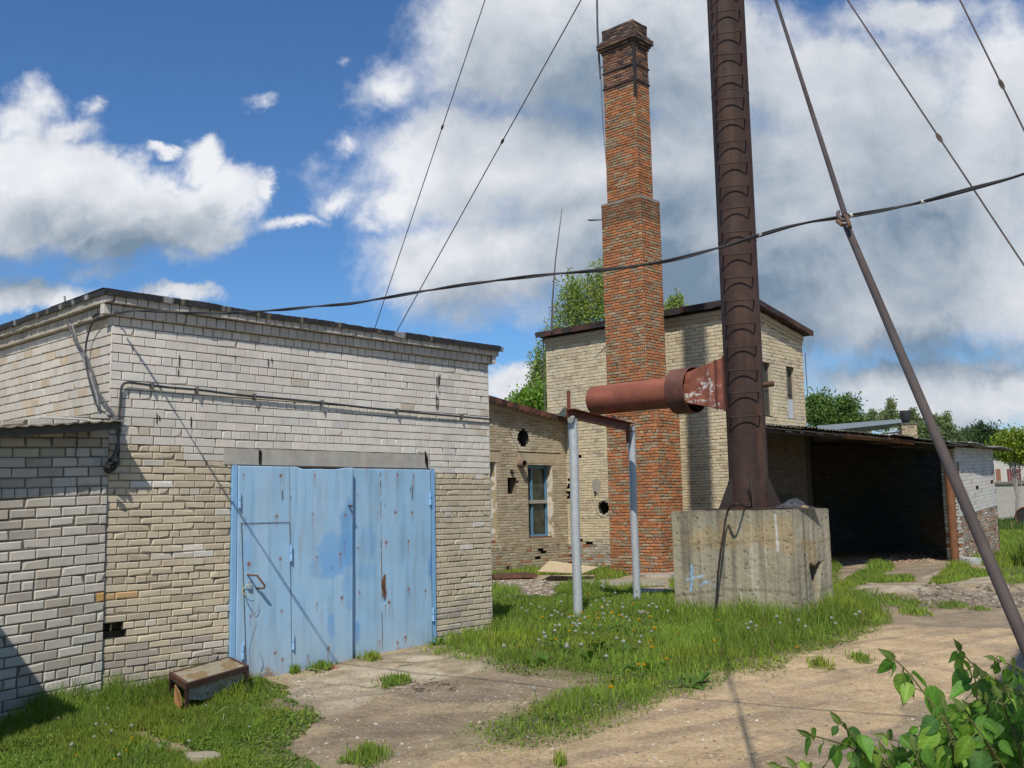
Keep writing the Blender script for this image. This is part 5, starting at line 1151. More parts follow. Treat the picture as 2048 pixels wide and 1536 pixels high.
def grass_mask(X, Y):
    Xn, Yn = edge_noise(X, Y, .16, .45, 301); acc = np.zeros(X.shape)
    for k in range(9):
        a = k*2.399; rad = .36*math.sqrt(k/8); x2, y2 = edge_noise(X+rad*math.cos(a), Y+rad*1.5*math.sin(a), .22, .5, 301); acc += inside(GA, x2, y2) | inside(GB, x2, y2)
    m = acc/9
    for b in bare: m = np.where(inside(b, Xn, Yn), 0, m)
    m = np.where(inside(GBh, Xn, Yn), .1, m)
    for s in strips: m = np.maximum(m, inside(s, *edge_noise(X, Y, .25, .6, 311))*.8)
    for (x, y, r) in patches:
        p = gp(x, y); rr_ = r/2018*p[1]; m = np.maximum(m, (np.hypot((X-p[0])/rr_, (Y-p[1])/(rr_*1.8))+1.6*(fbm(X, Y, .10, 8, 4)-.5) < 1)*.5)
    far = (Y > 46)*1.0; m = np.maximum(m, far*.9)
    return m
xs = np.unique(np.concatenate([np.linspace(-4.5, 6.5, 340), np.linspace(6.5, 16, 110), np.linspace(-9, -4.5, 50), np.linspace(16, 40, 60), np.linspace(-40, -9, 40), np.sign(np.linspace(-1, 1, 30))*np.abs(np.linspace(-1, 1, 30))**2*900]))
ys = np.unique(np.concatenate([np.linspace(4.5, 14, 400), np.linspace(3, 4.5, 30), np.linspace(14, 34, 260), np.linspace(34, 80, 60), np.linspace(-30, 3, 30), np.array([100, 130, 180, 260, 400, 700, 1200, -60, -150, -400])]))
X_, Y_ = np.meshgrid(xs, ys, indexing='ij'); H = G(X_, Y_)
SLABS = [poly(q) for q in ([(560, 1408), (600, 1360), (700, 1330), (880, 1290), (960, 1312), (1000, 1335), (800, 1375), (700, 1420), (640, 1436)], [(1690, 1185), (1740, 1166), (1850, 1166), (1860, 1180), (1820, 1196), (1700, 1197)], [(1660, 1165), (1700, 1168), (1690, 1176), (1664, 1176)], [(1880, 1160), (2048, 1140), (2048, 1160), (1900, 1172)], [(1830, 1160), (1880, 1140), (1890, 1146), (1862, 1164)])]
SAND = poly([(1080, 1460), (1400, 1350), (1560, 1300), (1760, 1255), (2048, 1260), (2048, 1330), (1800, 1420), (1500, 1560), (900, 1600), (900, 1530)])
DARKS = [poly(q) for q in ([(1655, 1118), (1900, 1118), (1900, 1145), (1850, 1165), (1700, 1160), (1655, 1160)], [(1850, 1195), (1950, 1168), (2100, 1165), (2100, 1215), (1980, 1212), (1860, 1212)], [(780, 1370), (1000, 1345), (1180, 1352), (1150, 1385), (1000, 1400), (850, 1400)], [(620, 1445), (760, 1430), (960, 1420), (970, 1470), (800, 1480), (560, 1490)])]
def soft(P, X, Y, amp, s, seed): return inside(P, *edge_noise(X, Y, amp, s, seed)).astype(float)
gm = grass_mask(X_, Y_)
c_dirt = np.array([.39, .305, .195]); c_sand = np.array([.62, .455, .265]); c_slab = np.array([.53, .45, .325]); c_dark = np.array([.20, .155, .12])
n1 = fbm(X_, Y_, 2.0, 400, 5); n2 = fbm(X_, Y_, .35, 410, 4)
C = c_dirt*(1+.35*(n1[..., None]-.5)+.25*(n2[..., None]-.5))
m = soft(SAND, X_, Y_, .5, 1.2, 420)*.8; C = C*(1-m[..., None])+c_sand*(1+.2*(n2[..., None]-.5))*m[..., None]
for P in DARKS: m = soft(P, X_, Y_, .35, .7, 430)*sstep(fbm(X_, Y_, .5, 433, 4), .3, .6)*.55; C = C*(1-m[..., None])+c_dark*(1+.5*(n2[..., None]-.5))*m[..., None]
for P in SLABS: m = soft(P, X_, Y_, .10, .35, 440)*sstep(n1*.5+n2*.5, .30, .5)*.9; C = C*(1-m[..., None])+c_slab*m[..., None]
ck = np.abs(fbm(X_, Y_, 1.3, 480, 5)-.5); m = (1-sstep(ck, .004, .012))*soft(SLABS[0], X_, Y_, .1, .35, 440)*.75; C = C*(1-m[..., None])+np.array([.10, .08, .06])*m[..., None]
ck = np.abs(fbm(X_+7, Y_, .8, 485, 5)-.5); m = (1-sstep(ck, .004, .014))*.35*sstep(fbm(X_, Y_, 1.5, 487, 3), .45, .6); C = C*(1-m[..., None])+np.array([.14, .11, .08])*m[..., None]
spk = vnoise(X_, Y_, .045, 490)*vnoise(X_, Y_, .09, 491); m = sstep(spk, .5, .7)*.45; C = C*(1-m[..., None])+c_dark*m[..., None]
# wheel tracks: long damp streaks along the road
tr = fbm((X_*.55-Y_*.83)*3.2, (X_*.83+Y_*.55)*.25, .8, 450, 4); m = sstep(tr, .55, .75)*.45*(1-gm); C = C*(1-m[..., None])+c_dark*1.2*m[..., None]
m = sstep(fbm(X_, Y_, .9, 470, 5), .56, .72)*.4; C = C*(1-m[..., None])+c_dark*1.5*m[..., None]
m = gm; C = C*(1-m[..., None])+np.array([.115, .125, .05])*(1+.6*(n2[..., None]-.5))*m[..., None]
def _ground(T, bs, out):
    p = pos(T); c = tint(T)
    a = T.noise(p, 2.5, 8, .65, .3); b = T.noise(p, 22, 8, .7); d = T.noise(p, 140, 3, .7)
    k = T.math('ADD', T.ramp(a, .3, .7, -.17, .17), T.math('ADD', T.ramp(b, .3, .7, -.22, .22), T.ramp(d, .35, .65, -.10, .10)))
    k = T.math('ADD', k, 1.0); kk = T.node('ShaderNodeCombineXYZ', {0: k, 1: k, 2: k}).outputs[0]
    c = T.mix(1.0, c, kk, 'MULTIPLY')
    vo = T.node('ShaderNodeTexVoronoi', {'Vector': p, 'Scale': 60.0}); peb = T.ramp(vo.outputs['Distance'], .02, .16, 1, 0)
    sel = T.ramp(T.noise(p, 9, 3, .6), .55, .65); c = T.mix(T.math('MULTIPLY', T.math('MULTIPLY', peb, sel), .7), c, (.46, .42, .36))
    T.l.new(c, bs.inputs['Base Color']); bs.inputs['Roughness'].default_value = .95; bs.inputs['Specular IOR Level'].default_value = .15
    bump(T, bs, T.math('ADD', T.math('MULTIPLY', b, 1.0), T.math('ADD', T.math('MULTIPLY', d, .35), T.math('MULTIPLY', a, 2.0))), .9, .022)
M_ground = material('ground', _ground)
V = np.stack([X_, Y_, H], -1).reshape(-1, 3); idx = np.arange(X_.size).reshape(X_.shape); F = np.stack([idx[:-1, :-1], idx[1:, :-1], idx[1:, 1:], idx[:-1, 1:]], -1).reshape(-1, 4)
go = bpy.data.objects.new('ground', fast_mesh('ground', V, F, np.clip(C.reshape(-1, 3), .01, .8), M_ground, True)); col0.objects.link(go); tag(go, kind='structure')

# ---- grass
def solid_block(X, Y):       # keep blades out of buildings, block and posts
    bad = np.zeros(X.shape, bool)
    for (O, e, f, a, b, c, d) in ((C0, u, v, -6, LF+.05, -.0, 8), (BN, u, v, -.01, LU, -.01, LV), (TW.P(0, 0), -v, u, -.02, LT, .02, 6), (AN.P(0, 0), u, v, 0, 9, 0, 5), (near0, u, v, 0, 1.06, 0, 1.6), (SR.O, u, -v, 0, LSR, -.02, .3) if False else (SR.O, u, v, .0, LSR, 0, .3)):
        p = (X-O[0])*e[0]+(Y-O[1])*e[1]; q = (X-O[0])*f[0]+(Y-O[1])*f[1]; bad |= (p > a) & (p < b) & (q > c) & (q < d)
    return bad
def blades(name, X, Y, h, w, colr, label, seed, lean=.35):
    r = np.random.default_rng(seed); n = len(X); z = G(X, Y)-.01; az = r.random(n)*6.283; la = r.random(n)*6.283; l = lean*h*(.3+r.random(n))
    dx, dy = np.cos(az)*w/2, np.sin(az)*w/2; lx, ly = np.cos(la)*l, np.sin(la)*l
    V = np.empty((n, 6, 3)); V[:, 0] = np.stack([X-dx, Y-dy, z], -1); V[:, 1] = np.stack([X+dx, Y+dy, z], -1)
    V[:, 2] = np.stack([X-dx*.8+lx*.35, Y-dy*.8+ly*.35, z+h*.6], -1); V[:, 3] = np.stack([X+dx*.8+lx*.35, Y+dy*.8+ly*.35, z+h*.6], -1)
    V[:, 4] = np.stack([X-dx*.08+lx, Y-dy*.08+ly, z+h*.98], -1); V[:, 5] = np.stack([X+dx*.08+lx, Y+dy*.08+ly, z+h*.98], -1)
    b = np.arange(n)[:, None]*6; F = np.concatenate([b+np.array([0, 1, 3, 2]), b+np.array([2, 3, 5, 4])]); C = np.repeat(colr, 6, 0)
    o = bpy.data.objects.new(name, fast_mesh(name, V.reshape(-1, 3), F, C, M_grass)); col0.objects.link(o); tag(o, label, 'grass', kind='stuff'); return o
def scatter(P, dens, seed, X0=None):
    r = np.random.default_rng(seed); P = np.array(P); lo, hi = P.min(0), P.max(0); n = int((hi[0]-lo[0])*(hi[1]-lo[1])*dens); X = r.uniform(lo[0], hi[0], n); Y = r.uniform(lo[1], hi[1], n)
    return X, Y
def gcol(X, Y, r, base=(.205, .300, .046)):
    n = len(X); p = fbm(X, Y, .7, 510, 4); c = np.array(base)*(.6+.8*p[:, None])*(.7+.6*r.random((n, 1))); y = (r.random(n) < .10)[:, None]; c = np.where(y, np.array([.26, .23, .10])*(.5+.6*r.random((n, 1))), c)
    yl = sstep(fbm(X, Y, 1.1, 515, 3), .5, .72)[:, None]*.5; return c*(1-yl)+c*np.array([1.45, 1.15, .8])*yl
r = np.random.default_rng(50)
X, Y = scatter([(-3, 6), (9, 31)], 1500, 51); near_ = np.clip(1.35-(Y-6)/16, .22, 1)
keep = (r.random(len(X)) < near_*np.clip((grass_mask(X, Y))*(.25+1.1*sstep(fbm(X, Y, .4, 520, 4), .30, .55)), 0, 1)) & ~solid_block(X, Y) & ~inside(GB, X, Y)
X, Y = X[keep], Y[keep]; soft_ = grass_mask(X, Y)
dB = np.abs((X-BN[0])*u[0]+(Y-BN[1])*u[1]-.5); 
def seg_d(X, Y, p, q): p = np.array(p[:2]); q = np.array(q[:2]); d = q-p; t = np.clip(((X-p[0])*d[0]+(Y-p[1])*d[1])/(d@d), 0, 1); return np.hypot(X-p[0]-t*d[0], Y-p[1]-t*d[1])
tallf = np.exp(-(seg_d(X, Y, BN+v*2.1, BN)/.45)**2)+np.exp(-(seg_d(X, Y, BN, BN+u*1.2+u)/.7)**2)+.6*np.exp(-(seg_d(X, Y, WF.P(LF-1, 0), WF.P(LF, 0))/.4)**2)
edge = sstep(fbm(X, Y, 1.0, 530, 3), .3, .7)
h = (.30+.70*soft_**1.5)*(.07+.10*edge+.26*np.clip(tallf, 0, 1)*(.4+.8*fbm(X, Y, .2, 540, 3)))*(.6+.8*r.random(len(X)))
blades('grass', X, Y, h, .0045+.00055*Y, gcol(X, Y, r), 'green meadow grass round the concrete block and posts', 52)
X, Y = scatter(GB, 9000, 53); P = np.stack([X, Y], 1)
keep = (X > -4.6) & (Y > 4.0) & (r.random(len(X)) < grass_mask(X, Y)*(.30+1.0*sstep(fbm(X, Y, .3, 550, 4), .3, .55))*.62) & ~solid_block(X, Y) & inside(GB, *edge_noise(X, Y, .16, .45, 301)); X, Y = X[keep], Y[keep]
wd = seg_d(X, Y, C0-u*3, C0+u*.9); stq = seg_d(X, Y, C0+u*.85-v*.75, C0+u*1.5-v*.55); h = (.35+.65*grass_mask(X, Y)**1.5)*(.16*np.exp(-(stq/.28)**2)+.05+.07*fbm(X, Y, .6, 560, 3)+.18*np.exp(-(wd/.45)**2)*(.3+1.1*fbm(X, Y, .15, 561, 3)))*(.6+.8*r.random(len(X)))
blades('grass', X, Y, h, .0045+.0004*Y, gcol(X, Y, r, (.170, .262, .040)), 'green grass in front of the white lean-to wall', 54)
SX, SY = [], []
for s in strips: a, b = scatter(s, 700 if len(s) != 12 else 150, 55+len(SX)); k = (inside(s, *edge_noise(a, b, .25, .6, 311))) & (b < 60) & (a < 40) & ~solid_block(a, b); SX.append(a[k]); SY.append(b[k])
for (x, y, rad) in patches:
    p = gp(x, y); rr_ = rad/2018*p[1]; n = int(50+rad*(9 if 1330 > y > 1300 or y == 1366 or y == 1514 else 3)); t = r.random(n)*6.283; q = np.abs(r.normal(size=n))*.55; SX.append(p[0]+rr_*q*np.cos(t)); SY.append(p[1]+rr_*1.6*q*np.sin(t))
X, Y = np.concatenate(SX), np.concatenate(SY); k = ~solid_block(X, Y); X, Y = X[k], Y[k]
blades('grass', X, Y, (.03+.09*fbm(X, Y, .5, 570, 3)+.10*(Y > 26))*(.6+.8*r.random(len(X))), .005+.0007*Y, gcol(X, Y, r), 'scattered grass tufts on the dirt road and by the sheds', 58)
# low clover and moss flecks
def clover(name, X, Y, label, seed, base=(.13, .22, .04)):
    r = np.random.default_rng(seed); n = len(X); P = np.stack([X, Y, G(X, Y)+.008+.05*r.random(n)*grass_mask(X, Y)], 1); nrm = np.stack([r.normal(size=n)*.4, r.normal(size=n)*.4, np.ones(n)], 1); nrm /= np.linalg.norm(nrm, axis=1)[:, None]
    a = np.cross(nrm, r.normal(size=(n, 3))); a /= np.linalg.norm(a, axis=1)[:, None]; b = np.cross(nrm, a); s = ((.007+.0006*Y)*(.6+.9*r.random(n)))[:, None]; V = np.stack([P-a*s, P+b*s*.7, P+a*s, P-b*s*.7], 1).reshape(-1, 3); c = np.array(base)*(.5+.9*r.random((n, 1)))*np.stack([r.uniform(.8, 1.5, n), np.ones(n), np.ones(n)], 1)
    o = bpy.data.objects.new(name, fast_mesh(name, V, np.arange(n*4).reshape(n, 4), np.repeat(c, 4, 0), M_grass)); col0.objects.link(o); tag(o, label, 'clover', kind='stuff')
X, Y = scatter([(-3, 6), (9, 27)], 900, 65); k = (r.random(len(X)) < (grass_mask(X, Y) > .12)*np.clip(1.3-(Y-6)/16, .3, 1)*sstep(fbm(X, Y, .5, 521, 4), .25, .6)) & ~solid_block(X, Y) & ~inside(GB, X, Y); clover('clover', X[k], Y[k], 'low clover and sprouts thinning out at the meadow edge', 66)
X, Y = scatter(GB, 3600, 67); k = (X > -4.6) & (Y > 4) & (r.random(len(X)) < (grass_mask(X, Y) > .12)*sstep(fbm(X, Y, .4, 522, 4), .25, .55)) & ~solid_block(X, Y); clover('clover', X[k], Y[k], 'low clover and sprouts in the front left grass', 68)
# broad leaved weeds
def weeds(name, X, Y, L, seed, label):
    r = np.random.default_rng(seed); Vs, Fs, Cs = [], [], []; b = 0
    for x, y, l0 in zip(X, Y, L):
        z = Gf(x, y); k = r.integers(6, 11); c0 = np.array([.10, .20, .035])*(.7+.6*r.random())
        for i in range(k):
            a = r.random()*6.283; e = R(r.uniform(15, 65)); l = l0*r.uniform(.6, 1.1); w = l*.13; d = np.array([math.cos(a), math.sin(a), 0]); s = np.array([-d[1], d[0], 0])
            for q, (t, ww) in enumerate(((.02, .25), (.4, .8), (.75, 1.0), (1.0, .1))):
                c = np.array([x, y, z])+d*l*t*math.cos(e)+Z*(l*t*math.sin(e)-l*.35*t*t); Vs += [c-s*w*ww, c+s*w*ww]; Cs += [c0*r.uniform(.85, 1.15)]*2
            Fs += [(b, b+1, b+3, b+2), (b+2, b+3, b+5, b+4), (b+4, b+5, b+7, b+6)]; b += 8
    o = bpy.data.objects.new(name, fast_mesh(name, np.array(Vs), np.array(Fs), np.array(Cs), M_grass)); col0.objects.link(o); tag(o, label, 'weeds', kind='stuff')
X, Y = scatter([(-1.5, 7), (8, 27)], 7, 60); k = (grass_mask(X, Y) > .9) & ~solid_block(X, Y) & (fbm(X, Y, 1.2, 580, 3) > .42); 
pc = [gp(x, y) for (x, y) in ((1090, 1330), (1120, 1310), (1180, 1325), (1240, 1345), (1300, 1345), (1345, 1340), (1380, 1375), (920, 1285), (940, 1278), (955, 1270), (1640, 1265), (1260, 1310), (1060, 1330), (1200, 1300), (1330, 1320), (880, 1290), (1400, 1368))]
weeds('weeds', np.concatenate([X[k], [p[0] for p in pc]]), np.concatenate([Y[k], [p[1] for p in pc]]), np.concatenate([np.full(k.sum(), .15), np.full(len(pc), .27)]), 61, 'broad dandelion and dock leaves among the meadow grass')
X, Y = scatter(GB, 14, 62); k = inside(GB, X, Y) & ~solid_block(X, Y) & (X > -4.4) & (Y > 4.2); weeds('weeds', X[k], Y[k], np.full(k.sum(), .09), 63, 'small broad leaved weeds in the front left grass')

# ---- dandelions: every head is a thing of its own
def dandelion(name, seedhead):
    mb = MB(); H_ = .20; mb.tube([(0, 0, 0), (.008, 0, H_*.5), (.004, .004, H_)], .0028, 5, (.20, .26, .10)); rr = np.random.default_rng(3 if seedhead else 4)
    if seedhead:
        for i in range(110):
            d = rr.normal(size=3); d /= np.linalg.norm(d); c = np.array([.004, .004, H_+.006])+d*.024*rr.uniform(.75, 1.0); a = np.cross(d, rr.normal(size=3)); a /= np.linalg.norm(a); b_ = np.cross(d, a)
            mb.add([c+a*.005, c+b_*.005, c-a*.005, c-b_*.005], [(0, 1, 2, 3)], (.46, .46, .43))
        mb.tube([(.004, .004, H_), (.004, .004, H_+.012)], .006, 6, (.35, .30, .2))
    else:
        for i in range(46):
            a = i*2.4; e = R(10+70*(i/46)); l = .023; d = np.array([math.cos(a)*math.cos(e), math.sin(a)*math.cos(e), math.sin(e)]); s = np.array([-math.sin(a), math.cos(a), 0]); c = np.array([.004, .004, H_])
            mb.add([c-s*.003, c+s*.003, c+d*l+s*.004, c+d*l-s*.004], [(0, 1, 2, 3)], (.80, .52, .02))
    return mb.build(name, M_flower)
pS = dandelion('dandelion_clock', True); pY = dandelion('dandelion_flower', False)
first = {id(pS): True, id(pY): True}
def zone(px, py):
    if py < 1165: return 'at the chimney foot beyond the posts'
    if px < 1130: return 'between the garage corner and the nearer silver post'
    if px < 1262: return 'between the two silver posts'
    if px < 1345: return 'between the farther silver post and the concrete block'
    if px < 1590: return 'before the wide face of the concrete block'
    return 'right of the block corner'
def put(proto, px, py, label, group, k=1.0):
    if label == lw: label = 'white dandelion seed head in the grass '+zone(px, py); group = 'dandelion seed heads '+zone(px, py)
    if label == lyw: label = 'yellow dandelion flower in the grass '+zone(px, py); group = 'dandelion flowers '+zone(px, py)
    p = gp(px, py)
    if proto.get('used') is None: o = proto; o['used'] = 1
    else: o = proto.copy(); col0.objects.link(o)
    o.location = (p[0], p[1], Gf(p[0], p[1])+random.uniform(-.06, .03)); o.rotation_euler = (random.uniform(-.2, .2), random.uniform(-.2, .2), random.random()*6); s = k*random.uniform(.85, 1.2); o.scale = (s, s, s)
    tag(o, label, 'dandelion', group); 
rr = random.Random(5)
lw = 'white dandelion seed head in the meadow grass round the posts and block'; lyw = 'yellow dandelion flower in the meadow grass round the posts and block'
cnt = 0
while cnt < 74:
    x, y = rr.gauss(1190, 85), rr.gauss(1238, 36)
    if not (1000 < x < 1345 and 1180 < y < 1330) or (x > 1330 and y < 1240): continue
    put(pS, x, y+8, lw, 'dandelion seed heads in the meadow', 1.0); cnt += 1
for (x, y) in ((1600, 1265), (1610, 1278), (1585, 1240), (1560, 1262), (1508, 1262), (1515, 1268), (1505, 1280), (1560, 1267), (1696, 1230), (1670, 1250), (1673, 1257), (1707, 1242), (1724, 1245), (1500, 1260), (1275, 1120), (1285, 1125), (1290, 1132), (1245, 1135), (1255, 1125), (1078, 1408), (1222, 1342)): put(pS, x, y+12, lw, 'dandelion seed heads in the meadow')
for (x, y) in ((1090, 1255), (1108, 1263), (1112, 1268), (1144, 1252), (1158, 1249), (1163, 1262), (1187, 1262), (1196, 1260), (1195, 1252), (1202, 1230), (1220, 1250), (1236, 1253), (1250, 1250), (1270, 1232), (1277, 1265), (1296, 1263), (1317, 1286), (1297, 1310), (1303, 1322), (1107, 1305), (1140, 1284), (1265, 1282), (1356, 1290), (1440, 1262), (1426, 1312), (1340, 1348), (1284, 1358), (1290, 1357), (1216, 1408), (1600, 1308), (1173, 1230), (1180, 1206), (1220, 1162), (1211, 1141), (1233, 1135), (1640, 1133), (2000, 1158), (1175, 1256), (1150, 1270), (1225, 1245)): put(pY, x, y+8, lyw, 'dandelion flowers in the meadow', 1.05)
for (x, y) in ((218, 1423), (209, 1451), (186, 1466), (223, 1474), (257, 1470), (187, 1493), (139, 1500), (138, 1510), (241, 1526), (412, 1418), (374, 1490), (120, 1440), (495, 1455)): put(pS, x, y+14, 'white dandelion seed head in the grass before the white lean-to', 'dandelion seed heads by the lean-to', .55)
for (x, y) in ((258, 1490), (257, 1518), (156, 1532), (225, 1534)): put(pY, x, y+12, 'yellow dandelion flower in the front left corner grass', 'dandelion flowers in the front left corner', .6)

# ================================================================== SMALL THINGS ON THE GROUND
def at_g(px, py, h=0.0): p = gp(px, py); p[2] = Gf(p[0], p[1])+h; return p
# loading step: angle-iron frame cast with concrete
st = thing('loading_step', 'low crumbling concrete step in a rusty angle iron frame by the gate', 'step', at_g(420, 1375))
c1, c2, c3, c4 = (338, 1345), (372, 1368), (498, 1331), (467, 1313)
yN = 9.95; zst = atY(372, 1368, 9.72)[2]
Q = [onZ(x, y, zst) for (x, y) in (c1, c2, c3, c4)]
Q[3] = Q[2]+(Q[0]-Q[1]); 
eL = (Q[2]-Q[1])/np.linalg.norm(Q[2]-Q[1]); eW = (Q[0]-Q[1])/np.linalg.norm(Q[0]-Q[1]); LL, WW = np.linalg.norm(Q[2]-Q[1]), np.linalg.norm(Q[0]-Q[1]); O = Q[1]
mb = MB(); t_ = .055; RB = (.095, .045, .033)
for (a, b, c, d) in ((0, LL, 0, .006), (0, LL, WW-.006, WW), (0, .006, .006, WW-.006), (LL-.006, LL, .006, WW-.006)): mb.box(O, eL, eW, Z, (a, b), (c, d), (-t_, 0), RB)
for (a, b, c, d) in ((.0, LL, .006, t_), (.0, LL, WW-t_, WW-.006), (.006, t_, t_, WW-t_), (LL-t_, LL-.006, t_, WW-t_)): mb.box(O, eL, eW, Z, (a, b), (c, d), (-.006, .0005), pick(RB, .2))
mb.build('frame', M_rust, st)
na, nb = 90, 40; A, B = np.meshgrid(np.linspace(.03, LL-.03, na), np.linspace(.03, WW-.03, nb), indexing='ij'); H_ = -.004+.012*(fbm(A, B, .1, 21, 5)-.6); 
Vt = [O+eL*a+eW*b+Z*h_ for a, b, h_ in zip(A.ravel(), B.ravel(), H_.ravel())]; ct = [tuple(np.array([.34, .30, .22])*(.7+.6*q)) if q < .5 else (.25, .18, .095) for q in fbm(A, B, .3, 25, 4).ravel()]
mb = MB(); mb.add(Vt, [(i*nb+k, (i+1)*nb+k, (i+1)*nb+k+1, i*nb+k+1) for i in range(na-1) for k in range(nb-1)], ct)
# broken underside: rough lumpy slab edge
na = 60
for side in (0, 1):
    for i in range(na):
        for k in range(5):
            f = lambda ii, kk: O+eL*(.02+(LL-.04)*ii/na)+eW*((.012 if side == 0 else WW-.012)+.05*fbm(ii*.13, kk*.5, .5, 9+side, 3)*(1 if side == 0 else -1))-Z*(.05+kk*.022*(.55+.9*math.sin(math.pi*(.15+.8*ii/na)))+.03*(fbm(ii*.2, kk, .7, 3, 3)-.5))
            mb.add([f(i, k), f(i+1, k), f(i+1, k+1), f(i, k+1)], [(0, 3, 2, 1)], pick((.34, .31, .25), .25))
mb.box(O, eL, eW, Z, (.05, LL-.05), (.05, WW-.05), (-.10, -.02), (.2, .18, .15))
mb.build('concrete_slab', M_conc, st, smooth=False)
for (a, b) in ((.0, 0), (LL-.05, 0), (LL-.05, WW-.05), (.0, WW-.05)):
    mb = MB(); g = Gf(*(O+eL*a+eW*b)[:2])-O[2]; mb.box(O, eL, eW, Z, (a+.001, a+.05), (b+.001, b+.007), (g-.05, -t_), RB); mb.box(O, eL, eW, Z, (a+.001, a+.007) if a == 0 else (a+.043, a+.049), (b+.007, b+.05), (g-.05, -t_), RB); mb.build('leg', M_rust, st)
mb = MB(); p = O-eL*.02+eW*.2; mb.prism([p+Z*-.10, p+eW*.22+Z*-.06, p+eW*.12-eL*.03-Z*.20, p-eW*.08-Z*.26, p-eW*.12-Z*.20], -eL*.02, (.32, .17, .07)); mb.build('broken_brick', M_redbrick, st)
# plywood sheet
pw = [gp(1077, 1139), gp(1098, 1121), gp(1190, 1133), gp(1160, 1147)]; mb = MB(); pw = [atY(1076, 1142, 24.6), atY(1099, 1121, 26.2), atY(1197, 1134, 25.4), atY(1165, 1146, 24.2)]
mb.prism(pw, -Z*.015, (.56, .44, .27)); mb.build('plywood_sheet', M_wood, label='pale cream board lying in the grass near the annex corner', cat='board')
# rusty tray
mb = MB(); tq = at_g(1030, 1157, .10); e1 = np.array([.98, .17, 0]); e2 = np.array([-.3, .95, 0])
mb.box(tq, e1, e2, Z, (-.62, .45), (-.35, .45), (0, .012), (.10, .055, .04)); 
for (a, b, c, d) in ((-.62, .45, -.36, -.35), (-.62, .45, .45, .46), (.45, .46, -.36, .46), (-.63, -.62, -.36, .46)): mb.box(tq, e1, e2, Z, (a, b), (c, d), (-.07, .02), (.13, .065, .04))
mb.box(tq, e1, e2, Z, (.28, .31), (-.34, -.31), (-.18, -.001), (.12, .06, .04)); mb.build('rusty_tray', M_rust, label='rusty flat steel tray lying by the right end of the garage', cat='tray')
def stone(name, px, py, rx, ry, rz, c, label, cat, mat=M_conc, seed=1, group=None, dz=0):
    p = at_g(px, py, dz); rr = np.random.default_rng(seed); mb = MB(); nu, nv = 14, 9; V_ = []
    for i in range(nv+1):
        for k in range(nu):
            t, f = math.pi*i/nv, 2*math.pi*k/nu; d = np.array([math.sin(t)*math.cos(f), math.sin(t)*math.sin(f), math.cos(t)]); q = 1+.30*(fbm(np.array([d[0]*2+seed]), np.array([d[1]*2+d[2]*1.7]), .7, seed, 4)[0]-.5)*2
            V_.append(p+np.array([np.sign(d[0])*abs(d[0])**.7*rx, np.sign(d[1])*abs(d[1])**.7*ry, np.sign(d[2])*abs(d[2])**.6*rz])*q)
    mb.add(V_, [(i*nu+k, (i+1)*nu+k, (i+1)*nu+(k+1) % nu, i*nu+(k+1) % nu) for i in range(nv) for k in range(nu)], c); return mb.build(name, mat, label=label, cat=cat, group=group)
stone('concrete_slab_piece', 1265, 1168, .75, .9, .06, (.34, .30, .23), 'broken concrete slab lying flat between the farther post and the block', 'slab', seed=2)
stone('concrete_slab_piece', 1318, 1152, .60, .7, .08, (.33, .30, .24), 'broken concrete slab touching the left side of the block', 'slab', seed=3)
stone('concrete_slab_piece', 1318, 1187, .42, .5, .07, (.36, .31, .24), 'tilted concrete slab piece in grass just left of the block', 'slab', seed=4, dz=.03)
stone('concrete_slab_piece', 1185, 1165, .5, .6, .04, (.30, .26, .20), 'thin slab remnant in the dirt just beyond the nearer post', 'slab', seed=9)
stone('flat_stone', 295, 1497, .13, .10, .025, (.30, .27, .21), 'flat grey stone in the dirt patch of the left grass', 'stone', seed=5); stone('flat_stone', 392, 1515, .20, .10, .03, (.33, .29, .22), 'larger flat stone at the end of the left dirt patch', 'stone', seed=6)
stone('rubble_lump', 505, 1376, .055, .05, .05, (.46, .43, .33), 'crumbly pale lump beside the right leg of the step', 'rubble', seed=7, dz=.03)
stone('plastic_canister', 1942, 1128, .28, .2, .14, (.34, .36, .34), 'pale grey plastic scrap lying right of the rusty post', 'scrap', M_paint, 8, dz=.05)
stone('brick_shard', 664, 1336, .07, .04, .02, (.42, .14, .08), 'orange brick shard at the foot of the gate', 'brick', M_redbrick, 11)
for i, (x, y, s) in enumerate(((820, 1120, .0),)): pass
rr = np.random.default_rng(77); mb = MB()
def pebbles(region, n, smin, smax, cols, seed):
    rr = np.random.default_rng(seed)
    for _ in range(n):
        x, y = rr.uniform(region[0], region[2]), rr.uniform(region[1], region[3]); p = at_g(x, y); s = rr.uniform(smin, smax); c = cols[rr.integers(len(cols))]; a = rr.random()*6
        e1_ = np.array([math.cos(a), math.sin(a), .1]); e2_ = np.array([-math.sin(a), math.cos(a), 0]); P = [p+e1_*s, p+e2_*s*.7, p-e1_*s*.8, p-e2_*s*.6, p+Z*s*.5+e1_*s*.1]
        mb.add(P, [(0, 1, 4), (1, 2, 4), (2, 3, 4), (3, 0, 4)], pick(c, .2))
GC = [(.30, .27, .23), (.42, .38, .32), (.16, .14, .12), (.22, .16, .12)]
pebbles((985, 1160, 1110, 1198), 420, .03, .08, GC, 1); pebbles((990, 1150, 1200, 1166), 120, .02, .05, GC, 2); pebbles((1700, 1112, 1900, 1126), 260, .03, .09, [(.34, .26, .2), (.28, .14, .09), (.2, .17, .14)], 3); pebbles((1780, 1110, 1850, 1118), 90, .06, .13, [(.30, .2, .14), (.3, .25, .2)], 6)
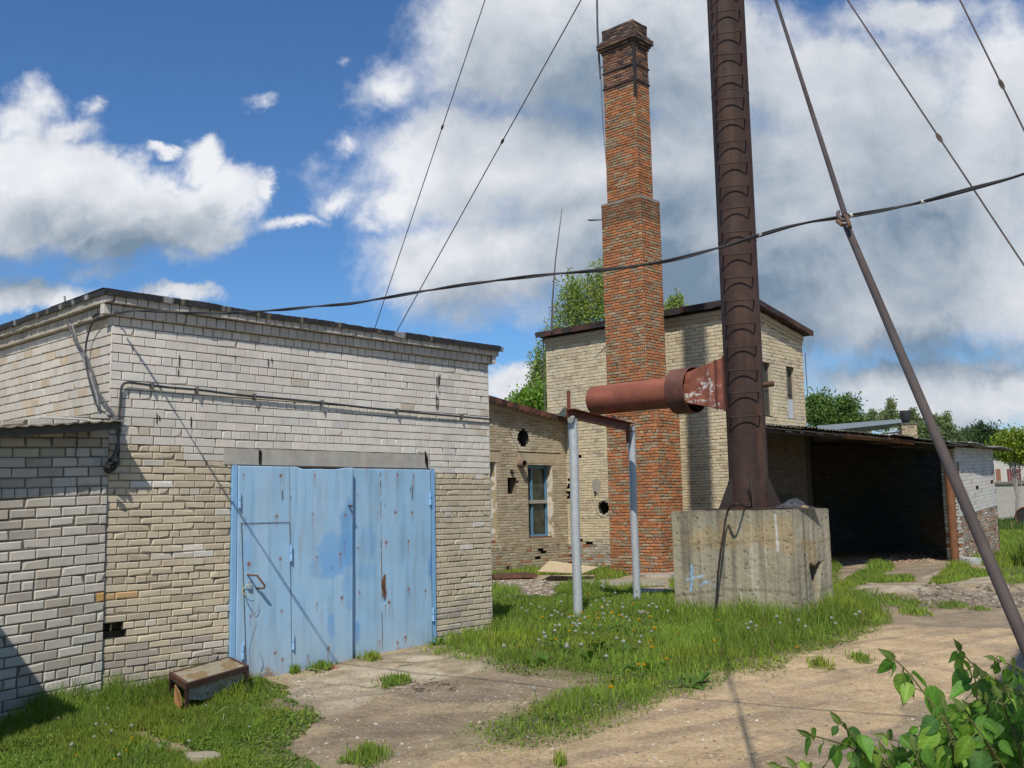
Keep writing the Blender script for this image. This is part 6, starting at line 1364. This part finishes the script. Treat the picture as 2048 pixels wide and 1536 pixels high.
pebbles((1840, 1180, 2048, 1215), 500, .03, .10, [(.16, .13, .10), (.22, .18, .14), (.30, .26, .2)], 4); pebbles((560, 1300, 1960, 1530), 4200, .005, .013, GC+[(.55, .50, .42), (.2, .16, .12)], 5); pebbles((560, 1320, 1900, 1530), 260, .014, .03, GC+[(.5, .46, .38)], 25); pebbles((700, 1370, 1200, 1420), 400, .006, .02, GC, 15); pebbles((540, 1330, 900, 1400), 500, .005, .015, GC, 16); pebbles((1900, 1105, 1960, 1125), 60, .05, .12, GC, 7); pebbles((520, 1370, 640, 1400), 60, .01, .03, GC, 8); pebbles((1660, 1120, 1900, 1165), 200, .01, .03, GC+[(.6, .58, .55)], 9)
mb.build('gravel', M_conc, label='gravel, clods and brick crumbs scattered over the yard', cat='gravel', kind='stuff', shift=False)
mb = MB(); rr = random.Random(3)
for _ in range(70):
    x, y = rr.uniform(440, 1150), rr.uniform(1300, 1530); p = at_g(x, y, .008); a = rr.random()*6; l = rr.uniform(.03, .13); mb.tube([p, p+np.array([math.cos(a)*l, math.sin(a)*l, .01]), p+np.array([math.cos(a+.4)*l*1.8, math.sin(a+.4)*l*1.8, 0])], .0022, 4, (.30, .23, .13))
for (x0, y0, x1, y1) in ((430, 1440, 470, 1428), (445, 1460, 450, 1440), (360, 1418, 400, 1412), (600, 1362, 640, 1345), (500, 1365, 560, 1352)): p, q = at_g(x0, y0, .05), at_g(x1, y1, .03); mb.tube([p, (p+q)/2+Z*.05, q], .0035, 5, (.50, .46, .25))
mb.build('dry_stalks', M_wood, label='dry straw stalks and twigs littering the bare ground', cat='straw', kind='stuff', shift=False)
mb = MB()
for (px, py) in ((860, 1375),):
    for _ in range(26): p = at_g(px+rr.gauss(0, 38), py+rr.gauss(0, 6), .01); a = rr.random()*6; l = rr.uniform(.04, .14); mb.tube([p, p+np.array([math.cos(a)*l, math.sin(a)*l*.6, .015])], .004, 4, (.09, .065, .045))
mb.build('twig_litter', M_wood, label='dark rotten twigs scattered on the ground before the gate', cat='twigs', kind='stuff', shift=False)

# ================================================================== BUILDINGS OUTSIDE THE FRAME THAT THROW THE CORNER SHADOWS
s0 = WL.S(0, 1280); aw = -2.15; Hw = s0[1]+1.476*(s0[0]-aw)
wg = thing('brick_wing', 'low white brick wing left of the lean-to, outside the view', 'building', WL.P(aw-1, 0, 1)); W5 = Wall(WL.P(aw, 0, 0), -WF.n)
mb = MB(); mb.box(WL.P(aw, 0), -u, WL.n, Z, (.02, 2.5), (.0, 1.75), (-.2, Hw), (.4, .38, .34)); mb.build('wall', M_conc, wg); mb = MB(); mb.box(WL.P(aw, 0), -u, WL.n, Z, (-.05, 2.6), (-.0, 1.8), (Hw, Hw+.05), (.1, .1, .1)); mb.build('roof', M_felt, wg)
e0, e1 = gp(2043, 1285), gp(1968, 1392); ed = (e1-e0); ed[2] = 0; ed /= np.linalg.norm(ed); Hb = 8.6; offv = np.array([-math.sin(SUN_AZ), -math.cos(SUN_AZ), 0])*(Hb/math.tan(SUN_EL))
st0 = e0-offv; rgt = np.array([-ed[1], ed[0], 0]); rgt = rgt if rgt[0] > 0 else -rgt
og = thing('side_outbuilding', 'plain tall rendered building right of the view, seen by its shadow', 'building', st0*np.array([1, 1, 0])+rgt*2)
mb = MB(); mb.box(st0*np.array([1, 1, 0]), ed, rgt, Z, (-.2, 5.6), (.15, 5), (-.2, Hb-.15), (.40, .37, .32)); mb.build('wall', M_conc, og); mb = MB(); mb.box(st0*np.array([1, 1, 0]), ed, rgt, Z, (-.3, 5.7), (0, 5.2), (Hb-.149, Hb), (.1, .1, .1)); mb.build('roof', M_felt, og)
# ================================================================== TREES
def leafcloud(pts, size, cols, r, flat=.0):
    n = len(pts); a = r.normal(size=(n, 3)); a /= np.linalg.norm(a, axis=1)[:, None]; b = np.cross(a, r.normal(size=(n, 3))); b /= np.linalg.norm(b, axis=1)[:, None]
    s = (size*(.6+.8*r.random(n)))[:, None]; V = np.stack([pts-a*s, pts+b*s*.55, pts+a*s, pts-b*s*.55], 1).reshape(-1, 3); F = np.arange(n*4).reshape(n, 4); return V, F, np.repeat(cols, 4, 0)
def tree(name, base, height, blobs, nleaf, size, colr, label, cat='tree', droop=0.0, seed=1, group=None, trunk_r=.15, tcol=(.30, .28, .25), clump=.28, trunkpx=None):
    """blobs: (x, y, z, rx, ry, rz) relative to base in metres"""
    r = np.random.default_rng(seed); base = np.array(base, float); t = thing(name, label, cat, base, group)
    B = np.array(blobs, float); B[:, 3:] *= (.84 if group else 1.0); vol = (B[:, 3]*B[:, 4]*B[:, 5])**.8; pb = vol/vol.sum(); P, C = [], []
    nc = max(12, int(nleaf/34))
    for i in range(nc):
        k = r.choice(len(B), p=pb); d = r.normal(size=3); d /= np.linalg.norm(d); rad = r.random()**.45; c = B[k, :3]+d*B[k, 3:]*rad
        m = r.integers(20, 50); tone = r.uniform(.65, 1.3); cl = np.array(colr)*1.55*tone*np.array([r.uniform(.85, 1.25), 1, r.uniform(.8, 1.1)])
        if droop: 
            L_ = droop*r.uniform(.4, 1.3); tt = r.random(m); q = c+np.stack([r.normal(size=m)*clump*.35+tt*r.normal()*.15, r.normal(size=m)*clump*.35, -tt*L_], 1)
        else: q = c+r.normal(size=(m, 3))*clump*np.array([1, 1, .7])
        P.append(q); C.append(np.tile(cl, (m, 1))*r.uniform(.85, 1.15, (m, 1)))
    P = np.concatenate(P)+base; C = np.concatenate(C); V, F, CC = leafcloud(P, size, C, r)
    o = bpy.data.objects.new('crown', fast_mesh('crown', V, F, CC, M_leaf)); col0.objects.link(o); o.parent = t; o.location = -wloc(t)
    mb = MB(); top = np.array([B[:, 0].mean()*.5, B[:, 1].mean(), height*.92]); mb.tube([base-Z*.2, base+top*.35+np.array([.1, 0, 0]), base+top*.7, base+top], [trunk_r, trunk_r*.75, trunk_r*.4, .02], 9, tcol)
    for k in range(min(len(B)*3, 26)):
        b = B[k % len(B)]; f = r.uniform(.25, .85); s = base+top*f; e = base+b[:3]+r.normal(size=3)*b[3:]*.5; mb.tube([s, (s+e)/2+Z*.25*height*.1, e], [trunk_r*.35*(1.1-f), trunk_r*.2*(1.1-f), .012], 6, tcol)
    mb.build('trunk', M_bark, t, smooth=True)
    return t
def tbl(Y, px_base, items):
    """blobs from photo measurements at depth Y: (px, py, rx_px, ry_px)"""
    b = atY(px_base, 1000, Y); b[2] = .1; out = []
    for (x, y, rx, ry) in items:
        p = atY(x, y, Y)-b; s = Y/2018; out.append((p[0], random.uniform(-.6, .6)*rx*s*.5, p[2], rx*s, rx*s*.8, ry*s))
    return b, out
gB = (.165, .215, .065)
b, bl = tbl(44, 1160, [(1200, 535, 26, 34), (1150, 562, 40, 34), (1205, 585, 55, 55), (1145, 605, 42, 48), (1120, 650, 34, 44), (1180, 690, 60, 50), (1092, 680, 24, 34), (1082, 720, 25, 44), (1105, 760, 40, 50), (1066, 785, 28, 32), (1075, 745, 24, 30), (1240, 560, 30, 40), (1200, 760, 60, 60)])
tree('birch_tree', b, 12.2, bl, 40000, .055, gB, 'tall drooping birch behind the annex and tall building', droop=1.7, seed=11, trunk_r=.2, tcol=(.5, .49, .45), clump=.24)
b, bl = tbl(48, 1330, [(1345, 605, 18, 20), (1358, 588, 6, 18), (1330, 625, 30, 20)]); tree('birch_tree', b, 10.5, bl, 7000, .062, gB, 'birch top showing between the chimney and steel stack', droop=.9, seed=12, trunk_r=.14, tcol=(.5, .49, .45))
b, bl = tbl(40, 1060, [(1062, 800, 30, 16), (1050, 805, 25, 12), (1085, 815, 30, 16), (1095, 790, 20, 25)]); tree('leafy_shrub', b, 4.6, bl, 6000, .065, (.11, .20, .03), 'bright green bush peeping over the annex roof', 'bush', seed=13, trunk_r=.08)
b, bl = tbl(62, 1645, [(1642, 805, 16, 20), (1640, 830, 25, 22), (1625, 820, 18, 24), (1655, 845, 20, 14)]); tree('maple_tree', b, 7, bl, 7500, .09, (.08, .14, .04), 'dark green maple right of the tall building, left one', seed=14, clump=.35, group='trees beyond the sheds')
b, bl = tbl(62, 1690, [(1686, 808, 16, 14), (1690, 828, 24, 18), (1705, 845, 12, 10), (1675, 842, 22, 12)]); tree('maple_tree', b, 6.6, bl, 6500, .09, (.078, .135, .04), 'dark green maple left of the pale metal roof, right one', seed=15, clump=.35, group='trees beyond the sheds')
for i, (xb, its, lab) in enumerate((((1735), [(1735, 838, 16, 16), (1745, 825, 10, 12), (1722, 842, 14, 12)], 'low pale birch above the metal roof, left of three'), ((1778), [(1780, 805, 9, 16), (1775, 825, 18, 20), (1795, 830, 14, 18), (1765, 835, 16, 14)], 'pointed thin birch above the metal roof, middle of three'), ((1835), [(1838, 850, 14, 22), (1825, 825, 9, 14), (1815, 845, 10, 18)], 'thin birch just right of the black chimney cowl'),
      ((1855), [(1872, 835, 12, 12), (1868, 855, 16, 20), (1850, 860, 14, 18)], 'feathery birch right of the thick guy rod, left one'), ((1895), [(1893, 828, 9, 12), (1893, 848, 16, 20), (1910, 865, 12, 14), (1880, 870, 18, 14)], 'feathery birch right of the thick guy rod, right one'))):
    b, bl = tbl(80, xb, its); tree('birch_tree', b, 6.5, bl, 4200, .085, (.13, .17, .085), lab, droop=1.0, seed=20+i, clump=.4, trunk_r=.12, tcol=(.45, .44, .4), group='trees beyond the sheds')
for i, (xb, its, lab) in enumerate(((1938, [(1938, 875, 14, 14), (1930, 882, 12, 8)], 'hazy green tree left of the dark spruces'), (1960, [(1962, 858, 3, 12), (1963, 872, 8, 12), (1962, 888, 16, 12)], 'dark narrow spruce with a sharp tip, left of two'), (1985, [(1986, 862, 3, 10), (1987, 875, 8, 12), (1988, 890, 14, 10)], 'dark spruce with a sharp tip, nearer the bright round tree'))):
    b, bl = tbl(110, xb, its); tree('spruce_tree' if i else 'far_tree', b, 7, bl, 5000, .14, (.035, .065, .028) if i else (.06, .10, .045), lab, seed=30+i, clump=.5, trunk_r=.15, group='trees beyond the sheds')
b, bl = tbl(66, 2030, [(2030, 880, 26, 16), (2015, 895, 22, 16), (2050, 900, 34, 24), (2010, 905, 14, 12), (2075, 885, 25, 20)]); tree('round_tree', b, 5.5, bl, 11000, .10, (.14, .19, .025), 'bright yellow green round tree at the right edge', seed=34, clump=.4, group='trees beyond the sheds')
# distant woods closing the horizon
r = np.random.default_rng(90); n = 26000; ang = r.uniform(-1.15, 1.15, n); dist = 190+r.normal(size=n)*7; hh = 6.5+3.5*fbm(ang*40, ang*0, 1.0, 91, 4); P = np.stack([np.sin(ang)*dist, np.cos(ang)*dist, r.random(n)**.8*hh], 1)
cl = np.array([.045, .075, .03])*(.6+.9*r.random((n, 1))); V, F, C = leafcloud(P, .75, cl, r); o = bpy.data.objects.new('far_woods', fast_mesh('far_woods', V, F, C, M_leaf)); col0.objects.link(o); tag(o, 'distant dark line of woods on the horizon', 'woods', kind='stuff')
# weeds at the foot of the right-hand wall and fence
r = np.random.default_rng(95); X = np.concatenate([r.uniform(13, 19, 5000), r.uniform(22, 46, 9000)]); Y = np.concatenate([26.8+(X[:5000]-13)*1.05-r.random(5000)*1.8, r.uniform(50, 72, 9000)])
k = ~solid_block(X, Y); X, Y = X[k], Y[k]; blades('tall_weeds', X, Y, (.25+.45*fbm(X, Y, .8, 96, 3))*(.5+.7*r.random(len(X))), .03+.0006*Y, gcol(X, Y, r, (.085, .15, .03)), 'rank green weeds at the foot of the end wall and fence', 97)

# ================================================================== FOREGROUND BUSH
bush = thing('leafy_bush', 'lush green heart-leaved bush filling the bottom right corner', 'bush', (1.35, 2.05, 0))
LV_, LF_, LC_ = [], [], []; stems = MB(); rb = np.random.default_rng(8)
def leaf(p, dirn, nrm, L_, wd, c):
    """heart-shaped pointed leaf, folded along the midrib and curled"""
    d = dirn/np.linalg.norm(dirn); s = np.cross(d, nrm); s /= np.linalg.norm(s)+1e-9; n = np.cross(s, d)
    ts = [0, .06, .12, .20, .29, .38, .47, .56, .65, .74, .83, .91, 1.0]; ws = [.10, .62, .84, .97, 1.0, .96, .88, .77, .62, .45, .28, .13, .0]; base = sum(len(q) for q in LV_)
    V = []; fold = rb.uniform(.12, .45); curl = rb.uniform(.1, .6); wave = rb.uniform(0, 6); back = -.07
    for i, (t, w) in enumerate(zip(ts, ws)):
        cen = p+d*L_*t-n*curl*L_*t*t*.5; ww = wd*.5*w; sh = back*L_ if i == 0 else (back*.8*L_ if i == 1 else 0)
        for sd_ in (-1, -.66, -.33, 0, .33, .66, 1):
            V.append(cen+s*ww*sd_+n*(fold*ww*abs(sd_))+n*.05*wd*math.sin(wave+t*9+sd_*2)*abs(sd_)+(d*sh*abs(sd_) if i < 2 else 0))
    cc = []
    for i in range(len(ts)):
        for sd_ in (-1, -.66, -.33, 0, .33, .66, 1): cc.append(np.array(c)*(1.35 if sd_ == 0 else (1.12 if (i+int(abs(sd_)*3+.5)) % 2 else .90))*(.92+.16*rb.random()))
    F = [(base+i*7+k, base+i*7+k+1, base+(i+1)*7+k+1, base+(i+1)*7+k) for i in range(len(ts)-1) for k in range(6)]
    LV_.append(np.array(V)); LF_.extend(F); LC_.append(np.array(cc))
def lcol():
    t = rb.random(); b = np.array([.085, .19, .028]) if t < .55 else (np.array([.15, .25, .035]) if t < .8 else (np.array([.055, .12, .03]) if t < .98 else np.array([.17, .17, .05]))); return b*rb.uniform(1.0, 1.65)
def branch(pxs, Ys, n, Lf=.075, tip=True, rad=.0030):
    P = smoothpath([atY(x, y, Y) for (x, y), Y in zip(pxs, Ys)], 8); stems.tube(P, [rad*(.35+.65*i/(len(P)-1)) for i in range(len(P))], 6, (.10, .10, .035), cap=False)
    L_ = len(P)-1; side = 1
    for k in range(n):
        t = (k+.15)/n; i = min(int(t*L_), L_-1); p = P[i]+(P[i+1]-P[i])*(t*L_-i); ax = P[min(i+1, L_)]-P[i]; ax /= np.linalg.norm(ax)
        f = .55+.45*min(1, t*3)
        for sd_ in (side, -side):
            o = np.cross(ax, Fw)*sd_; o /= np.linalg.norm(o); pet = o*.6+rb.normal(size=3)*.35-Z*.25-ax*.1; pet /= np.linalg.norm(pet); pl = .018*f*rb.uniform(.6, 1.4); e = p+pet*pl
            stems.tube([p, p+pet*pl*.5+Z*.003, e], .0011, 4, (.14, .16, .05), cap=False)
            dn = np.array([o[0]*.55+rb.normal()*.25, rb.normal()*.35, -1+rb.uniform(-.25, .6)]); nn = -Fw*rb.uniform(.3, 1)+Z*.5+rb.normal(size=3)*.45; q9 = rb.uniform(.5, 1.12); leaf(e, dn, nn, Lf*f*.88*q9, Lf*.60*f*q9*rb.uniform(.75, 1.1), lcol())
        side = -side
    if tip:
        ax = P[0]-P[1]; ax /= np.linalg.norm(ax); leaf(P[0], ax+rb.normal(size=3)*.1, -Fw+rb.normal(size=3)*.3, Lf*.42, Lf*.2, np.array([.12, .17, .04]))
branch([(1788, 1318), (1812, 1340), (1842, 1378), (1880, 1430), (1915, 1480), (1960, 1540), (2010, 1640)], [1.95, 1.95, 1.93, 1.9, 1.9, 1.95, 2.0], 9, .085)
branch([(1680, 1446), (1692, 1458), (1722, 1483), (1760, 1512), (1800, 1560), (1850, 1660)], [1.75, 1.75, 1.75, 1.78, 1.8, 1.9], 5, .062)
branch([(1620, 1470), (1650, 1478), (1700, 1494), (1750, 1520), (1800, 1560), (1860, 1640)], [1.72, 1.72, 1.75, 1.8, 1.85, 1.9], 6, .058)
branch([(1775, 1475), (1800, 1483), (1850, 1486), (1900, 1490), (1960, 1510), (2020, 1560)], [1.9, 1.9, 1.9, 1.92, 1.95, 2.0], 6, .065)
branch([(1921, 1300), (1935, 1318), (1965, 1345), (2005, 1372), (2050, 1410), (2110, 1500)], [2.2, 2.2, 2.15, 2.15, 2.1, 2.1], 7, .068)
branch([(1990, 1318), (2012, 1326), (2050, 1345), (2100, 1400)], [2.3, 2.3, 2.3, 2.3], 5, .062)
branch([(1950, 1355), (1952, 1380), (1960, 1430), (1985, 1500), (2010, 1600)], [2.05, 2.05, 2.05, 2.05, 2.05], 6, .07)
branch([(1556, 1532), (1580, 1540), (1620, 1570), (1700, 1640)], [1.7, 1.7, 1.75, 1.8], 3, .05); branch([(1590, 1532), (1600, 1545), (1640, 1590), (1700, 1680)], [1.68, 1.68, 1.7, 1.8], 3, .05)
fill = [(1700, 1540), (1760, 1530), (1790, 1555), (1830, 1500), (1840, 1450), (1870, 1500), (1890, 1470), (1900, 1440), (1930, 1470), (1925, 1420), (1960, 1440), (1990, 1410), (2010, 1370), (2040, 1390), (2000, 1460), (2035, 1450), (1960, 1500), (2020, 1500), (1900, 1530), (1850, 1545), (2045, 1340), (1985, 1540), (2045, 1530), (1730, 1560), (1810, 1530), (1940, 1540)]+[(rb.uniform(1880, 2060), rb.uniform(1400, 1540)) for _ in range(34)]+[(rb.uniform(1960, 2060), rb.uniform(1340, 1440)) for _ in range(14)]+[(rb.uniform(1700, 1900), rb.uniform(1490, 1560)) for _ in range(22)]
for i, (x, y) in enumerate(fill):
    Y0 = rb.uniform(1.75, 2.45); dx, dy = rb.uniform(20, 90), rb.uniform(80, 190)
    branch([(x, y), (x+dx*.3, y+dy*.25), (x+dx*.7, y+dy*.6), (x+dx, y+dy)], [Y0, Y0, Y0, Y0+.05], int(rb.integers(4, 8)), rb.uniform(.045, .070), tip=bool(i % 2), rad=.0024)
# lower body of the bush, below the frame
for i in range(42):
    a = rb.uniform(0, 6.28); q = np.array([1.35, 2.1, 0])+np.array([math.cos(a)*.15, math.sin(a)*.12, 0]); tp = np.array([rb.uniform(.75, 1.75), rb.uniform(1.75, 2.6), rb.uniform(.7, 1.22)]); 
    x, y = proj(tp); 
    P = smoothpath([tp, (tp*.6+q*.4)+Z*.05, q], 6); stems.tube(P, [.002+.006*k/(len(P)-1) for k in range(len(P))], 6, (.10, .085, .045), cap=False)
    for k in range(0, 9):
        p = P[k]; leaf(p+rb.normal(size=3)*.02, np.array([rb.normal()*.6, rb.normal()*.6, -.8]), Z+rb.normal(size=3)*.5, .07, .048, lcol())
V = np.concatenate(LV_); o = bpy.data.objects.new('leaves', fast_mesh('leaves', V, np.array(LF_), np.clip(np.concatenate(LC_), .01, .6), M_bushleaf, True)); col0.objects.link(o); o.parent = bush; o.location = -wloc(bush)
stems.build('stem', M_bark, bush, smooth=True)
for o in (pS, pY):
    pass
for o in list(bpy.data.objects):
    if o.get('used') is not None: del o['used']
